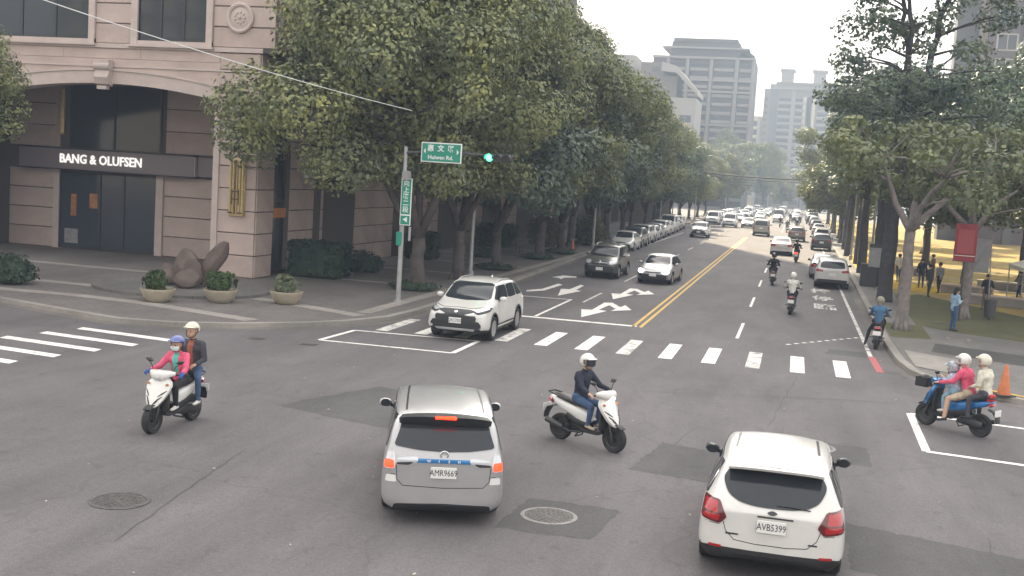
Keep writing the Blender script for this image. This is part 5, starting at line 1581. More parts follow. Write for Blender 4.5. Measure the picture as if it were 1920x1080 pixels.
def cfg_suv(paint_='car_white', txt=None, brand=True, rear=True, detail=True, level=3, lit=False, dims=(4.46, 1.83, 1.62, .20)):
    P = []
    P.append(('windscreen', 'car_glass', 'F', [(-.70, 1.12), (-.60, 1.54), (.60, 1.54), (.70, 1.12), (0, 1.09)], dict(cut=.1)))
    P.append(('rear_window', 'car_glass', 'R', [(-.66, 1.13), (-.58, 1.46), (.58, 1.46), (.66, 1.13), (0, 1.10)], dict(cut=.12)))
    for q in side_glass(1.02, .50, -1.55, -1.80, 1.11, 1.49, .07, (-.22, -1.12)): P.append(('side_window', 'car_glass', 'S', q, dict(cut=.1)))
    P.append(('lower_bumper', 'black_plastic', 'F', [(-.66, .60), (.66, .60), (.74, .50), (.72, .33), (-.72, .33), (-.74, .50)], dict(cut=.08, off=.008)))
    P.append(('grille', 'trim_dark', 'F', [(-.46, .90), (.46, .90), (.60, .70), (.58, .56), (-.58, .56), (-.60, .70)], dict(cut=.10, off=.012)))
    P.append(('skid_strip', 'alloy', 'F', [(-.58, .385), (.58, .385), (.54, .325), (-.54, .325)], dict(cut=.05, off=.020)))
    P.append(('headlamp', 'black_plastic', 'F', [(.44, .875), (.80, .955), (.85, .93), (.85, .84), (.62, .785)], dict(mirror=True, off=.010, cut=.12)))
    P.append(('headlamp_lens', 'lamp_on' if lit else 'lamp_clear', 'F', [(.47, .880), (.80, .945), (.83, .905), (.62, .835)], dict(mirror=True, off=.016, cut=.12)))
    P.append(('emblem', 'chrome', 'F', [(-.07, .835), (0, .87), (.07, .835), (0, .80)], dict(off=.02)))
    P.append(('tail_lamp', 'lamp_red', 'R', [(.46, 1.0), (.80, 1.05), (.86, .92), (.50, .90)], dict(mirror=True, off=.014, cut=.12)))
    P.append(('rear_bumper', 'black_plastic', 'R', [(-.80, .52), (.80, .52), (.78, .26), (-.78, .26)], dict(cut=.08, off=.006)))
    Ln = []
    if detail:
        Ln = [('door_line', 'gap_line', 'S', [(-.24, 1.45), (-.22, .42)], .009), ('door_line', 'gap_line', 'S', [(-1.18, 1.1), (-1.02, .75), (-.95, .42)], .009), ('door_line', 'gap_line', 'S', [(.86, 1.0), (.80, .42)], .009),
              ('bonnet_line', 'gap_line', 'F', [(-.82, .985), (-.44, .93), (0, .945), (.44, .93), (.82, .985)], .010),
              ('door_handle', 'car_white_b', 'S', [(-.06, .96), (-.28, .965)], .035, .022), ('door_handle', 'car_white_b', 'S', [(-1.0, .98), (-1.2, .985)], .035, .022),
              ('sill_trim', 'black_plastic', 'S', [(.95, .36), (-.95, .36)], .16, .008)]
    def extra(root, sh, cfg):
        if not detail: return
        for s in (-1, 1):
            pts = []
            for y in np.linspace(.25, -1.35, 9):
                p = sh.hit('T', s * .58, y, .0)
                e = .035 if -1.3 < y < .2 else .0
                pts.append((s * .58, y, p.z + e))
            MB().sweep(pts, .016, .014, n=6).build('roof_rail', 'alloy', root, smooth=True)
    return dict(dims=dims, axles=(1.33, -1.31), rad=.345, tw=.225, st=ST_SUV, paint=paint_, patches=P, lines=Ln, clad=.34, clad_end=.36, arch=detail, mirror=(.72, 1.13, .24), fin=-1.35, plates=([('F', .60, txt), ('R', .78, None)]), extra=extra, level=level, spokes=5)

def cfg_suvbox(paint_='car_olive', level=3, dims=(4.5, 1.78, 1.72, .22)):
    st = []
    for r in ST_SUV:
        y, zb, wb, zm, wm, zs, ws, zu, wu, zt = r
        st.append((y, zb, wb, zm, wm, zs * 1.02, ws, zu * (1.04 if zu > 1.15 else 1.0), wu * 1.06, zt * (1.04 if zt > 1.2 else 1.0)))
    P = []
    P.append(('windscreen', 'car_glass', 'F', [(-.70, 1.14), (-.62, 1.60), (.62, 1.60), (.70, 1.14), (0, 1.12)], dict(cut=.08)))
    P.append(('rear_window', 'car_glass', 'R', [(-.66, 1.15), (-.60, 1.52), (.60, 1.52), (.66, 1.15)], dict(cut=.10)))
    for q in side_glass(1.02, .55, -1.62, -1.80, 1.14, 1.56, .07, (-.22, -1.12)): P.append(('side_window', 'car_glass', 'S', q, dict(cut=.08)))
    P.append(('lower_bumper', 'black_plastic', 'F', [(-.84, .66), (.84, .66), (.82, .26), (-.82, .26)], dict(cut=.06, off=.008)))
    P.append(('grille', 'trim_dark', 'F', [(-.44, .93), (.44, .93), (.40, .72), (-.40, .72)], dict(cut=.08, off=.010)))
    P.append(('headlamp', 'lamp_clear', 'F', [(.48, .95), (.84, .97), (.86, .80), (.50, .76)], dict(mirror=True, off=.014, cut=.12)))
    P.append(('tail_lamp', 'lamp_red', 'R', [(.66, 1.12), (.80, 1.12), (.85, .80), (.70, .78)], dict(mirror=True, off=.014, cut=.12)))
    P.append(('rear_bumper', 'black_plastic', 'R', [(-.82, .58), (.82, .58), (.78, .28), (-.78, .28)], dict(cut=.08, off=.006)))
    Ln = [('door_line', 'gap_line', 'S', [(-.24, 1.45), (-.22, .42)], .009), ('door_line', 'gap_line', 'S', [(.86, 1.0), (.80, .42)], .009),
          ('grille_bar', 'chrome', 'F', [(-.40, .83), (.40, .83)], .03, .014), ('grille_bar', 'chrome', 'F', [(0, .92), (0, .74)], .03, .014),
          ('sill_trim', 'black_plastic', 'S', [(.95, .40), (-.95, .40)], .18, .008)]
    def extra(root, sh, cfg):
        for s in (-1, 1):
            pts = [(s * .62, y, sh.hit('T', s * .62, y, 0).z + (.05 if -1.35 < y < .2 else 0)) for y in np.linspace(.25, -1.4, 9)]
            MB().sweep(pts, .02, .016, n=6).build('roof_rail', 'alloy', root, smooth=True)
    return dict(dims=dims, axles=(1.33, -1.33), rad=.35, tw=.225, st=st, paint=paint_, patches=P, lines=Ln, clad=.42, clad_end=.34, arch=True, mirror=(.72, 1.15, .22), plates=[('F', .52, None), ('R', .86, None)], extra=extra, level=level)

def cfg_sedan(paint_='car_grey', lit=False, level=3, dims=(4.62, 1.78, 1.46, .16), txt=None):
    P = []
    P.append(('windscreen', 'car_glass', 'F', [(-.65, .99), (-.54, 1.36), (.54, 1.36), (.65, .99), (0, .97)], dict(cut=.1)))
    P.append(('rear_window', 'car_glass', 'R', [(-.62, 1.10), (-.52, 1.36), (.52, 1.36), (.62, 1.10), (0, 1.085)], dict(cut=.1)))
    for q in side_glass(1.04, .46, -.98, -1.42, .975, 1.33, .06, (-.22,)): P.append(('side_window', 'car_glass', 'S', q, dict(cut=.12)))
    P.append(('lower_grille', 'black_plastic', 'F', [(-.74, .52), (.74, .52), (.76, .20), (-.76, .20)], dict(cut=.08, off=.006)))
    P.append(('grille', 'trim_dark', 'F', [(-.40, .68), (.40, .68), (.34, .585), (-.34, .585)], dict(cut=.10, off=.010)))
    P.append(('headlamp', 'lamp_clear', 'F', [(.40, .69), (.78, .77), (.84, .68), (.80, .60), (.46, .575)], dict(mirror=True, off=.012, cut=.14)))
    if lit: P.append(('headlamp_bulb', 'lamp_on', 'F', [(.48, .72), (.76, .74), (.76, .585), (.48, .575)], dict(mirror=True, off=.024, cut=.25)))
    P.append(('tail_lamp', 'lamp_red', 'R', [(.44, .86), (.80, .92), (.86, .74), (.48, .72)], dict(mirror=True, off=.014, cut=.12)))
    P.append(('rear_valance', 'black_plastic', 'R', [(-.70, .34), (.70, .34), (.68, .20), (-.68, .20)], dict(cut=.08, off=.006)))
    Ln = [('door_line', 'gap_line', 'S', [(-.22, 1.3), (-.20, .35)], .009), ('door_line', 'gap_line', 'S', [(.88, .9), (.82, .35)], .009), ('door_line', 'gap_line', 'S', [(-1.1, .95), (-.98, .35)], .009),
          ('bonnet_line', 'gap_line', 'F', [(-.74, .80), (-.40, .73), (0, .735), (.40, .73), (.74, .80)], .009),
          ('grille_bar', 'chrome', 'F', [(-.40, .655), (.40, .655)], .02, .014), ('boot_line', 'gap_line', 'R', [(-.60, .70), (-.46, .60), (.46, .60), (.60, .70)], .009)]
    return dict(dims=dims, axles=(1.36, -1.34), rad=.315, st=ST_SEDAN, paint=paint_, patches=P, lines=Ln, clad=.20, clad_end=.20, mirror=(.74, .98, .21), plates=[('F', .50, None), ('R', .80, txt)], level=level)

def cfg_van(paint_='car_beige', level=3, dims=(4.9, 1.90, 1.96, .2)):
    P = []
    P.append(('windscreen', 'car_glass', 'F', [(-.74, 1.20), (-.64, 1.80), (.64, 1.80), (.74, 1.20)], dict(cut=.08)))
    P.append(('rear_window', 'car_glass', 'R', [(-.70, 1.22), (-.64, 1.74), (.64, 1.74), (.70, 1.22)], dict(cut=.10)))
    for q in side_glass(1.50, 1.02, -2.05, -2.15, 1.18, 1.76, .10, (.55, -.80)): P.append(('side_window', 'car_glass', 'S', q, dict(cut=.08)))
    P.append(('grille', 'trim_dark', 'F', [(-.5, .92), (.5, .92), (.46, .74), (-.46, .74)], dict(cut=.08, off=.010)))
    P.append(('lower_grille', 'black_plastic', 'F', [(-.76, .50), (.76, .50), (.72, .27), (-.72, .27)], dict(cut=.08, off=.006)))
    P.append(('headlamp', 'lamp_clear', 'F', [(.54, .95), (.84, .97), (.86, .78), (.56, .76)], dict(mirror=True, off=.012, cut=.14)))
    P.append(('tail_lamp', 'lamp_red', 'R', [(.76, 1.14), (.86, 1.14), (.88, .76), (.78, .76)], dict(mirror=True, off=.014, cut=.12)))
    P.append(('rear_bumper', 'black_plastic', 'R', [(-.84, .48), (.84, .48), (.8, .26), (-.8, .26)], dict(cut=.08, off=.008)))
    Ln = [('door_line', 'gap_line', 'S', [(.5, 1.7), (.5, .35)], .01), ('door_line', 'gap_line', 'S', [(-.8, 1.7), (-.8, .35)], .01), ('tailgate_line', 'gap_line', 'R', [(-.76, 1.78), (-.76, .52), (.76, .52), (.76, 1.78)], .01)]
    return dict(dims=dims, axles=(1.50, -1.50), rad=.34, st=ST_VAN, paint=paint_, patches=P, lines=Ln, clad=.28, clad_end=.26, mirror=(1.05, 1.25, .26), plates=[('F', .62, None), ('R', .92, None)], level=level)
# ------------------------------------------------------------------ cars in place
place(make_car('hatchback_car', 'white hatchback with red tail lamps and plate AVB5399 at the bottom right', 'car', cfg_hatch()), (.03, 16.33, 0), 0)
place(make_car('estate_car', 'silver car with blue tailgate strip and lit brake lamps, plate AMR9669', 'car', cfg_mpv()), (-5.17, 16.72, 0), R(19))
place(make_car('suv_car', 'white SUV with black grille turning over the zebra crossing', 'car', cfg_suv(txt='QRC7020')), (-9.40, 33.60, 0), R(179.5), scale=1.05)
GC = 'moving cars'; GK = 'cars parked along the left kerb'
place(make_car('suv_car', 'boxy olive grey SUV with roof rails approaching in the left lane', 'car', cfg_suvbox(), GC), (-9.48, 58.95, 0), R(178.5))
place(make_car('sedan_car', 'silver sedan with bright headlamps approaching beside the yellow line', 'car', cfg_sedan('car_silver', lit=True), GC), (-6.57, 58.2, 0), R(177))
BASE = {}
def base(kind, pm, level=2):
    k = (kind, pm)
    if k not in BASE:
        c = dict(suv=lambda: cfg_suv(pm, level=level, detail=False), sedan=lambda: cfg_sedan(pm, level=level), van=lambda: cfg_van(pm, level=level), hatch=lambda: cfg_hatch(pm, None), box=lambda: cfg_suvbox(pm, level=level))[kind]()
        c['level'] = level
        if kind == 'hatch': c['plates'] = [('R', .735, None), ('F', .5, None)]
        nm = dict(suv='suv_car', sedan='sedan_car', van='van', hatch='hatchback_car', box='suv_car')[kind]
        BASE[k] = [make_car(nm, 'car', 'van' if kind == 'van' else 'car', c), False]
    b = BASE[k]
    if not b[1]:
        b[1] = True
        return b[0]
    return copy_tree(b[0])
def car(kind, pm, x, y, rz, label, group):
    return place(base(kind, pm), (x, y, 0), R(rz), label, group)
# right lanes, seen from behind
car('suv', 'car_white', 2.18, 64.5, -1, 'white SUV stopped at the right kerb beyond the lane lettering', 'cars at the right kerb')
car('sedan', 'car_silver', 1.95, 71.2, 0, 'silver sedan just ahead of the white SUV at the right kerb', 'cars at the right kerb')
car('sedan', 'car_white', -.92, 94.8, 0, 'white sedan driving away in the middle lane', GC)
car('suv', 'car_charcoal', 2.45, 107.5, 0, 'dark SUV at the right kerb ahead of the silver sedan', 'cars at the right kerb')
car('van', 'car_beige', -3.72, 132.8, 0, 'beige van driving away beside the yellow line', GC)
car('suv', 'car_bronze', .25, 124.5, 0, 'bronze SUV driving away behind the dark riders', GC)
car('sedan', 'car_white', 3.0, 150, 0, 'white sedan at the right kerb under the yellowish trees', 'cars at the right kerb')
car('hatch', 'car_white', 2.9, 128, 0, 'small white car half hidden by the dark trunks at the right kerb', 'cars at the right kerb')
car('hatch', 'car_grey', 3.0, 170, 0, 'grey hatchback farther along the right kerb', 'cars at the right kerb')
car('sedan', 'car_white', -2.9, 196, 0, 'white sedan in the far traffic right of the yellow line', GC)
# left lanes, coming towards the camera
car('suv', 'car_white', -9.38, 116.3, 180, 'white SUV with broad grille coming out of the shade', GC)
car('van', 'car_white', -8.65, 156, 180, 'white van coming towards the junction in the left lane', GC)
car('van', 'car_white', -11.4, 163, 180, 'second white van half hidden behind the first', GC)
car('sedan', 'car_beige', -6.3, 158, 180, 'pale sedan coming on beside the yellow line', GC)
car('hatch', 'car_silver', -8.8, 182, 180, 'silver hatchback in the far oncoming lane', GC)
# parked row on the left
row = [('sedan', 'car_white', 'first of the parked row, white sedan by the lamp post'), ('suv', 'car_charcoal', 'second of the parked row, dark SUV'), ('suv', 'car_white', 'third of the parked row, white SUV'), ('hatch', 'car_white', 'fourth of the parked row, white hatchback'), ('sedan', 'car_silver', 'fifth of the parked row, silver sedan'),
       ('suv', 'car_white', 'sixth of the parked row, white SUV'), ('sedan', 'car_white', 'seventh of the parked row, white sedan'), ('van', 'car_white', 'eighth of the parked row, white van'), ('hatch', 'car_grey', 'ninth of the parked row, grey hatchback'), ('suv', 'car_silver', 'tenth of the parked row, silver SUV')]
y = 84.0
for i, (k, pm, lab) in enumerate(row):
    car(k, pm, -12.25 - (.03 * (y - 84)), y, 180 - .6, lab + ' facing the junction', GK)
    y += 5.7
# distant queue
far = []
cols = ['car_white', 'car_silver', 'car_white', 'car_grey', 'car_charcoal', 'car_white', 'car_beige', 'car_black']
kinds = ['sedan', 'suv', 'hatch', 'van', 'sedan', 'suv']
n_ = 0
ordn = ['first', 'second', 'third', 'fourth', 'fifth', 'sixth', 'seventh', 'eighth', 'ninth', 'tenth']
for lane, (x, y0, rz, step, cnt, wh) in enumerate(((-6.4, 206, 180, 19, 7, 'in the distant oncoming queue beside the yellow line'), (-9.4, 214, 180, 17, 7, 'in the distant oncoming outer lane'), (-12.6, 176, 180, 9, 9, 'in the distant row parked on the left'),
                                       (-3.2, 224, 0, 21, 6, 'in the distant departing queue beside the yellow line'), (.2, 212, 0, 19, 6, 'in the distant departing middle lane'), (2.9, 192, 0, 12, 7, 'in the distant row at the right kerb'))):
    for i in range(cnt):
        k = kinds[(i * 2 + lane) % 6]; pm = cols[(i * 3 + lane * 5) % 8]
        if (k, pm) not in BASE and len(BASE) > 20: k, pm = list(BASE)[(i * 5 + lane * 3) % len(BASE)]
        car(k, pm, x + random.uniform(-.25, .25), y0 + step * i + random.uniform(-2, 2), rz, '%s %s car, %s %s' % (('white' if 'white' in pm else pm.split('_')[1]), 'far', ordn[i], wh), 'distant traffic')
# ------------------------------------------------------------------ motor scooters
paint('scooter_white', (0.70, 0.69, 0.66)); paint('scooter_blue', (0.02, 0.16, 0.42), 0.2); paint('scooter_black', (0.014, 0.015, 0.018), 0.1)
paint('scooter_red', (0.38, 0.02, 0.02)); paint('scooter_maroon', (0.10, 0.02, 0.025)); paint('scooter_teal', (0.02, 0.06, 0.07), 0.2)
mat('seat_vinyl', (0.022, 0.022, 0.025), 0.5)
mat('lamp_amber_off', (0.45, 0.16, 0.03), 0.2, coat=.8)
mat('engine_grey', (0.06, 0.06, 0.063), 0.45, 0.5)
SC = {}
def scooter_meshes():
    r, w = .25, .066
    tyre = MB().lathe([(r - .085, -w * .8), (r - .02, -w), (r, -w * .55), (r + .006, 0), (r, w * .55), (r - .02, w), (r - .085, w * .8)], 26, axis='x', closed=True).mesh('tyre', 'tyre', smooth=True)
    rim = MB().lathe([(r - .08, -w * .75), (r - .10, -w * .5), (r - .10, w * .5), (r - .08, w * .75)], 22, axis='x', closed=True)
    for i in range(5):
        a = 2 * PI * i / 5
        rim.sweep([(0, 0, 0), (0, math.cos(a) * (r - .07), math.sin(a) * (r - .07))], .018, .02, n=6)
    rim.lathe([(.045, -w * .9), (.045, w * .9)], 12, axis='x'); rim.lathe([(r - .09, -.012), (r - .09, .012)], 18, axis='x')
    SC['tyre'] = tyre; SC['rim'] = rim.mesh('rim', 'engine_grey', smooth=True)
    def arc(cy, cz, rr, a0, a1, k, ww, hh):
        return [(0, cy + rr * math.cos(a), cz + rr * math.sin(a)) for a in np.linspace(a0, a1, k)], [ww] * k, [hh] * k
    p, ws, hs = arc(.635, r, r + .035, R(20), R(150), 9, .075, .014)
    def add(name, mb, m): SC[name] = (mb, m)
    # the sweep side axis: use up=(1,0,0) so widths run along x
    mb = MB()
    for a0, a1 in ((R(48), R(150)),):
        path = [(0, .635 + (r + .022) * math.cos(a), r + (r + .022) * math.sin(a)) for a in np.linspace(a0, a1, 10)]
        mb.sweep(path, [.012] * 10, [.078] * 10, n=10, e=3, up=(1, 0, 0))
    add('front_fender', mb, 'black_plastic')
    mb = MB()
    for s in (-1, 1): mb.sweep([(s * .075, .635, r), (s * .075, .56, .50), (s * .06, .50, .66)], [.022, .026, .028], n=8)
    add('fork', mb, 'engine_grey')
    # apron: faceted front shield with a ridge, pointed at the bottom
    rows = [(.45, .035, .715, .70), (.50, .10, .715, .665), (.60, .165, .68, .60), (.72, .215, .625, .53), (.83, .238, .565, .465), (.90, .215, .525, .44), (.965, .14, .475, .42)]
    ts = (-1, -.72, -.38, 0, .38, .72, 1); nc = len(ts)
    def ap_pt(t, q, off=0.0):
        z, hw, yc, ye = q
        return (t * hw, yc - (yc - ye) * abs(t) ** 1.5 + off, z)
    mb = MB(); vs = [ap_pt(t, q) for q in rows for t in ts] + [ap_pt(t, q, -.07) for q in rows for t in ts]
    fs = []; nr = len(rows); o_ = nr * nc
    for i in range(nr - 1):
        for j in range(nc - 1):
            k = i * nc + j
            fs += [(k, k + 1, k + nc + 1, k + nc), (o_ + k, o_ + k + nc, o_ + k + nc + 1, o_ + k + 1)]
        fs += [(i * nc, (i + 1) * nc, o_ + (i + 1) * nc, o_ + i * nc), (i * nc + nc - 1, o_ + i * nc + nc - 1, o_ + (i + 1) * nc + nc - 1, (i + 1) * nc + nc - 1)]
    for i in (0, nr - 1):
        for j in range(nc - 1): fs.append((i * nc + j, o_ + i * nc + j, o_ + i * nc + j + 1, i * nc + j + 1))
    mb.add(vs, fs)
    add('front_apron', mb, 'paint')
    mb = MB()
    for s in (-1, 1):
        for t0, z0, t1, z1 in ((.35, .565, .80, .665), (.45, .665, .92, .765), (.20, .52, .62, .59)):
            def at(t, z):
                for i in range(nr - 1):
                    if rows[i][0] <= z <= rows[i + 1][0]:
                        u = (z - rows[i][0]) / (rows[i + 1][0] - rows[i][0]); return ap_pt(t, tuple(rows[i][k] * (1 - u) + rows[i + 1][k] * u for k in range(4)), .004)
            mb.sweep([at(s * t0, z0), at(s * (t0 + t1) / 2, (z0 + z1) / 2), at(s * t1, z1)], [.006, .014, .006], [.008, .010, .006], n=6, up=(0, 1, 0))
    add('apron_decals', mb, 'black_plastic')
    mb = MB()
    for s in (-1, 1): mb.ball((s * .19, .50, .87), 1, 8, 6, (.03, .035, .022))
    add('indicator', mb, 'lamp_amber_off')
    mb = MB().sweep([(0, .40, .38), (0, .40, .60), (0, .36, .86)], [.17, .19, .13], [.05, .04, .04], n=12, e=3, up=(0, 1, 0))
    add('leg_shield', mb, 'black_plastic')
    # handlebar cowl with lamp
    mb = MB().sweep([(-.25, .33, 1.05), (-.17, .38, 1.045), (-.07, .43, 1.02), (.07, .43, 1.02), (.17, .38, 1.045), (.25, .33, 1.05)], [.03, .075, .12, .12, .075, .03], [.03, .055, .085, .085, .055, .03], n=12, e=3.2, up=(0, 0, 1))
    add('handlebar_cowl', mb, 'paint')
    add('headlamp', MB().ball((0, .515, .985), 1, 12, 8, (.10, .035, .05)), 'headlamp')
    mb = MB()
    for s in (-1, 1): mb.sweep([(s * .10, .37, 1.02), (s * .24, .34, 1.03), (s * .38, .29, 1.02)], [.014, .016, .018], n=8)
    add('handlebar', mb, 'black_plastic')
    for s, nm in ((-1, 'mirror_l'), (1, 'mirror_r')):
        mb = MB().sweep([(s * .19, .34, 1.05), (s * .24, .33, 1.16), (s * .30, .31, 1.22)], .008, n=6)
        mb.sweep([(s * .25, .305, 1.235), (s * .30, .30, 1.25), (s * .37, .295, 1.265)], [.015, .04, .02], [.035, .055, .03], n=10, up=(0, 1, 0), roundcap=.015)
        add(nm, mb, 'black_plastic')
    add('floorboard', MB().sweep([(0, .44, .34), (0, .30, .30), (0, .0, .30), (0, -.10, .34)], [.15, .16, .16, .14], [.035, .04, .04, .04], n=12, e=4), 'black_plastic')
    mb = MB().sweep([(0, .08, .70), (0, -.02, .755), (0, -.25, .765), (0, -.45, .80), (0, -.66, .845), (0, -.78, .85)], [.07, .115, .135, .125, .115, .07], [.03, .055, .06, .06, .055, .025], n=14, e=2.6)
    add('seat', mb, 'seat_vinyl')
    mb = MB().sweep([(0, .05, .42), (0, -.05, .55), (0, -.22, .60), (0, -.45, .66), (0, -.70, .73), (0, -.90, .79)], [.10, .135, .15, .145, .115, .045], [.15, .14, .115, .095, .07, .025], n=14, e=3.4)
    add('rear_body', mb, 'paint')
    mb = MB().sweep([(0, .06, .38), (0, -.10, .42), (0, -.30, .46), (0, -.46, .52)], [.12, .14, .13, .09], [.10, .10, .10, .06], n=12, e=3)
    add('side_cover', mb, 'black_plastic')
    mb = MB().sweep([(0, -.83, .72), (0, -.905, .745)], [.11, .085], [.05, .035], n=12, e=2.6); add('tail_lamp', mb, 'lamp_red')
    mb = MB().sweep([(-.13, -.42, .80), (-.15, -.70, .86), (-.09, -.92, .885), (.09, -.92, .885), (.15, -.70, .86), (.13, -.42, .80)], .014, n=8); add('grab_rail', mb, 'black_plastic')
    mb = MB().sweep([(0, -.80, .62), (0, -.93, .58), (0, -1.0, .46), (0, -1.02, .36)], [.08, .10, .09, .07], [.012] * 4, n=10, e=4, up=(0, 1, 0)); add('rear_fender', mb, 'black_plastic')
    add('number_plate', MB().bbox(-.125, .125, -1.005, -.992, .50, .64, .004), 'plate_white')
    mb = MB().sweep([(-.02, -.15, .30), (-.06, -.35, .30), (-.10, -.62, .27), (-.10, -.74, .27)], [.07, .07, .05, .04], [.09, .10, .09, .06], n=12, e=3); add('engine_case', mb, 'engine_grey')
    mb = MB().sweep([(.08, -.10, .24), (.11, -.35, .22), (.14, -.50, .26)], [.02, .02, .03], n=8); mb.sweep([(.14, -.48, .27), (.145, -.62, .30), (.15, -.88, .36)], [.045, .062, .055], [.045, .062, .055], n=12); add('exhaust', mb, 'engine_grey')
    mb = MB()
    for s in (-1, 1): mb.sweep([(s * .08, -.12, .26), (s * .10, -.20, .16)], .014, n=6)
    mb.sweep([(-.11, -.20, .15), (.11, -.20, .15)], .016, n=6); add('centre_stand', mb, 'engine_grey')
    mb = MB()
    for s in (-1, 1): mb.sweep([(s * .12, -.32, .36), (s * .24, -.33, .36)], .018, n=6)
    add('foot_pegs', mb, 'engine_grey')
scooter_meshes()

def make_scooter(label, paintm, loc, rotz, group=None, lamp_on=False, basket=False, skip=(), name='motor_scooter', topbox=False, tail_on=False, cat='scooter'):
    o = thing(name, label, cat, loc, rotz, group)
    for nm, y in (('front_wheel', .635), ('rear_wheel', -.635)):
        wl = link(nm, SC['tyre'], o, (0, y, .245)); link('rim', SC['rim'], wl)
    for key, val in list(SC.items()):
        if not isinstance(val, tuple) or not isinstance(key, str) or key in skip: continue
        mb, m = val
        if m == 'paint': m = paintm
        if m == 'headlamp': m = 'lamp_on' if lamp_on else 'lamp_clear'
        if key == 'tail_lamp' and tail_on: m = 'lamp_brake'
        ck = ('mesh', key, m)
        nm = 'mirror' if key.startswith('mirror') else key
        if ck not in SC: SC[ck] = mb.mesh(nm, m, smooth=True)
        link(nm, SC[ck], o)
    if basket:
        mb = MB()
        mb.box(-.17, .17, .60, .62, .86, 1.06); mb.box(-.17, .17, .86, .88, .86, 1.06); mb.box(-.17, -.155, .60, .88, .86, 1.06); mb.box(.155, .17, .60, .88, .86, 1.06); mb.box(-.16, .16, .61, .87, .85, .865)
        b = mb.build('basket', 'black_plastic', o)
        MB().ball((0, .74, 1.02), 1, 12, 8, (.15, .12, .10)).build('bag', 'seat_vinyl', b, smooth=True)
    if topbox:
        MB().bbox(-.20, .20, -1.02, -.66, .90, 1.16, .04).build('top_box', 'black_plastic', o, smooth=True)
    return o

# ------------------------------------------------------------------ people
SKIN = 'skin'
mat('skin', (0.50, 0.315, 0.225), 0.55, var=0.06, vscale=8)
mat('hair_black', (0.012, 0.010, 0.010), 0.6)
mat('eye_dark', (0.01, 0.01, 0.01), 0.3)
mat('lip', (0.30, 0.10, 0.09), 0.5)
def cloth(name, rgb, rgb2=None, sc=7): return mat(name, rgb, 0.85, var=0.28, vscale=sc, bump=0.9, bscale=9, rgb2=rgb2)
for n_, c_ in dict(pink=(0.62, 0.09, 0.17), teal=(0.10, 0.42, 0.36), charcoal_cloth=(0.05, 0.053, 0.065), navy=(0.018, 0.022, 0.04), jeans=(0.045, 0.085, 0.17), jeans_dark=(0.025, 0.04, 0.08), trousers_black=(0.018, 0.018, 0.022), white_cloth=(0.62, 0.60, 0.56), blue_jacket=(0.045, 0.115, 0.21),
                   black_cloth=(0.014, 0.015, 0.018), light_blue=(0.30, 0.44, 0.60), grey_cloth=(0.22, 0.22, 0.22), rust=(0.30, 0.10, 0.06), tan=(0.42, 0.34, 0.25), pale_jeans=(0.22, 0.36, 0.46), cream_cloth=(0.58, 0.55, 0.46), brown_cloth=(0.14, 0.09, 0.06), glove_blue=(0.03, 0.10, 0.36)).items(): cloth(n_, c_)
cloth('floral', (0.62, 0.64, 0.68), (0.22, 0.30, 0.44), 22)
mat('helmet_white', (0.66, 0.65, 0.62), 0.3, coat=0.5); mat('helmet_blue', (0.10, 0.13, 0.34), 0.3, coat=0.5); mat('helmet_cream', (0.62, 0.58, 0.48), 0.3, coat=0.5); mat('helmet_olive', (0.20, 0.20, 0.14), 0.4); mat('helmet_black', (0.015, 0.015, 0.018), 0.3, coat=0.5)
mat('helmet_pattern', (0.62, 0.62, 0.62), 0.35, rgb2=(0.10, 0.14, 0.20), vscale=9)
mat('visor', (0.03, 0.035, 0.045), 0.08, 0, 0.6); mat('mask_white', (0.62, 0.66, 0.64), 0.8); mat('shoe_white', (0.62, 0.60, 0.57), 0.6); mat('shoe_dark', (0.02, 0.02, 0.022), 0.6); mat('shoe_tan', (0.40, 0.32, 0.23), 0.7)

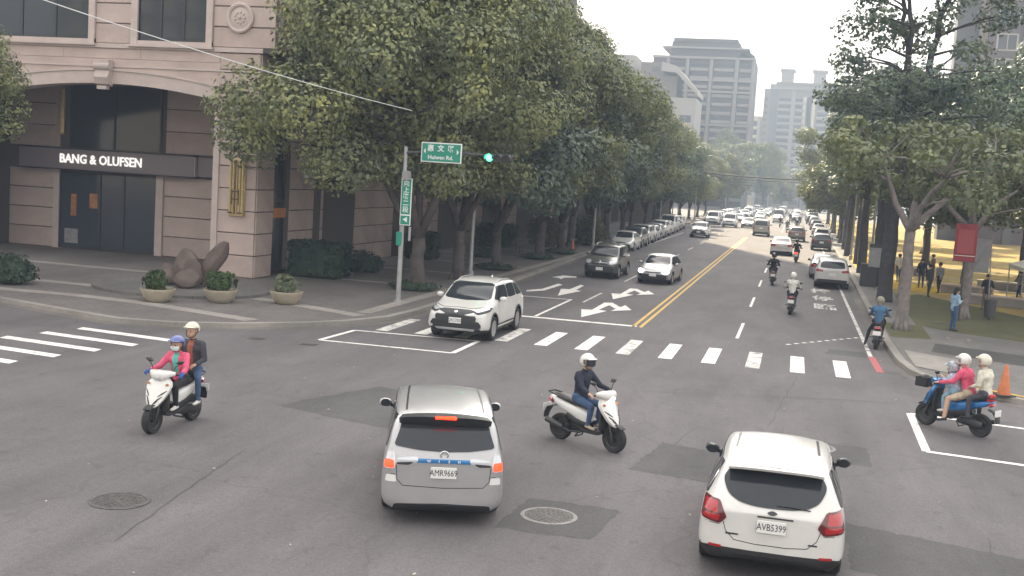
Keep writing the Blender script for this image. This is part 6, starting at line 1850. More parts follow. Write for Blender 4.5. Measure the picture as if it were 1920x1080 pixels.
def V3(*a): return Vector(a)
def person(label, J, wear, loc, rotz, group=None, parent_mat=None, head_turn=0.0, scale=1.0, detail=True, helmet=None, hair=None, mask=False, visor=False, vox=.013, cat='person', parts=()):
    """J: joints (x to the right, y forward, z up). wear: top, legs, shoes, sleeve('long'/'short'), leglen"""
    o = thing('person', label, cat, loc, rotz, group)
    if scale != 1.0: o.scale = (scale,) * 3
    segs = []     # (a, b, ra, rb, tag)
    mb = MB()
    def cap(a, b, ra, rb, tag, fl=1.0):
        a, b = Vector(a), Vector(b)
        d = b - a
        if d.length < 1e-4: d = Vector((0, 0, .01)); b = a + d
        n = d.normalized()
        up = (0, 1, 0) if abs(n.z) > .7 else (0, 0, 1)
        path = [a - n * ra * .85, a - n * ra * .5, a, a.lerp(b, .5), b, b + n * rb * .5, b + n * rb * .85]
        ws = [ra * .5, ra * .87, ra, (ra + rb) / 2, rb, rb * .87, rb * .5]
        mb.sweep(path, ws, [w_ * fl for w_ in ws], n=12, up=up)
        segs.append((a, b, ra, rb, tag))
    top, legs, shoes = wear['top'], wear['legs'], wear['shoes']
    sl = wear.get('sleeve', 'long'); inner = wear.get('inner')
    hip, chest, neck, head = (Vector(J[k]) for k in ('hip', 'chest', 'neck', 'head'))
    waist = hip.lerp(chest, .45)
    cap(hip + V3(-.065, 0, 0), hip + V3(.065, 0, 0), .125, .125, legs, .95)
    cap(hip, waist, .148, .142, legs if wear.get('tucked') else top, .9)
    cap(waist, chest, .150, .168, top, .84)
    shl, shr = Vector(J['sh_l']), Vector(J['sh_r'])
    cap(chest + V3(-.075, 0, .02), chest + V3(.075, 0, .02), .13, .13, top, .9)
    cap(shl.lerp(shr, .12), shl.lerp(shr, .88), .075, .075, top, .95)
    cap(chest + V3(0, -.01, .05), neck, .11, .065, top)
    cap(neck - (head - neck) * .1, head - (head - neck) * .35, .055, .055, SKIN)
    hd = head
    cap(hd + V3(0, -.012, .03), hd + V3(0, .012, -.045), .098, .072, SKIN)
    cap(hd + V3(0, .05, -.075), hd + V3(0, .058, -.07), .045, .040, SKIN)
    for s, sh, el, ha in (('l', shl, J['el_l'], J['ha_l']), ('r', shr, J['el_r'], J['ha_r'])):
        el, ha = Vector(el), Vector(ha)
        cap(sh, el, .070, .056, top)
        cap(el, el.lerp(ha, .80), .053 if sl == 'long' else .045, .040 if sl == 'long' else .033, top if sl == 'long' else SKIN)
        cap(el.lerp(ha, .84), ha, .029, .030, wear.get('glove', SKIN))
    for s in ('l', 'r'):
        hp = hip + V3(-.085 if s == 'l' else .085, 0, -.02)
        kn, an, to = (Vector(J[k + s]) for k in ('kn_', 'an_', 'to_'))
        fat = wear.get('fat', 1.0)
        cap(hp, kn, .088 * fat, .062 * fat, legs if not wear.get('bare') else SKIN)
        if wear.get('bare'): cap(hp, hp.lerp(kn, .7), .095, .085, legs)
        cap(kn, kn.lerp(an, .35), .060 * fat, .058 * fat, legs if not wear.get('bare') else SKIN)
        cap(kn.lerp(an, .35), an, .058 * fat, .042 * fat, legs if not wear.get('bare') else SKIN)
        cap(an + V3(0, -.03, -.035), to, .042, .036, shoes, .8)
    raw = mb.mesh('raw', [SKIN])
    me = eval_mesh(raw, [('REMESH', dict(mode='VOXEL', voxel_size=vox, use_smooth_shade=True)), ('SMOOTH', dict(factor=.5, iterations=4))], 'body')
    bpy.data.meshes.remove(raw)
    tags = []
    for s_ in segs:
        if s_[4] not in tags: tags.append(s_[4])
    me.materials.clear()
    for t_ in tags: me.materials.append(MAT[t_])
    nf = len(me.polygons)
    cen = np.empty(nf * 3, dtype=np.float32); me.polygons.foreach_get('center', cen); cen = cen.reshape(-1, 3)
    best = np.full(nf, 1e9); bi = np.zeros(nf, dtype=np.int32)
    for a, b, ra, rb, tg in segs:
        a_, b_ = np.array(a), np.array(b); d = b_ - a_
        t = np.clip(((cen - a_) @ d) / (d @ d), 0, 1)
        dist = np.linalg.norm(cen - (a_ + t[:, None] * d), axis=1) - (ra + (rb - ra) * t)
        if tg == SKIN: dist = dist + .004
        k = dist < best; best[k] = dist[k]; bi[k] = tags.index(tg)
    if inner:
        q = (np.abs(cen[:, 0] - chest.x) < .055) & (cen[:, 1] > chest.y + .05) & (cen[:, 2] > hip.z + .1) & (cen[:, 2] < neck.z)
        me.materials.append(MAT[inner]); bi[q] = len(tags)
    me.polygons.foreach_set('material_index', bi)
    me.polygons.foreach_set('use_smooth', [True] * nf)
    # hands with fingers and the face join the same mesh
    bm = bmesh.new(); bm.from_mesh(me)
    def join(mb2, mname):
        names = [m_.name for m_ in me.materials]
        if mname not in names: me.materials.append(MAT[mname]); names.append(mname)
        k = names.index(mname)
        vs = [bm.verts.new(v) for v in mb2.v]
        for f in mb2.f:
            try:
                ff = bm.faces.new([vs[i] for i in f]); ff.material_index = k; ff.smooth = True
            except ValueError: pass
    if detail:
        for s, el, ha in ((-1, J['el_l'], J['ha_l']), (1, J['el_r'], J['ha_r'])):
            el, ha = Vector(el), Vector(ha); d = (ha - el).normalized()
            side = Vector((1, 0, 0)) if abs(d.x) < .8 else Vector((0, 1, 0))
            side = (side - d * side.dot(d)).normalized(); dn = d.cross(side); dn = dn if dn.z < 0 else -dn
            hb = MB()
            hb.sweep([ha - d * .02, ha + d * .03, ha + d * .07], [.034, .040, .036], [.018, .018, .015], n=10, up=dn)
            for k, ln in enumerate((.060, .072, .068, .052)):
                st = ha + d * .065 + side * (.027 - .018 * k) * (-s)
                hb.sweep([st, st + d * ln * .45 + dn * .006, st + d * ln * .65 + dn * ln * .45, st + d * ln * .42 + dn * ln * .75], [.0095, .009, .0085, .007], n=6, up=side)
            st = ha + d * .015 + side * .034 * (-s)
            hb.sweep([st, st + d * .03 + side * .022 * (-s) + dn * .01, st + d * .055 + side * .016 * (-s) + dn * .022], [.012, .010, .008], n=6, up=side)
            join(hb, wear.get('glove', SKIN))
        f = MB(); f.sweep([hd + V3(0, .098, .005), hd + V3(0, .112, -.030), hd + V3(0, .096, -.040)], [.010, .015, .012], n=6, up=(0, 1, 0)); join(f, SKIN)
        f = MB()
        for s in (-1, 1): f.ball(hd + V3(s * .034, .092, .006), .011, 6, 5, (1.3, .6, .7))
        join(f, 'eye_dark')
        f = MB().sweep([hd + V3(-.024, .088, -.068), hd + V3(0, .098, -.066), hd + V3(.024, .088, -.068)], [.004, .007, .004], n=5); join(f, 'lip')
        f = MB()
        for s in (-1, 1): f.ball(hd + V3(s * .094, -.005, -.012), .03, 6, 5, (.35, .7, 1.0))
        join(f, SKIN)
    bm.to_mesh(me); bm.free()
    link('body', me, o)
    if hair:
        hb = MB(); hb.ball(hd + V3(0, -.018, .045), 1, 14, 9, (.112, .118, .105))
        if hair == 'long': hb.sweep([hd + V3(0, -.07, .05), hd + V3(0, -.10, -.08), hd + V3(0, -.10, -.22)], [.09, .10, .07], [.05, .05, .03], n=10, up=(0, 1, 0))
        hb.build('hair', 'hair_black', o, smooth='all')
    if helmet:
        hm, style = helmet
        hb = MB().ball((0, 0, 0), 1, 22, 14, (.140, .155, .145))
        keep = []
        for f_ in hb.f:
            c = sum((Vector(hb.v[i]) for i in f_), Vector()) / len(f_)
            lim = -.10 if style == 'full' else -.02
            if c.z < (lim if c.y < .02 else .035): continue
            keep.append(f_)
        hb.f = keep; hb.m = [0] * len(keep)
        he = link('helmet', hb.mesh('helmet', hm, smooth='all'), o)
        he.location = hd + V3(0, -.012, .035)
        sm = he.modifiers.new('thick', 'SOLIDIFY'); sm.thickness = .014; sm.offset = -1
        br = MB().sweep([(-.115, .10, .045), (-.06, .158, .05), (0, .172, .052), (.06, .158, .05), (.115, .10, .045)], [.012, .02, .022, .02, .012], [.010] * 5, n=8)
        br.build('helmet_peak', hm, he, smooth=True)
        st = MB().sweep([(-.125, .0, -.02), (-.085, .055, -.13), (0, .075, -.155), (.085, .055, -.13), (.125, .0, -.02)], .007, n=5); st.build('chin_strap', 'black_cloth', he)
        if visor:
            vb = MB(); pts = []
            for i in range(9):
                a = R(-62 + 124 * i / 8)
                for z_ in (.045, -.02, -.085): pts.append((math.sin(a) * .150, math.cos(a) * .165 * (1 - .04 * (z_ < -.05)), z_))
            vb.add(pts, [(i * 3 + j, i * 3 + 3 + j, i * 3 + 4 + j, i * 3 + 1 + j) for i in range(8) for j in range(2)])
            vb.build('visor', 'visor', he, smooth='all')
    if mask:
        mk = MB(); pts = []
        for i in range(9):
            a = R(-60 + 120 * i / 8)
            for z_, rr in ((-.012, .112), (-.05, .122), (-.10, .085)): pts.append((math.sin(a) * rr * .86, math.cos(a) * rr * 1.02, z_))
        mk.add(pts, [(i * 3 + j, i * 3 + 3 + j, i * 3 + 4 + j, i * 3 + 1 + j) for i in range(8) for j in range(2)])
        mo = mk.build('face_mask', 'mask_white', o, smooth='all'); mo.location = hd
    return o

def seated(dy=0.0, dz=0.0, lean=0.06, reach=True, feet='floor', s=1.0, turn=0.0, stretch_leg=None):
    """rider on the scooter; dy shifts back for a passenger"""
    hipz = .875 + dz
    J = dict(hip=(0, -.22 + dy, hipz), chest=(0, -.22 + dy + lean, hipz + .36 * s), neck=(0, -.20 + dy + lean * 1.35, hipz + .52 * s), head=(0, -.15 + dy + lean * 1.4, hipz + .675 * s))
    shx = .175 * s
    J['sh_l'] = (-shx, -.21 + dy + lean * 1.2, hipz + .46 * s); J['sh_r'] = (shx, -.21 + dy + lean * 1.2, hipz + .46 * s)
    if reach:
        J['el_l'] = (-.27, .02 + dy, hipz + .24 * s); J['el_r'] = (.27, .02 + dy, hipz + .24 * s)
        J['ha_l'] = (-.335, .255, 1.045); J['ha_r'] = (.335, .255, 1.045)
    else:
        J['el_l'] = (-.25, -.18 + dy, hipz + .20 * s); J['el_r'] = (.25, -.18 + dy, hipz + .20 * s)
        J['ha_l'] = (-.17, .02 + dy, hipz + .13); J['ha_r'] = (.17, .02 + dy, hipz + .13)
    if feet == 'floor':
        for k, sx in (('l', -1), ('r', 1)):
            J['kn_' + k] = (sx * .145, .17, .775); J['an_' + k] = (sx * .125, .10, .425); J['to_' + k] = (sx * .13, .24, .365)
    else:
        for k, sx in (('l', -1), ('r', 1)):
            J['kn_' + k] = (sx * .235, -.20 + dy * .55, .78 + dz * .5); J['an_' + k] = (sx * .235, -.34 + dy * .25, .44); J['to_' + k] = (sx * .245, -.20 + dy * .25, .385)
    if stretch_leg:
        for k in stretch_leg:
            sx = -1 if k == 'l' else 1
            J['kn_' + k] = (sx * .27, .06, .56); J['an_' + k] = (sx * .37, -.06, .12); J['to_' + k] = (sx * .40, .07, .045)
    return J

def standing(walk=0.0, phone=False, h=1.0, arms=0.0):
    J = dict(hip=(0, 0, .90), chest=(0, .01, 1.24), neck=(0, .01, 1.40), head=(0, .03, 1.555), sh_l=(-.17, .0, 1.345), sh_r=(.17, .0, 1.345))
    J['el_l'] = (-.235, -.02 - walk * .12, 1.08); J['ha_l'] = (-.235, .05 - walk * .2, .84)
    J['el_r'] = (.235, -.02 + walk * .12, 1.08); J['ha_r'] = (.235, .05 + walk * .2, .84)
    if phone:
        for k, sx in (('l', -1), ('r', 1)): J['el_' + k] = (sx * .22, .02, 1.09); J['ha_' + k] = (sx * .06, .24, 1.16)
        J['head'] = (0, .06, 1.545)
    for k, sx in (('l', -1), ('r', 1)):
        w_ = walk * sx
        J['kn_' + k] = (sx * .09, .03 + w_ * .14, .49); J['an_' + k] = (sx * .09, -.01 + w_ * .26, .09 + max(0, -w_) * .05); J['to_' + k] = (sx * .10, .13 + w_ * .26, .04)
    return J
# ------------------------------------------------------------------ riders and scooters in place
GS = 'scooters on the road'; GPp = 'people riding scooters'
def ride(label_s, paintm, loc, rotz, **k):
    return make_scooter(label_s, paintm, (loc[0], loc[1], 0), rotz, GS, **k)
# 1 left: white scooter with two riders heading towards the camera
L1 = (-10.68, 18.00); a1 = R(178)
ride('white scooter carrying the woman in pink and her passenger', 'scooter_white', L1, a1)
mat('hand_muff', (0.03, 0.11, 0.40), 0.7, var=.15)
person('rider in pink jacket with white face mask and blue helmet driving the white scooter', seated(0.02, 0.0, .05, s=.92), dict(top='pink', legs='trousers_black', shoes='shoe_white', inner='teal', glove='glove_blue'), (*L1, 0), a1, GPp, helmet=('helmet_blue', 'half'), mask=True)
person('passenger in grey jacket and jeans sitting behind the rider in pink', seated(-.42, .09, .02, reach=False, feet='peg', s=1.08), dict(top='charcoal_cloth', legs='jeans', shoes='shoe_white', inner='rust'), (*L1, 0), a1, GPp, helmet=('helmet_cream', 'half'))
# 2 centre: white scooter, rider in navy
L2 = (-3.44, 20.38); a2 = R(-117.8)
ride('white scooter with lit headlamp crossing between the two near cars', 'scooter_white', L2, a2, lamp_on=True)
person('rider in navy jacket, jeans and white open helmet crossing the junction', seated(0, 0, .04, s=1.0), dict(top='navy', legs='jeans', shoes='shoe_tan', sleeve='long'), (*L2, 0), a2, GPp, helmet=('helmet_white', 'full'), visor=True)
# 3 right: blue scooter with three riders
L3 = (3.69, 25.80); a3 = R(52.8)
ride('blue scooter with front basket carrying three people', 'scooter_blue', L3, a3, basket=True)
jc = seated(.22, .02, .04, reach=False, s=.66)
for k, sx in (('l', -1), ('r', 1)):
    jc['ha_' + k] = (sx * .14, .24, 1.13); jc['el_' + k] = (sx * .17, .10, 1.02)
    jc['kn_' + k] = (sx * .11, .20, .72); jc['an_' + k] = (sx * .10, .20, .46); jc['to_' + k] = (sx * .11, .30, .40)
person('child in patterned shirt and pale jeans at the front of the blue scooter', jc, dict(top='floral', legs='pale_jeans', shoes='shoe_white', fat=.8), (*L3, 0), a3, GPp, helmet=('helmet_pattern', 'full'), vox=.012)
jd = seated(-.10, .01, .10, s=.98); jd['kn_l'] = (-.25, .02, .72); jd['an_l'] = (-.33, .02, .32); jd['to_l'] = (-.36, .15, .24)
person('driver in pink jacket with bare legs on the blue scooter', jd, dict(top='pink', legs='tan', shoes='shoe_dark', bare=True), (*L3, 0), a3, GPp, helmet=('helmet_white', 'full'))
jp = seated(-.46, .06, .03, reach=False, feet='peg', s=1.0)
person('passenger in white top with cream helmet at the back of the blue scooter', jp, dict(top='cream_cloth', legs='charcoal_cloth', shoes='shoe_dark'), (*L3, 0), a3, GPp, helmet=('helmet_cream', 'full'))
mat('bag_red', (0.45, 0.02, 0.02), 0.5)
fr = Vector((-math.sin(a3), math.cos(a3), 0)); rt_ = Vector((math.cos(a3), math.sin(a3), 0))
bg_ = thing('shoulder_bag', 'small red shoulder bag hanging behind the passenger in white', 'bag', tuple(Vector((*L3, 0)) - fr * .80 + rt_ * .02 + Vector((0, 0, .86))), a3)
MB().bbox(-.10, .10, -.07, .07, -.09, .09, .03).build('pouch', 'bag_red', bg_, smooth=True)
MB().sweep([(-.06, .06, .08), (-.12, .10, .30), (-.02, .14, .50), (.14, .24, .56)], .014, .006, n=6).build('strap', 'brown_cloth', bg_)
# 4 rider in blue waiting at the kerb
L4 = (2.98, 39.2); a4 = R(-6)
ride('dark scooter stopped at the right kerb under the rider in blue', 'scooter_maroon', L4, a4)
person('rider in blue jacket and olive helmet stopped at the right kerb', seated(0, 0, .03, stretch_leg='l'), dict(top='blue_jacket', legs='trousers_black', shoes='shoe_dark'), (*L4, 0), a4, GPp, helmet=('helmet_olive', 'full'))
# 5 riders going away
L5 = (.12, 47.9)
ride('black scooter with top box ridden away by the person in white', 'scooter_black', L5, R(-2), topbox=False)
person('rider in white jacket and silver helmet riding away along the middle lane', seated(0, 0, .03), dict(top='white_cloth', legs='jeans_dark', shoes='shoe_dark'), (*L5, 0), R(-2), GPp, helmet=('helmet_white', 'full'), visor=True)
L6 = (-.95, 62.3)
ride('black scooter ridden away by the person in black', 'scooter_black', L6, R(1))
person('rider all in black riding away ahead of the white jacket', seated(0, 0, .03), dict(top='black_cloth', legs='trousers_black', shoes='shoe_dark', fat=1.05), (*L6, 0), R(1), GPp, helmet=('helmet_black', 'full'))
L7 = (.27, 84.6)
ride('red scooter with glowing tail lamp beside the white sedan', 'scooter_red', L7, R(-3), tail_on=True)
person('rider in dark jacket on the red scooter beside the white sedan', seated(0, 0, .03), dict(top='black_cloth', legs='trousers_black', shoes='shoe_dark'), (*L7, 0), R(-3), GPp, helmet=('helmet_black', 'full'), detail=False, vox=.02)
# far riders in the queue share one figure
far_spots = [(-1.0, 150, 'dark far rider behind the bronze SUV'), (.2, 158, 'far rider beside the queue, right of the dark one'), (-2.2, 171, 'far rider left in the scooter cluster'), (.6, 190, 'far rider ahead of the scooter cluster'), (-1.0, 205, 'most distant rider in the middle of the queue'), (-10.6, 164, 'far rider on the left beside the white vans'), (-11.4, 166, 'far rider at the left kerb beside the white vans')]
fp = None
for i, (x, yy, lab) in enumerate(far_spots):
    sc_ = ride('scooter under the ' + lab, ('scooter_black', 'scooter_white', 'scooter_maroon')[i % 3], (x, yy), R(0 if x > -5 else 180), skip=('apron_decals', 'indicator', 'centre_stand', 'foot_pegs', 'mirror_l', 'mirror_r', 'exhaust'))
    if fp is None:
        fp = person(lab, seated(0, 0, .03), dict(top='black_cloth', legs='trousers_black', shoes='shoe_dark'), (x, yy, 0), R(0), GPp, helmet=('helmet_white', 'full'), detail=False, vox=.025)
    else:
        place(copy_tree(fp), (x, yy, 0), R(0 if x > -5 else 180), lab)

# ------------------------------------------------------------------ people on foot
GW = 'people on foot in the park'
person('woman in light blue shirt and jeans looking at her phone on the right pavement', standing(phone=True), dict(top='light_blue', legs='jeans', shoes='shoe_dark', tucked=False, sleeve='long'), (6.12, 45.2, KZ), R(-60), GW, hair='long')
ph = thing('phone', 'small phone held by the woman in light blue', 'phone', (6.12 + .27 * math.sin(R(60)) + .02, 45.2 + .27 * math.cos(R(60)), KZ + 1.20), R(-60))
MB().bbox(-.037, .037, -.004, .004, -.07, .07, .003).build('case', 'black_plastic', ph)
peds = [(8.9, 55.8, R(150), 'man in dark shirt and shorts walking under the park trees', 'black_cloth', 'brown_cloth', .6, 'short'),
        (11.3, 61.2, R(100), 'person in grey shirt cut by the right picture edge', 'grey_cloth', 'jeans_dark', .3, 'short'),
        (6.9, 60.8, R(-150), 'person in dark clothes left of the red banner', 'charcoal_cloth', 'jeans_dark', .5, 'long'),
        (7.7, 63.5, R(30), 'person in grey behind the slim park tree', 'grey_cloth', 'trousers_black', .4, 'long'),
        (7.1, 66.5, R(170), 'pedestrian in navy on the sunlit paving left of the banner', 'navy', 'jeans_dark', .6, 'long'),
        (6.2, 70.2, R(10), 'pedestrian in white top far back by the yellow leaves', 'white_cloth', 'jeans', .5, 'short'),
        (8.4, 73.0, R(60), 'pedestrian in brown deep in the park', 'brown_cloth', 'trousers_black', .3, 'long')]
for (x, yy, rz, lab, tp_, lg, wk, sl_) in peds:
    person(lab, standing(walk=wk), dict(top=tp_, legs=lg, shoes='shoe_dark', sleeve=sl_), (x, yy, KZ), rz, GW, hair='short', vox=.018)
person('pedestrian standing at the left kerb near the pale wall', standing(walk=.2), dict(top='black_cloth', legs='trousers_black', shoes='shoe_dark'), (-15.0, 150, KZ), 0, GW, hair='short', vox=.025, detail=False)
# ------------------------------------------------------------------ signs, poles, street furniture
mat('galv', (0.36, 0.36, 0.36), 0.55, 0.35, var=0.18, vscale=4)
mat('galv_dark', (0.075, 0.075, 0.08), 0.6, 0.3)
mat('sign_green', (0.006, 0.23, 0.155), 0.4, emit=(0.006, 0.23, 0.155), estr=0.0)
mat('sign_face_white', (0.72, 0.74, 0.73), 0.45)
mat('signal_green', (0.05, 0.8, 0.35), 0.3, emit=(0.04, 1.0, 0.38), estr=5.0)
mat('signal_off', (0.03, 0.02, 0.02), 0.3)
mat('cone_orange', (0.52, 0.16, 0.06), 0.6, var=0.15, vscale=6)
mat('banner_red', (0.26, 0.035, 0.045), 0.7, var=0.1, vscale=3)
mat('banner_red_b', (0.34, 0.07, 0.07), 0.7)
mat('board_grey', (0.30, 0.30, 0.31), 0.6, var=0.08, vscale=4)
mat('canopy_white', (0.72, 0.70, 0.62), 0.7)
mat('bench_wood', (0.085, 0.065, 0.05), 0.7, var=0.2, vscale=6)

# street name post with vertical sign
sp = thing('street_sign_post', 'galvanised post with vertical green street sign at the left corner', 'sign', (-13.80, 38.45, KZ))
MB().lathe([(.16, -.02), (.16, .05), (.09, .07), (.085, 3.2), (.07, 5.62), (.0001, 5.64)], 16).build('post', 'galv', sp, smooth=True)
vs_ = MB().bbox(-.05, .36, -.155, -.12, 2.80, 4.50, .012).build('vertical_sign', 'sign_face_white', sp)
MB().bbox(-.018, .328, -.162, -.15, 3.20, 4.465, .006).build('sign_panel', 'sign_green', vs_)
MB().bbox(-.018, .328, -.162, -.15, 2.835, 3.15, .006).build('sign_panel', 'sign_green', vs_)
for i, ch in enumerate('向上路二段'):
    t = link('sign_lettering', text_mesh(ch, .23, 'sign_face_white', .001, bold=.004), vs_); upright(t); t.location = (.155, -.1645, 4.30 - .235 * i)
t = link('sign_lettering', text_mesh('◄', .22, 'sign_face_white', .001), vs_); upright(t); t.location = (.155, -.1645, 3.0)
for z in (3.1, 4.2): MB().box(-.10, .12, -.13, .10, z - .02, z + .02).build('bracket', 'galv_dark', sp)
MB().sweep([(.22, -.16, 4.62), (.20, -.20, 4.62), (.20, -.42, 4.58)], [.09, .13, .15], [.10, .14, .16], n=12, e=4).build('pedestrian_lamp_box', 'galv', sp)
MB().bbox(-.16, .04, -.14, .10, 2.05, 2.55, .02).build('control_box', 'sign_green', sp)
MB().sweep([(.34, -.1, 2.25), (.34, -.1, 2.75)], .045, n=8).build('push_button_unit', 'galv', sp)
# mast arm on the same post: street name board and signal
MB().sweep([(0, 0, 5.42), (1.2, 0, 5.50), (2.4, 0, 5.50), (4.1, 0, 5.46)], [.06, .055, .05, .04], n=10, up=(0, 1, 0)).build('mast_arm', 'galv_dark', sp, smooth=True)
MB().sweep([(0, 0, 5.58), (1.1, 0, 5.62), (2.4, 0, 5.56)], .022, n=6, up=(0, 1, 0)).build('stay', 'galv_dark', sp)
nb = MB().bbox(.62, 2.14, -.13, -.09, 5.12, 5.83, .015).build('street_name_board', 'sign_face_white', sp)
MB().bbox(.66, 2.10, -.137, -.12, 5.16, 5.79, .008).build('sign_panel', 'sign_green', nb)
for i, ch in enumerate('惠文路'):
    t = link('sign_lettering', text_mesh(ch, .25, 'sign_face_white', .001, bold=.006), nb); upright(t); t.location = (.98 + .38 * i, -.1395, 5.61)
t = link('sign_lettering', text_mesh('Huiwen Rd.', .20, 'sign_face_white', .001, bold=.004), nb); upright(t); t.location = (1.36, -.1395, 5.30)
for x, pts in ((.72, ((.075, -.10), (.075, .10), (0, 0))), (1.96, ((0, -.10), (0, .10), (.075, 0)))):
    q = MB(); q.add([(x + a, -.1395, 5.52 + b) for a, b in pts], [(0, 1, 2)]); q.build('sign_arrow', 'sign_face_white', nb)
hd_ = MB().bbox(3.0, 3.98, -.10, .10, 5.27, 5.55, .03).build('signal_head', 'galv_dark', sp)
for i in range(3):
    x = 3.16 + .34 * i
    MB().lathe([(.0001, -.125), (.12, -.125), (.125, -.10)], 18, (x, 0, 5.41), 'y').build('signal_lens', 'signal_green' if i == 0 else 'signal_off', hd_)
    q = MB(); vs = []
    for j in range(13):
        a_ = R(-25 + 230 * j / 12)
        vs += [(x + .135 * math.cos(a_), -.12, 5.41 + .135 * math.sin(a_)), (x + .135 * math.cos(a_), -.34, 5.41 + .135 * math.sin(a_) - .01)]
    q.add(vs, [(2 * j, 2 * j + 1, 2 * j + 3, 2 * j + 2) for j in range(12)]); q.build('visor', 'galv_dark', hd_)

def lamp_post(x, y, h, label, m='galv', arm=True, r=.085):
    o = thing('lamp_post', label, 'lamp post', (x, y, KZ), 0)
    MB().lathe([(r * 2, -.02), (r * 2, .35), (r * 1.2, .40), (r, h * .4), (r * .65, h), (.0001, h + .01)], 14).build('post', m, o, smooth=True)
    if arm:
        MB().sweep([(0, 0, h - .1), (.6, 0, h + .25), (1.6, 0, h + .35)], [.035, .03, .028], n=8, up=(0, 1, 0)).build('arm', m, o, smooth=True)
        MB().sweep([(1.4, 0, h + .34), (1.7, 0, h + .36), (2.1, 0, h + .33)], [.06, .11, .05], [.03, .05, .03], n=10).build('lamp_head', m, o, smooth=True)
    return o
lamp_post(-14.30, 49.4, 8.0, 'weathered pale lamp post between the second and third street trees')
lamp_post(-13.98, 79.6, 8.5, 'tall pale lamp post beside the first parked white car')
lamp_post(-15.2, 150, 5.6, 'short grey pole far down the left pavement', arm=False)
lamp_post(-14.9, 172, 9.5, 'tall grey pole with arm far down the left pavement')
lamp_post(-15.4, 132, 4.2, 'low grey pole behind the last parked cars', arm=False)
lamp_post(4.6, 70.8, 7.5, 'pale thin pole between the tall dark trunks on the right kerb', arm=False, r=.07)
lamp_post(4.4, 91.0, 7.5, 'second pale thin pole among the tall dark trunks', arm=False, r=.07)
lamp_post(9.4, 158, 8.0, 'distant pole carrying the overhead cables on the right', arm=False)
lamp_post(-16.8, 158, 8.0, 'distant pole carrying the overhead cables on the left', arm=False)
for i, (z, lab) in enumerate(((7.5, 'thick dark cable strung across the far street'), (7.1, 'thin dark cable below the thick one across the far street'))):
    q = [(-16.8 + 26.2 * t, 158, z - .55 * (1 - (2 * t - 1) ** 2)) for t in np.linspace(0, 1, 14)]
    tag(MB().sweep(q, .085 if i == 0 else .04, n=6).build('overhead_cable', 'black_plastic'), lab, 'cable', 'cables over the street')
ob = thing('overhead_sign', 'small green road sign hung over the far carriageway', 'sign', (1.6, 157.6, 5.9))
MB().bbox(-1.3, 1.3, -.03, .03, -.3, .3, .01).build('panel', 'sign_green', ob)
MB().box(-1.0, -.95, -.02, .02, .3, 1.05).build('hanger', 'galv_dark', ob); MB().box(.95, 1.0, -.02, .02, .3, 1.05).build('hanger', 'galv_dark', ob)
q = [Vector((-18.1, 17.6, 8.85)).lerp(Vector((-13.0, 36.6, 6.95)), t) - Vector((0, 0, .22 * (1 - (2 * t - 1) ** 2))) for t in np.linspace(0, 1, 16)]
tag(MB().sweep(q, .012, n=6).build('overhead_wire', 'sign_face_white'), 'pale thin wire running from upper left into the first street tree', 'wire')

def cone(x, y, z, h, label, m='cone_orange'):
    o = thing('traffic_cone', label, 'cone', (x, y, z), .3, 'orange traffic cones')
    MB().bbox(-.21 * h / .75, .21 * h / .75, -.21 * h / .75, .21 * h / .75, 0, .045, .015).build('base', 'black_plastic', o)
    MB().lathe([(.155 * h / .75, .04), (.15 * h / .75, .07), (.04 * h / .75, h - .02), (.03, h), (.0001, h)], 20).build('cone_body', m, o, smooth=True)
cone(5.52, 30.55, KZ, .80, 'weathered orange cone with black base behind the blue scooter')
cone(-15.0, 77.2, KZ, .75, 'orange cone beside the bench on the left pavement')

def bench(x, y, rz, label):
    o = thing('bench', label, 'bench', (x, y, KZ), rz, 'benches on the left pavement')
    for i in range(4): MB().bbox(-.75, .75, -.22 + .115 * i, -.125 + .115 * i, .41, .45, .006).build('slat', 'bench_wood', o)
    for i in range(3): MB().bbox(-.75, .75, .24, .28, .55 + .12 * i, .64 + .12 * i, .006).build('back_slat', 'bench_wood', o)
    for s in (-.6, .6):
        MB().sweep([(s, -.2, 0), (s, -.2, .40), (s, .24, .40)], .025, n=6, up=(1, 0, 0)).build('leg', 'galv_dark', o)
        MB().sweep([(s, .22, 0), (s, .24, .42), (s, .28, .88)], .025, n=6, up=(1, 0, 0)).build('leg', 'galv_dark', o)
bench(-16.9, 69.0, R(95), 'dark bench between the third and fourth street trees')
bench(-16.7, 77.5, R(95), 'dark bench behind the orange cone on the left pavement')

# notice board, cabinet, banner, easel, canopy on the park side
o = thing('notice_board', 'grey notice board on a post in front of the third dark trunk', 'notice board', (4.42, 63.9, KZ))
MB().lathe([(.04, 0), (.04, 2.5)], 10).build('post', 'galv_dark', o)
b = MB().bbox(-.40, .42, -.08, -.02, 1.12, 2.36, .02).build('board', 'board_grey', o)
MB().bbox(-.42, .44, -.10, -.05, 2.20, 2.40, .01).build('board_header', 'galv_dark', b)
o = thing('utility_cabinet', 'dark utility cabinet standing below the grey notice board', 'cabinet', (4.15, 65.0, KZ))
MB().bbox(-.42, .42, -.3, .3, 0, 1.25, .03).build('case', 'galv_dark', o); MB().bbox(-.40, -.01, -.32, -.29, .08, 1.18, .01).build('door', 'galv_dark', o); MB().bbox(.01, .40, -.32, -.29, .08, 1.18, .01).build('door', 'galv_dark', o)
o = thing('banner', 'red hanging banner on a thin pole in the park', 'banner', (6.90, 49.4, KZ))
MB().lathe([(.035, 0), (.035, 4.3)], 10).build('pole', 'galv_dark', o)
bb = MB()
nx, nz = 6, 14; vs = []
for j in range(nz + 1):
    for i in range(nx + 1): vs.append((-.47 + .86 * i / nx, -.05 + .02 * math.sin(i * 1.3 + j * .5), 2.48 + 1.55 * j / nz))
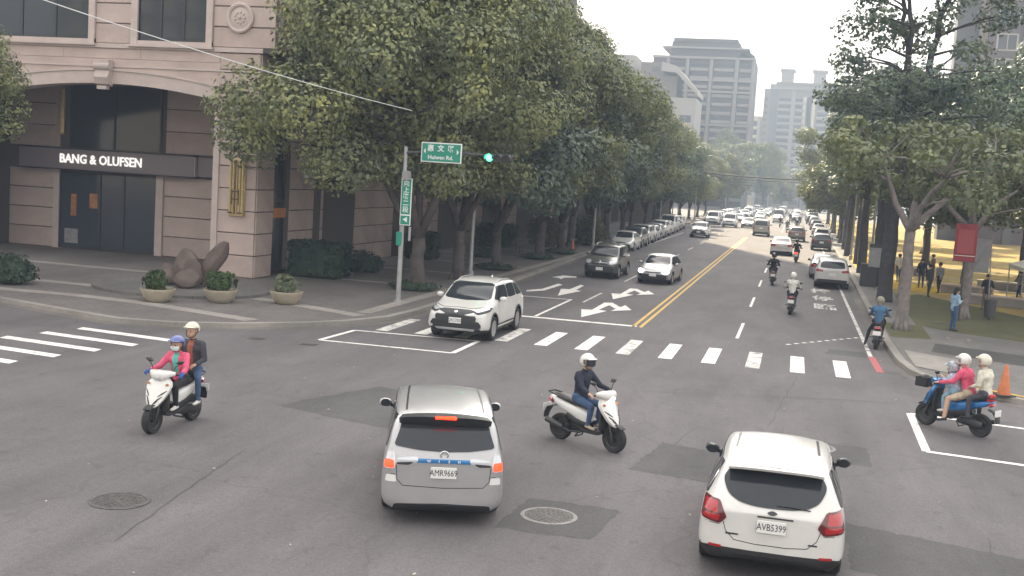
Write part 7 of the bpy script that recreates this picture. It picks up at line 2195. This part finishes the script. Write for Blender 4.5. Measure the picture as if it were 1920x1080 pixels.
bb.add(vs, [(j * (nx + 1) + i, j * (nx + 1) + i + 1, (j + 1) * (nx + 1) + i + 1, (j + 1) * (nx + 1) + i) for j in range(nz) for i in range(nx)])
c_ = bb.build('cloth', 'banner_red', o, smooth='all')
MB().bbox(-.36, .28, -.085, -.075, 2.80, 3.80, .002).build('print_panel', 'banner_red_b', c_)
MB().bbox(-.44, .36, -.085, -.075, 2.70, 2.73, .002).build('print_line', 'canopy_white', c_)
for z in (2.46, 4.05): MB().box(-.5, .42, -.06, -.03, z, z + .03).build('bracket', 'galv_dark', o)
o = thing('easel_board', 'grey easel-like board with slanting legs right of the red banner', 'sign board', (8.35, 55.2, KZ))
MB().bbox(-.25, .42, -.03, .03, 1.75, 3.3, .01).build('board', 'board_grey', o)
for s in (-.25, .42): MB().sweep([(s * 1.3, -.25, 0), (s, .02, 3.4)], .03, n=6).build('leg', 'board_grey', o)
MB().sweep([(-.42, -.1, 1.6), (.35, 0, 3.1)], .05, .02, n=6).build('brace', 'board_grey', o)
o = thing('canopy_tent', 'white canopy tent at the right edge of the park', 'tent', (12.75, 60.5, KZ))
MB().add([(-1.9, -1.9, 1.95), (1.9, -1.9, 1.95), (1.9, 1.9, 1.95), (-1.9, 1.9, 1.95), (0, 0, 2.75), (-1.9, -1.9, 1.75), (1.9, -1.9, 1.75), (1.9, 1.9, 1.75), (-1.9, 1.9, 1.75)], [(0, 1, 4), (1, 2, 4), (2, 3, 4), (3, 0, 4), (0, 5, 6, 1), (1, 6, 7, 2), (2, 7, 8, 3), (3, 8, 5, 0)]).build('roof_cloth', 'canopy_white', o)
for sx in (-1.85, 1.85):
    for sy in (-1.85, 1.85): MB().sweep([(sx, sy, 0), (sx, sy, 1.95)], .03, n=6).build('leg', 'galv', o)
# low park walls and seats
for i, (x, y, l_, rz, lab) in enumerate(((10.2, 58.2, 3.2, R(-16), 'long low pale park wall behind the walking man'), (13.6, 55.6, 3.6, R(-16), 'low pale park wall at the right picture edge'), (9.2, 64.2, 2.6, R(-14), 'low pale park wall right of the red banner'), (12.6, 70, 4.0, R(-16), 'low pale park wall deep under the trees'), (7.6, 78, 2.4, R(-10), 'low pale wall behind the tall kerbside trunks'))):
    o = thing('park_wall', lab, 'wall', (x, y, KZ), rz, 'low walls in the park')
    MB().bbox(-l_ / 2, l_ / 2, -.2, .2, 0, .42, .02).build('wall_body', 'concrete', o)
    MB().bbox(-l_ / 2 - .05, l_ / 2 + .05, -.26, .26, .423, .52, .02).build('coping', 'stone_trim', o)
for i, (x, y, lab) in enumerate(((8.35, 51.2, 'dark litter bin behind the slim park tree'),)):
    o = thing('litter_bin', lab, 'bin', (x, y, KZ)); MB().lathe([(.22, .1), (.27, .8), (.29, .8), (.29, .86), (.2, .88), (.0001, .88)], 18).build('barrel', 'galv_dark', o, smooth=True); MB().lathe([(.05, 0), (.05, .12)], 8).build('stand', 'galv_dark', o)
# pale building front and boundary walls on the far left
o = thing('gate_wall', 'pale wall with dark gateway beside the far left pavement', 'wall', (-18.6, 142, KZ))
MB().bbox(-3, 3, 0, .4, 0, 3.4, .03).build('wall_body', 'tower_warm', o); MB().box(1.0, 2.2, -.05, .02, 0, 2.4).build('gateway', 'frame_dark', o); MB().bbox(-3.1, 3.1, -.1, .5, 3.4, 3.6, .03).build('coping', 'stone_trim', o)
o = thing('side_building', 'plain grey shop building behind the far left trees', 'building', (0, 0, 0))
MB().box(-60, -21.5, 103, 165, 0, 11).build('wall', 'tower_warm', o)
for k in range(8):
    MB().box(-21.52, -21.46, 105 + k * 7.2, 110 + k * 7.2, .4, 3.2).build('shop_window', 'shop_glass', o)
    MB().box(-21.52, -21.46, 105 + k * 7.2, 110 + k * 7.2, 5.2, 8).build('window', 'tower_glass', o)

# scraps and fallen leaves lying on the asphalt
mat('scrap', (0.42, 0.38, 0.30), 0.9, var=.4, vscale=2)
lt = MB(); rl = random.Random(5)
for i in range(240):
    if i % 3: x, y = rl.uniform(-12, 3.2), rl.uniform(10, 60)
    else: x, y = (rl.uniform(2.7, 3.3), rl.uniform(34, 70)) if i % 2 else (rl.uniform(-12.5, -12.1), rl.uniform(34, 60))
    a = rl.uniform(0, 6.28); l_ = rl.uniform(.012, .045); w_ = l_ * .5
    c, q = math.cos(a), math.sin(a)
    lt.add([(x - c * l_, y - q * l_, .008), (x - q * w_, y + c * w_, .014), (x + c * l_, y + q * l_, .010), (x + q * w_, y - c * w_, .009)], [(0, 1, 2, 3)])
lt.build('litter', 'scrap')['kind'] = 'stuff'
# ------------------------------------------------------------------ the hazy air
hz = bpy.data.materials.new('haze'); hz.use_nodes = True
n_ = hz.node_tree.nodes; n_.clear()
ho = n_.new('ShaderNodeOutputMaterial'); hv = n_.new('ShaderNodeVolumePrincipled')
hv.inputs['Color'].default_value = (0.53, 0.66, 0.85, 1)
hv.inputs['Density'].default_value = 0.0014
hv.inputs['Anisotropy'].default_value = 0.0
hz.node_tree.links.new(hv.outputs[0], ho.inputs['Volume'])
MAT['haze'] = hz
hb = MB().box(-310, 310, -80, 474, -1.0, 180).build('haze', 'haze')
hb['kind'] = 'stuff'
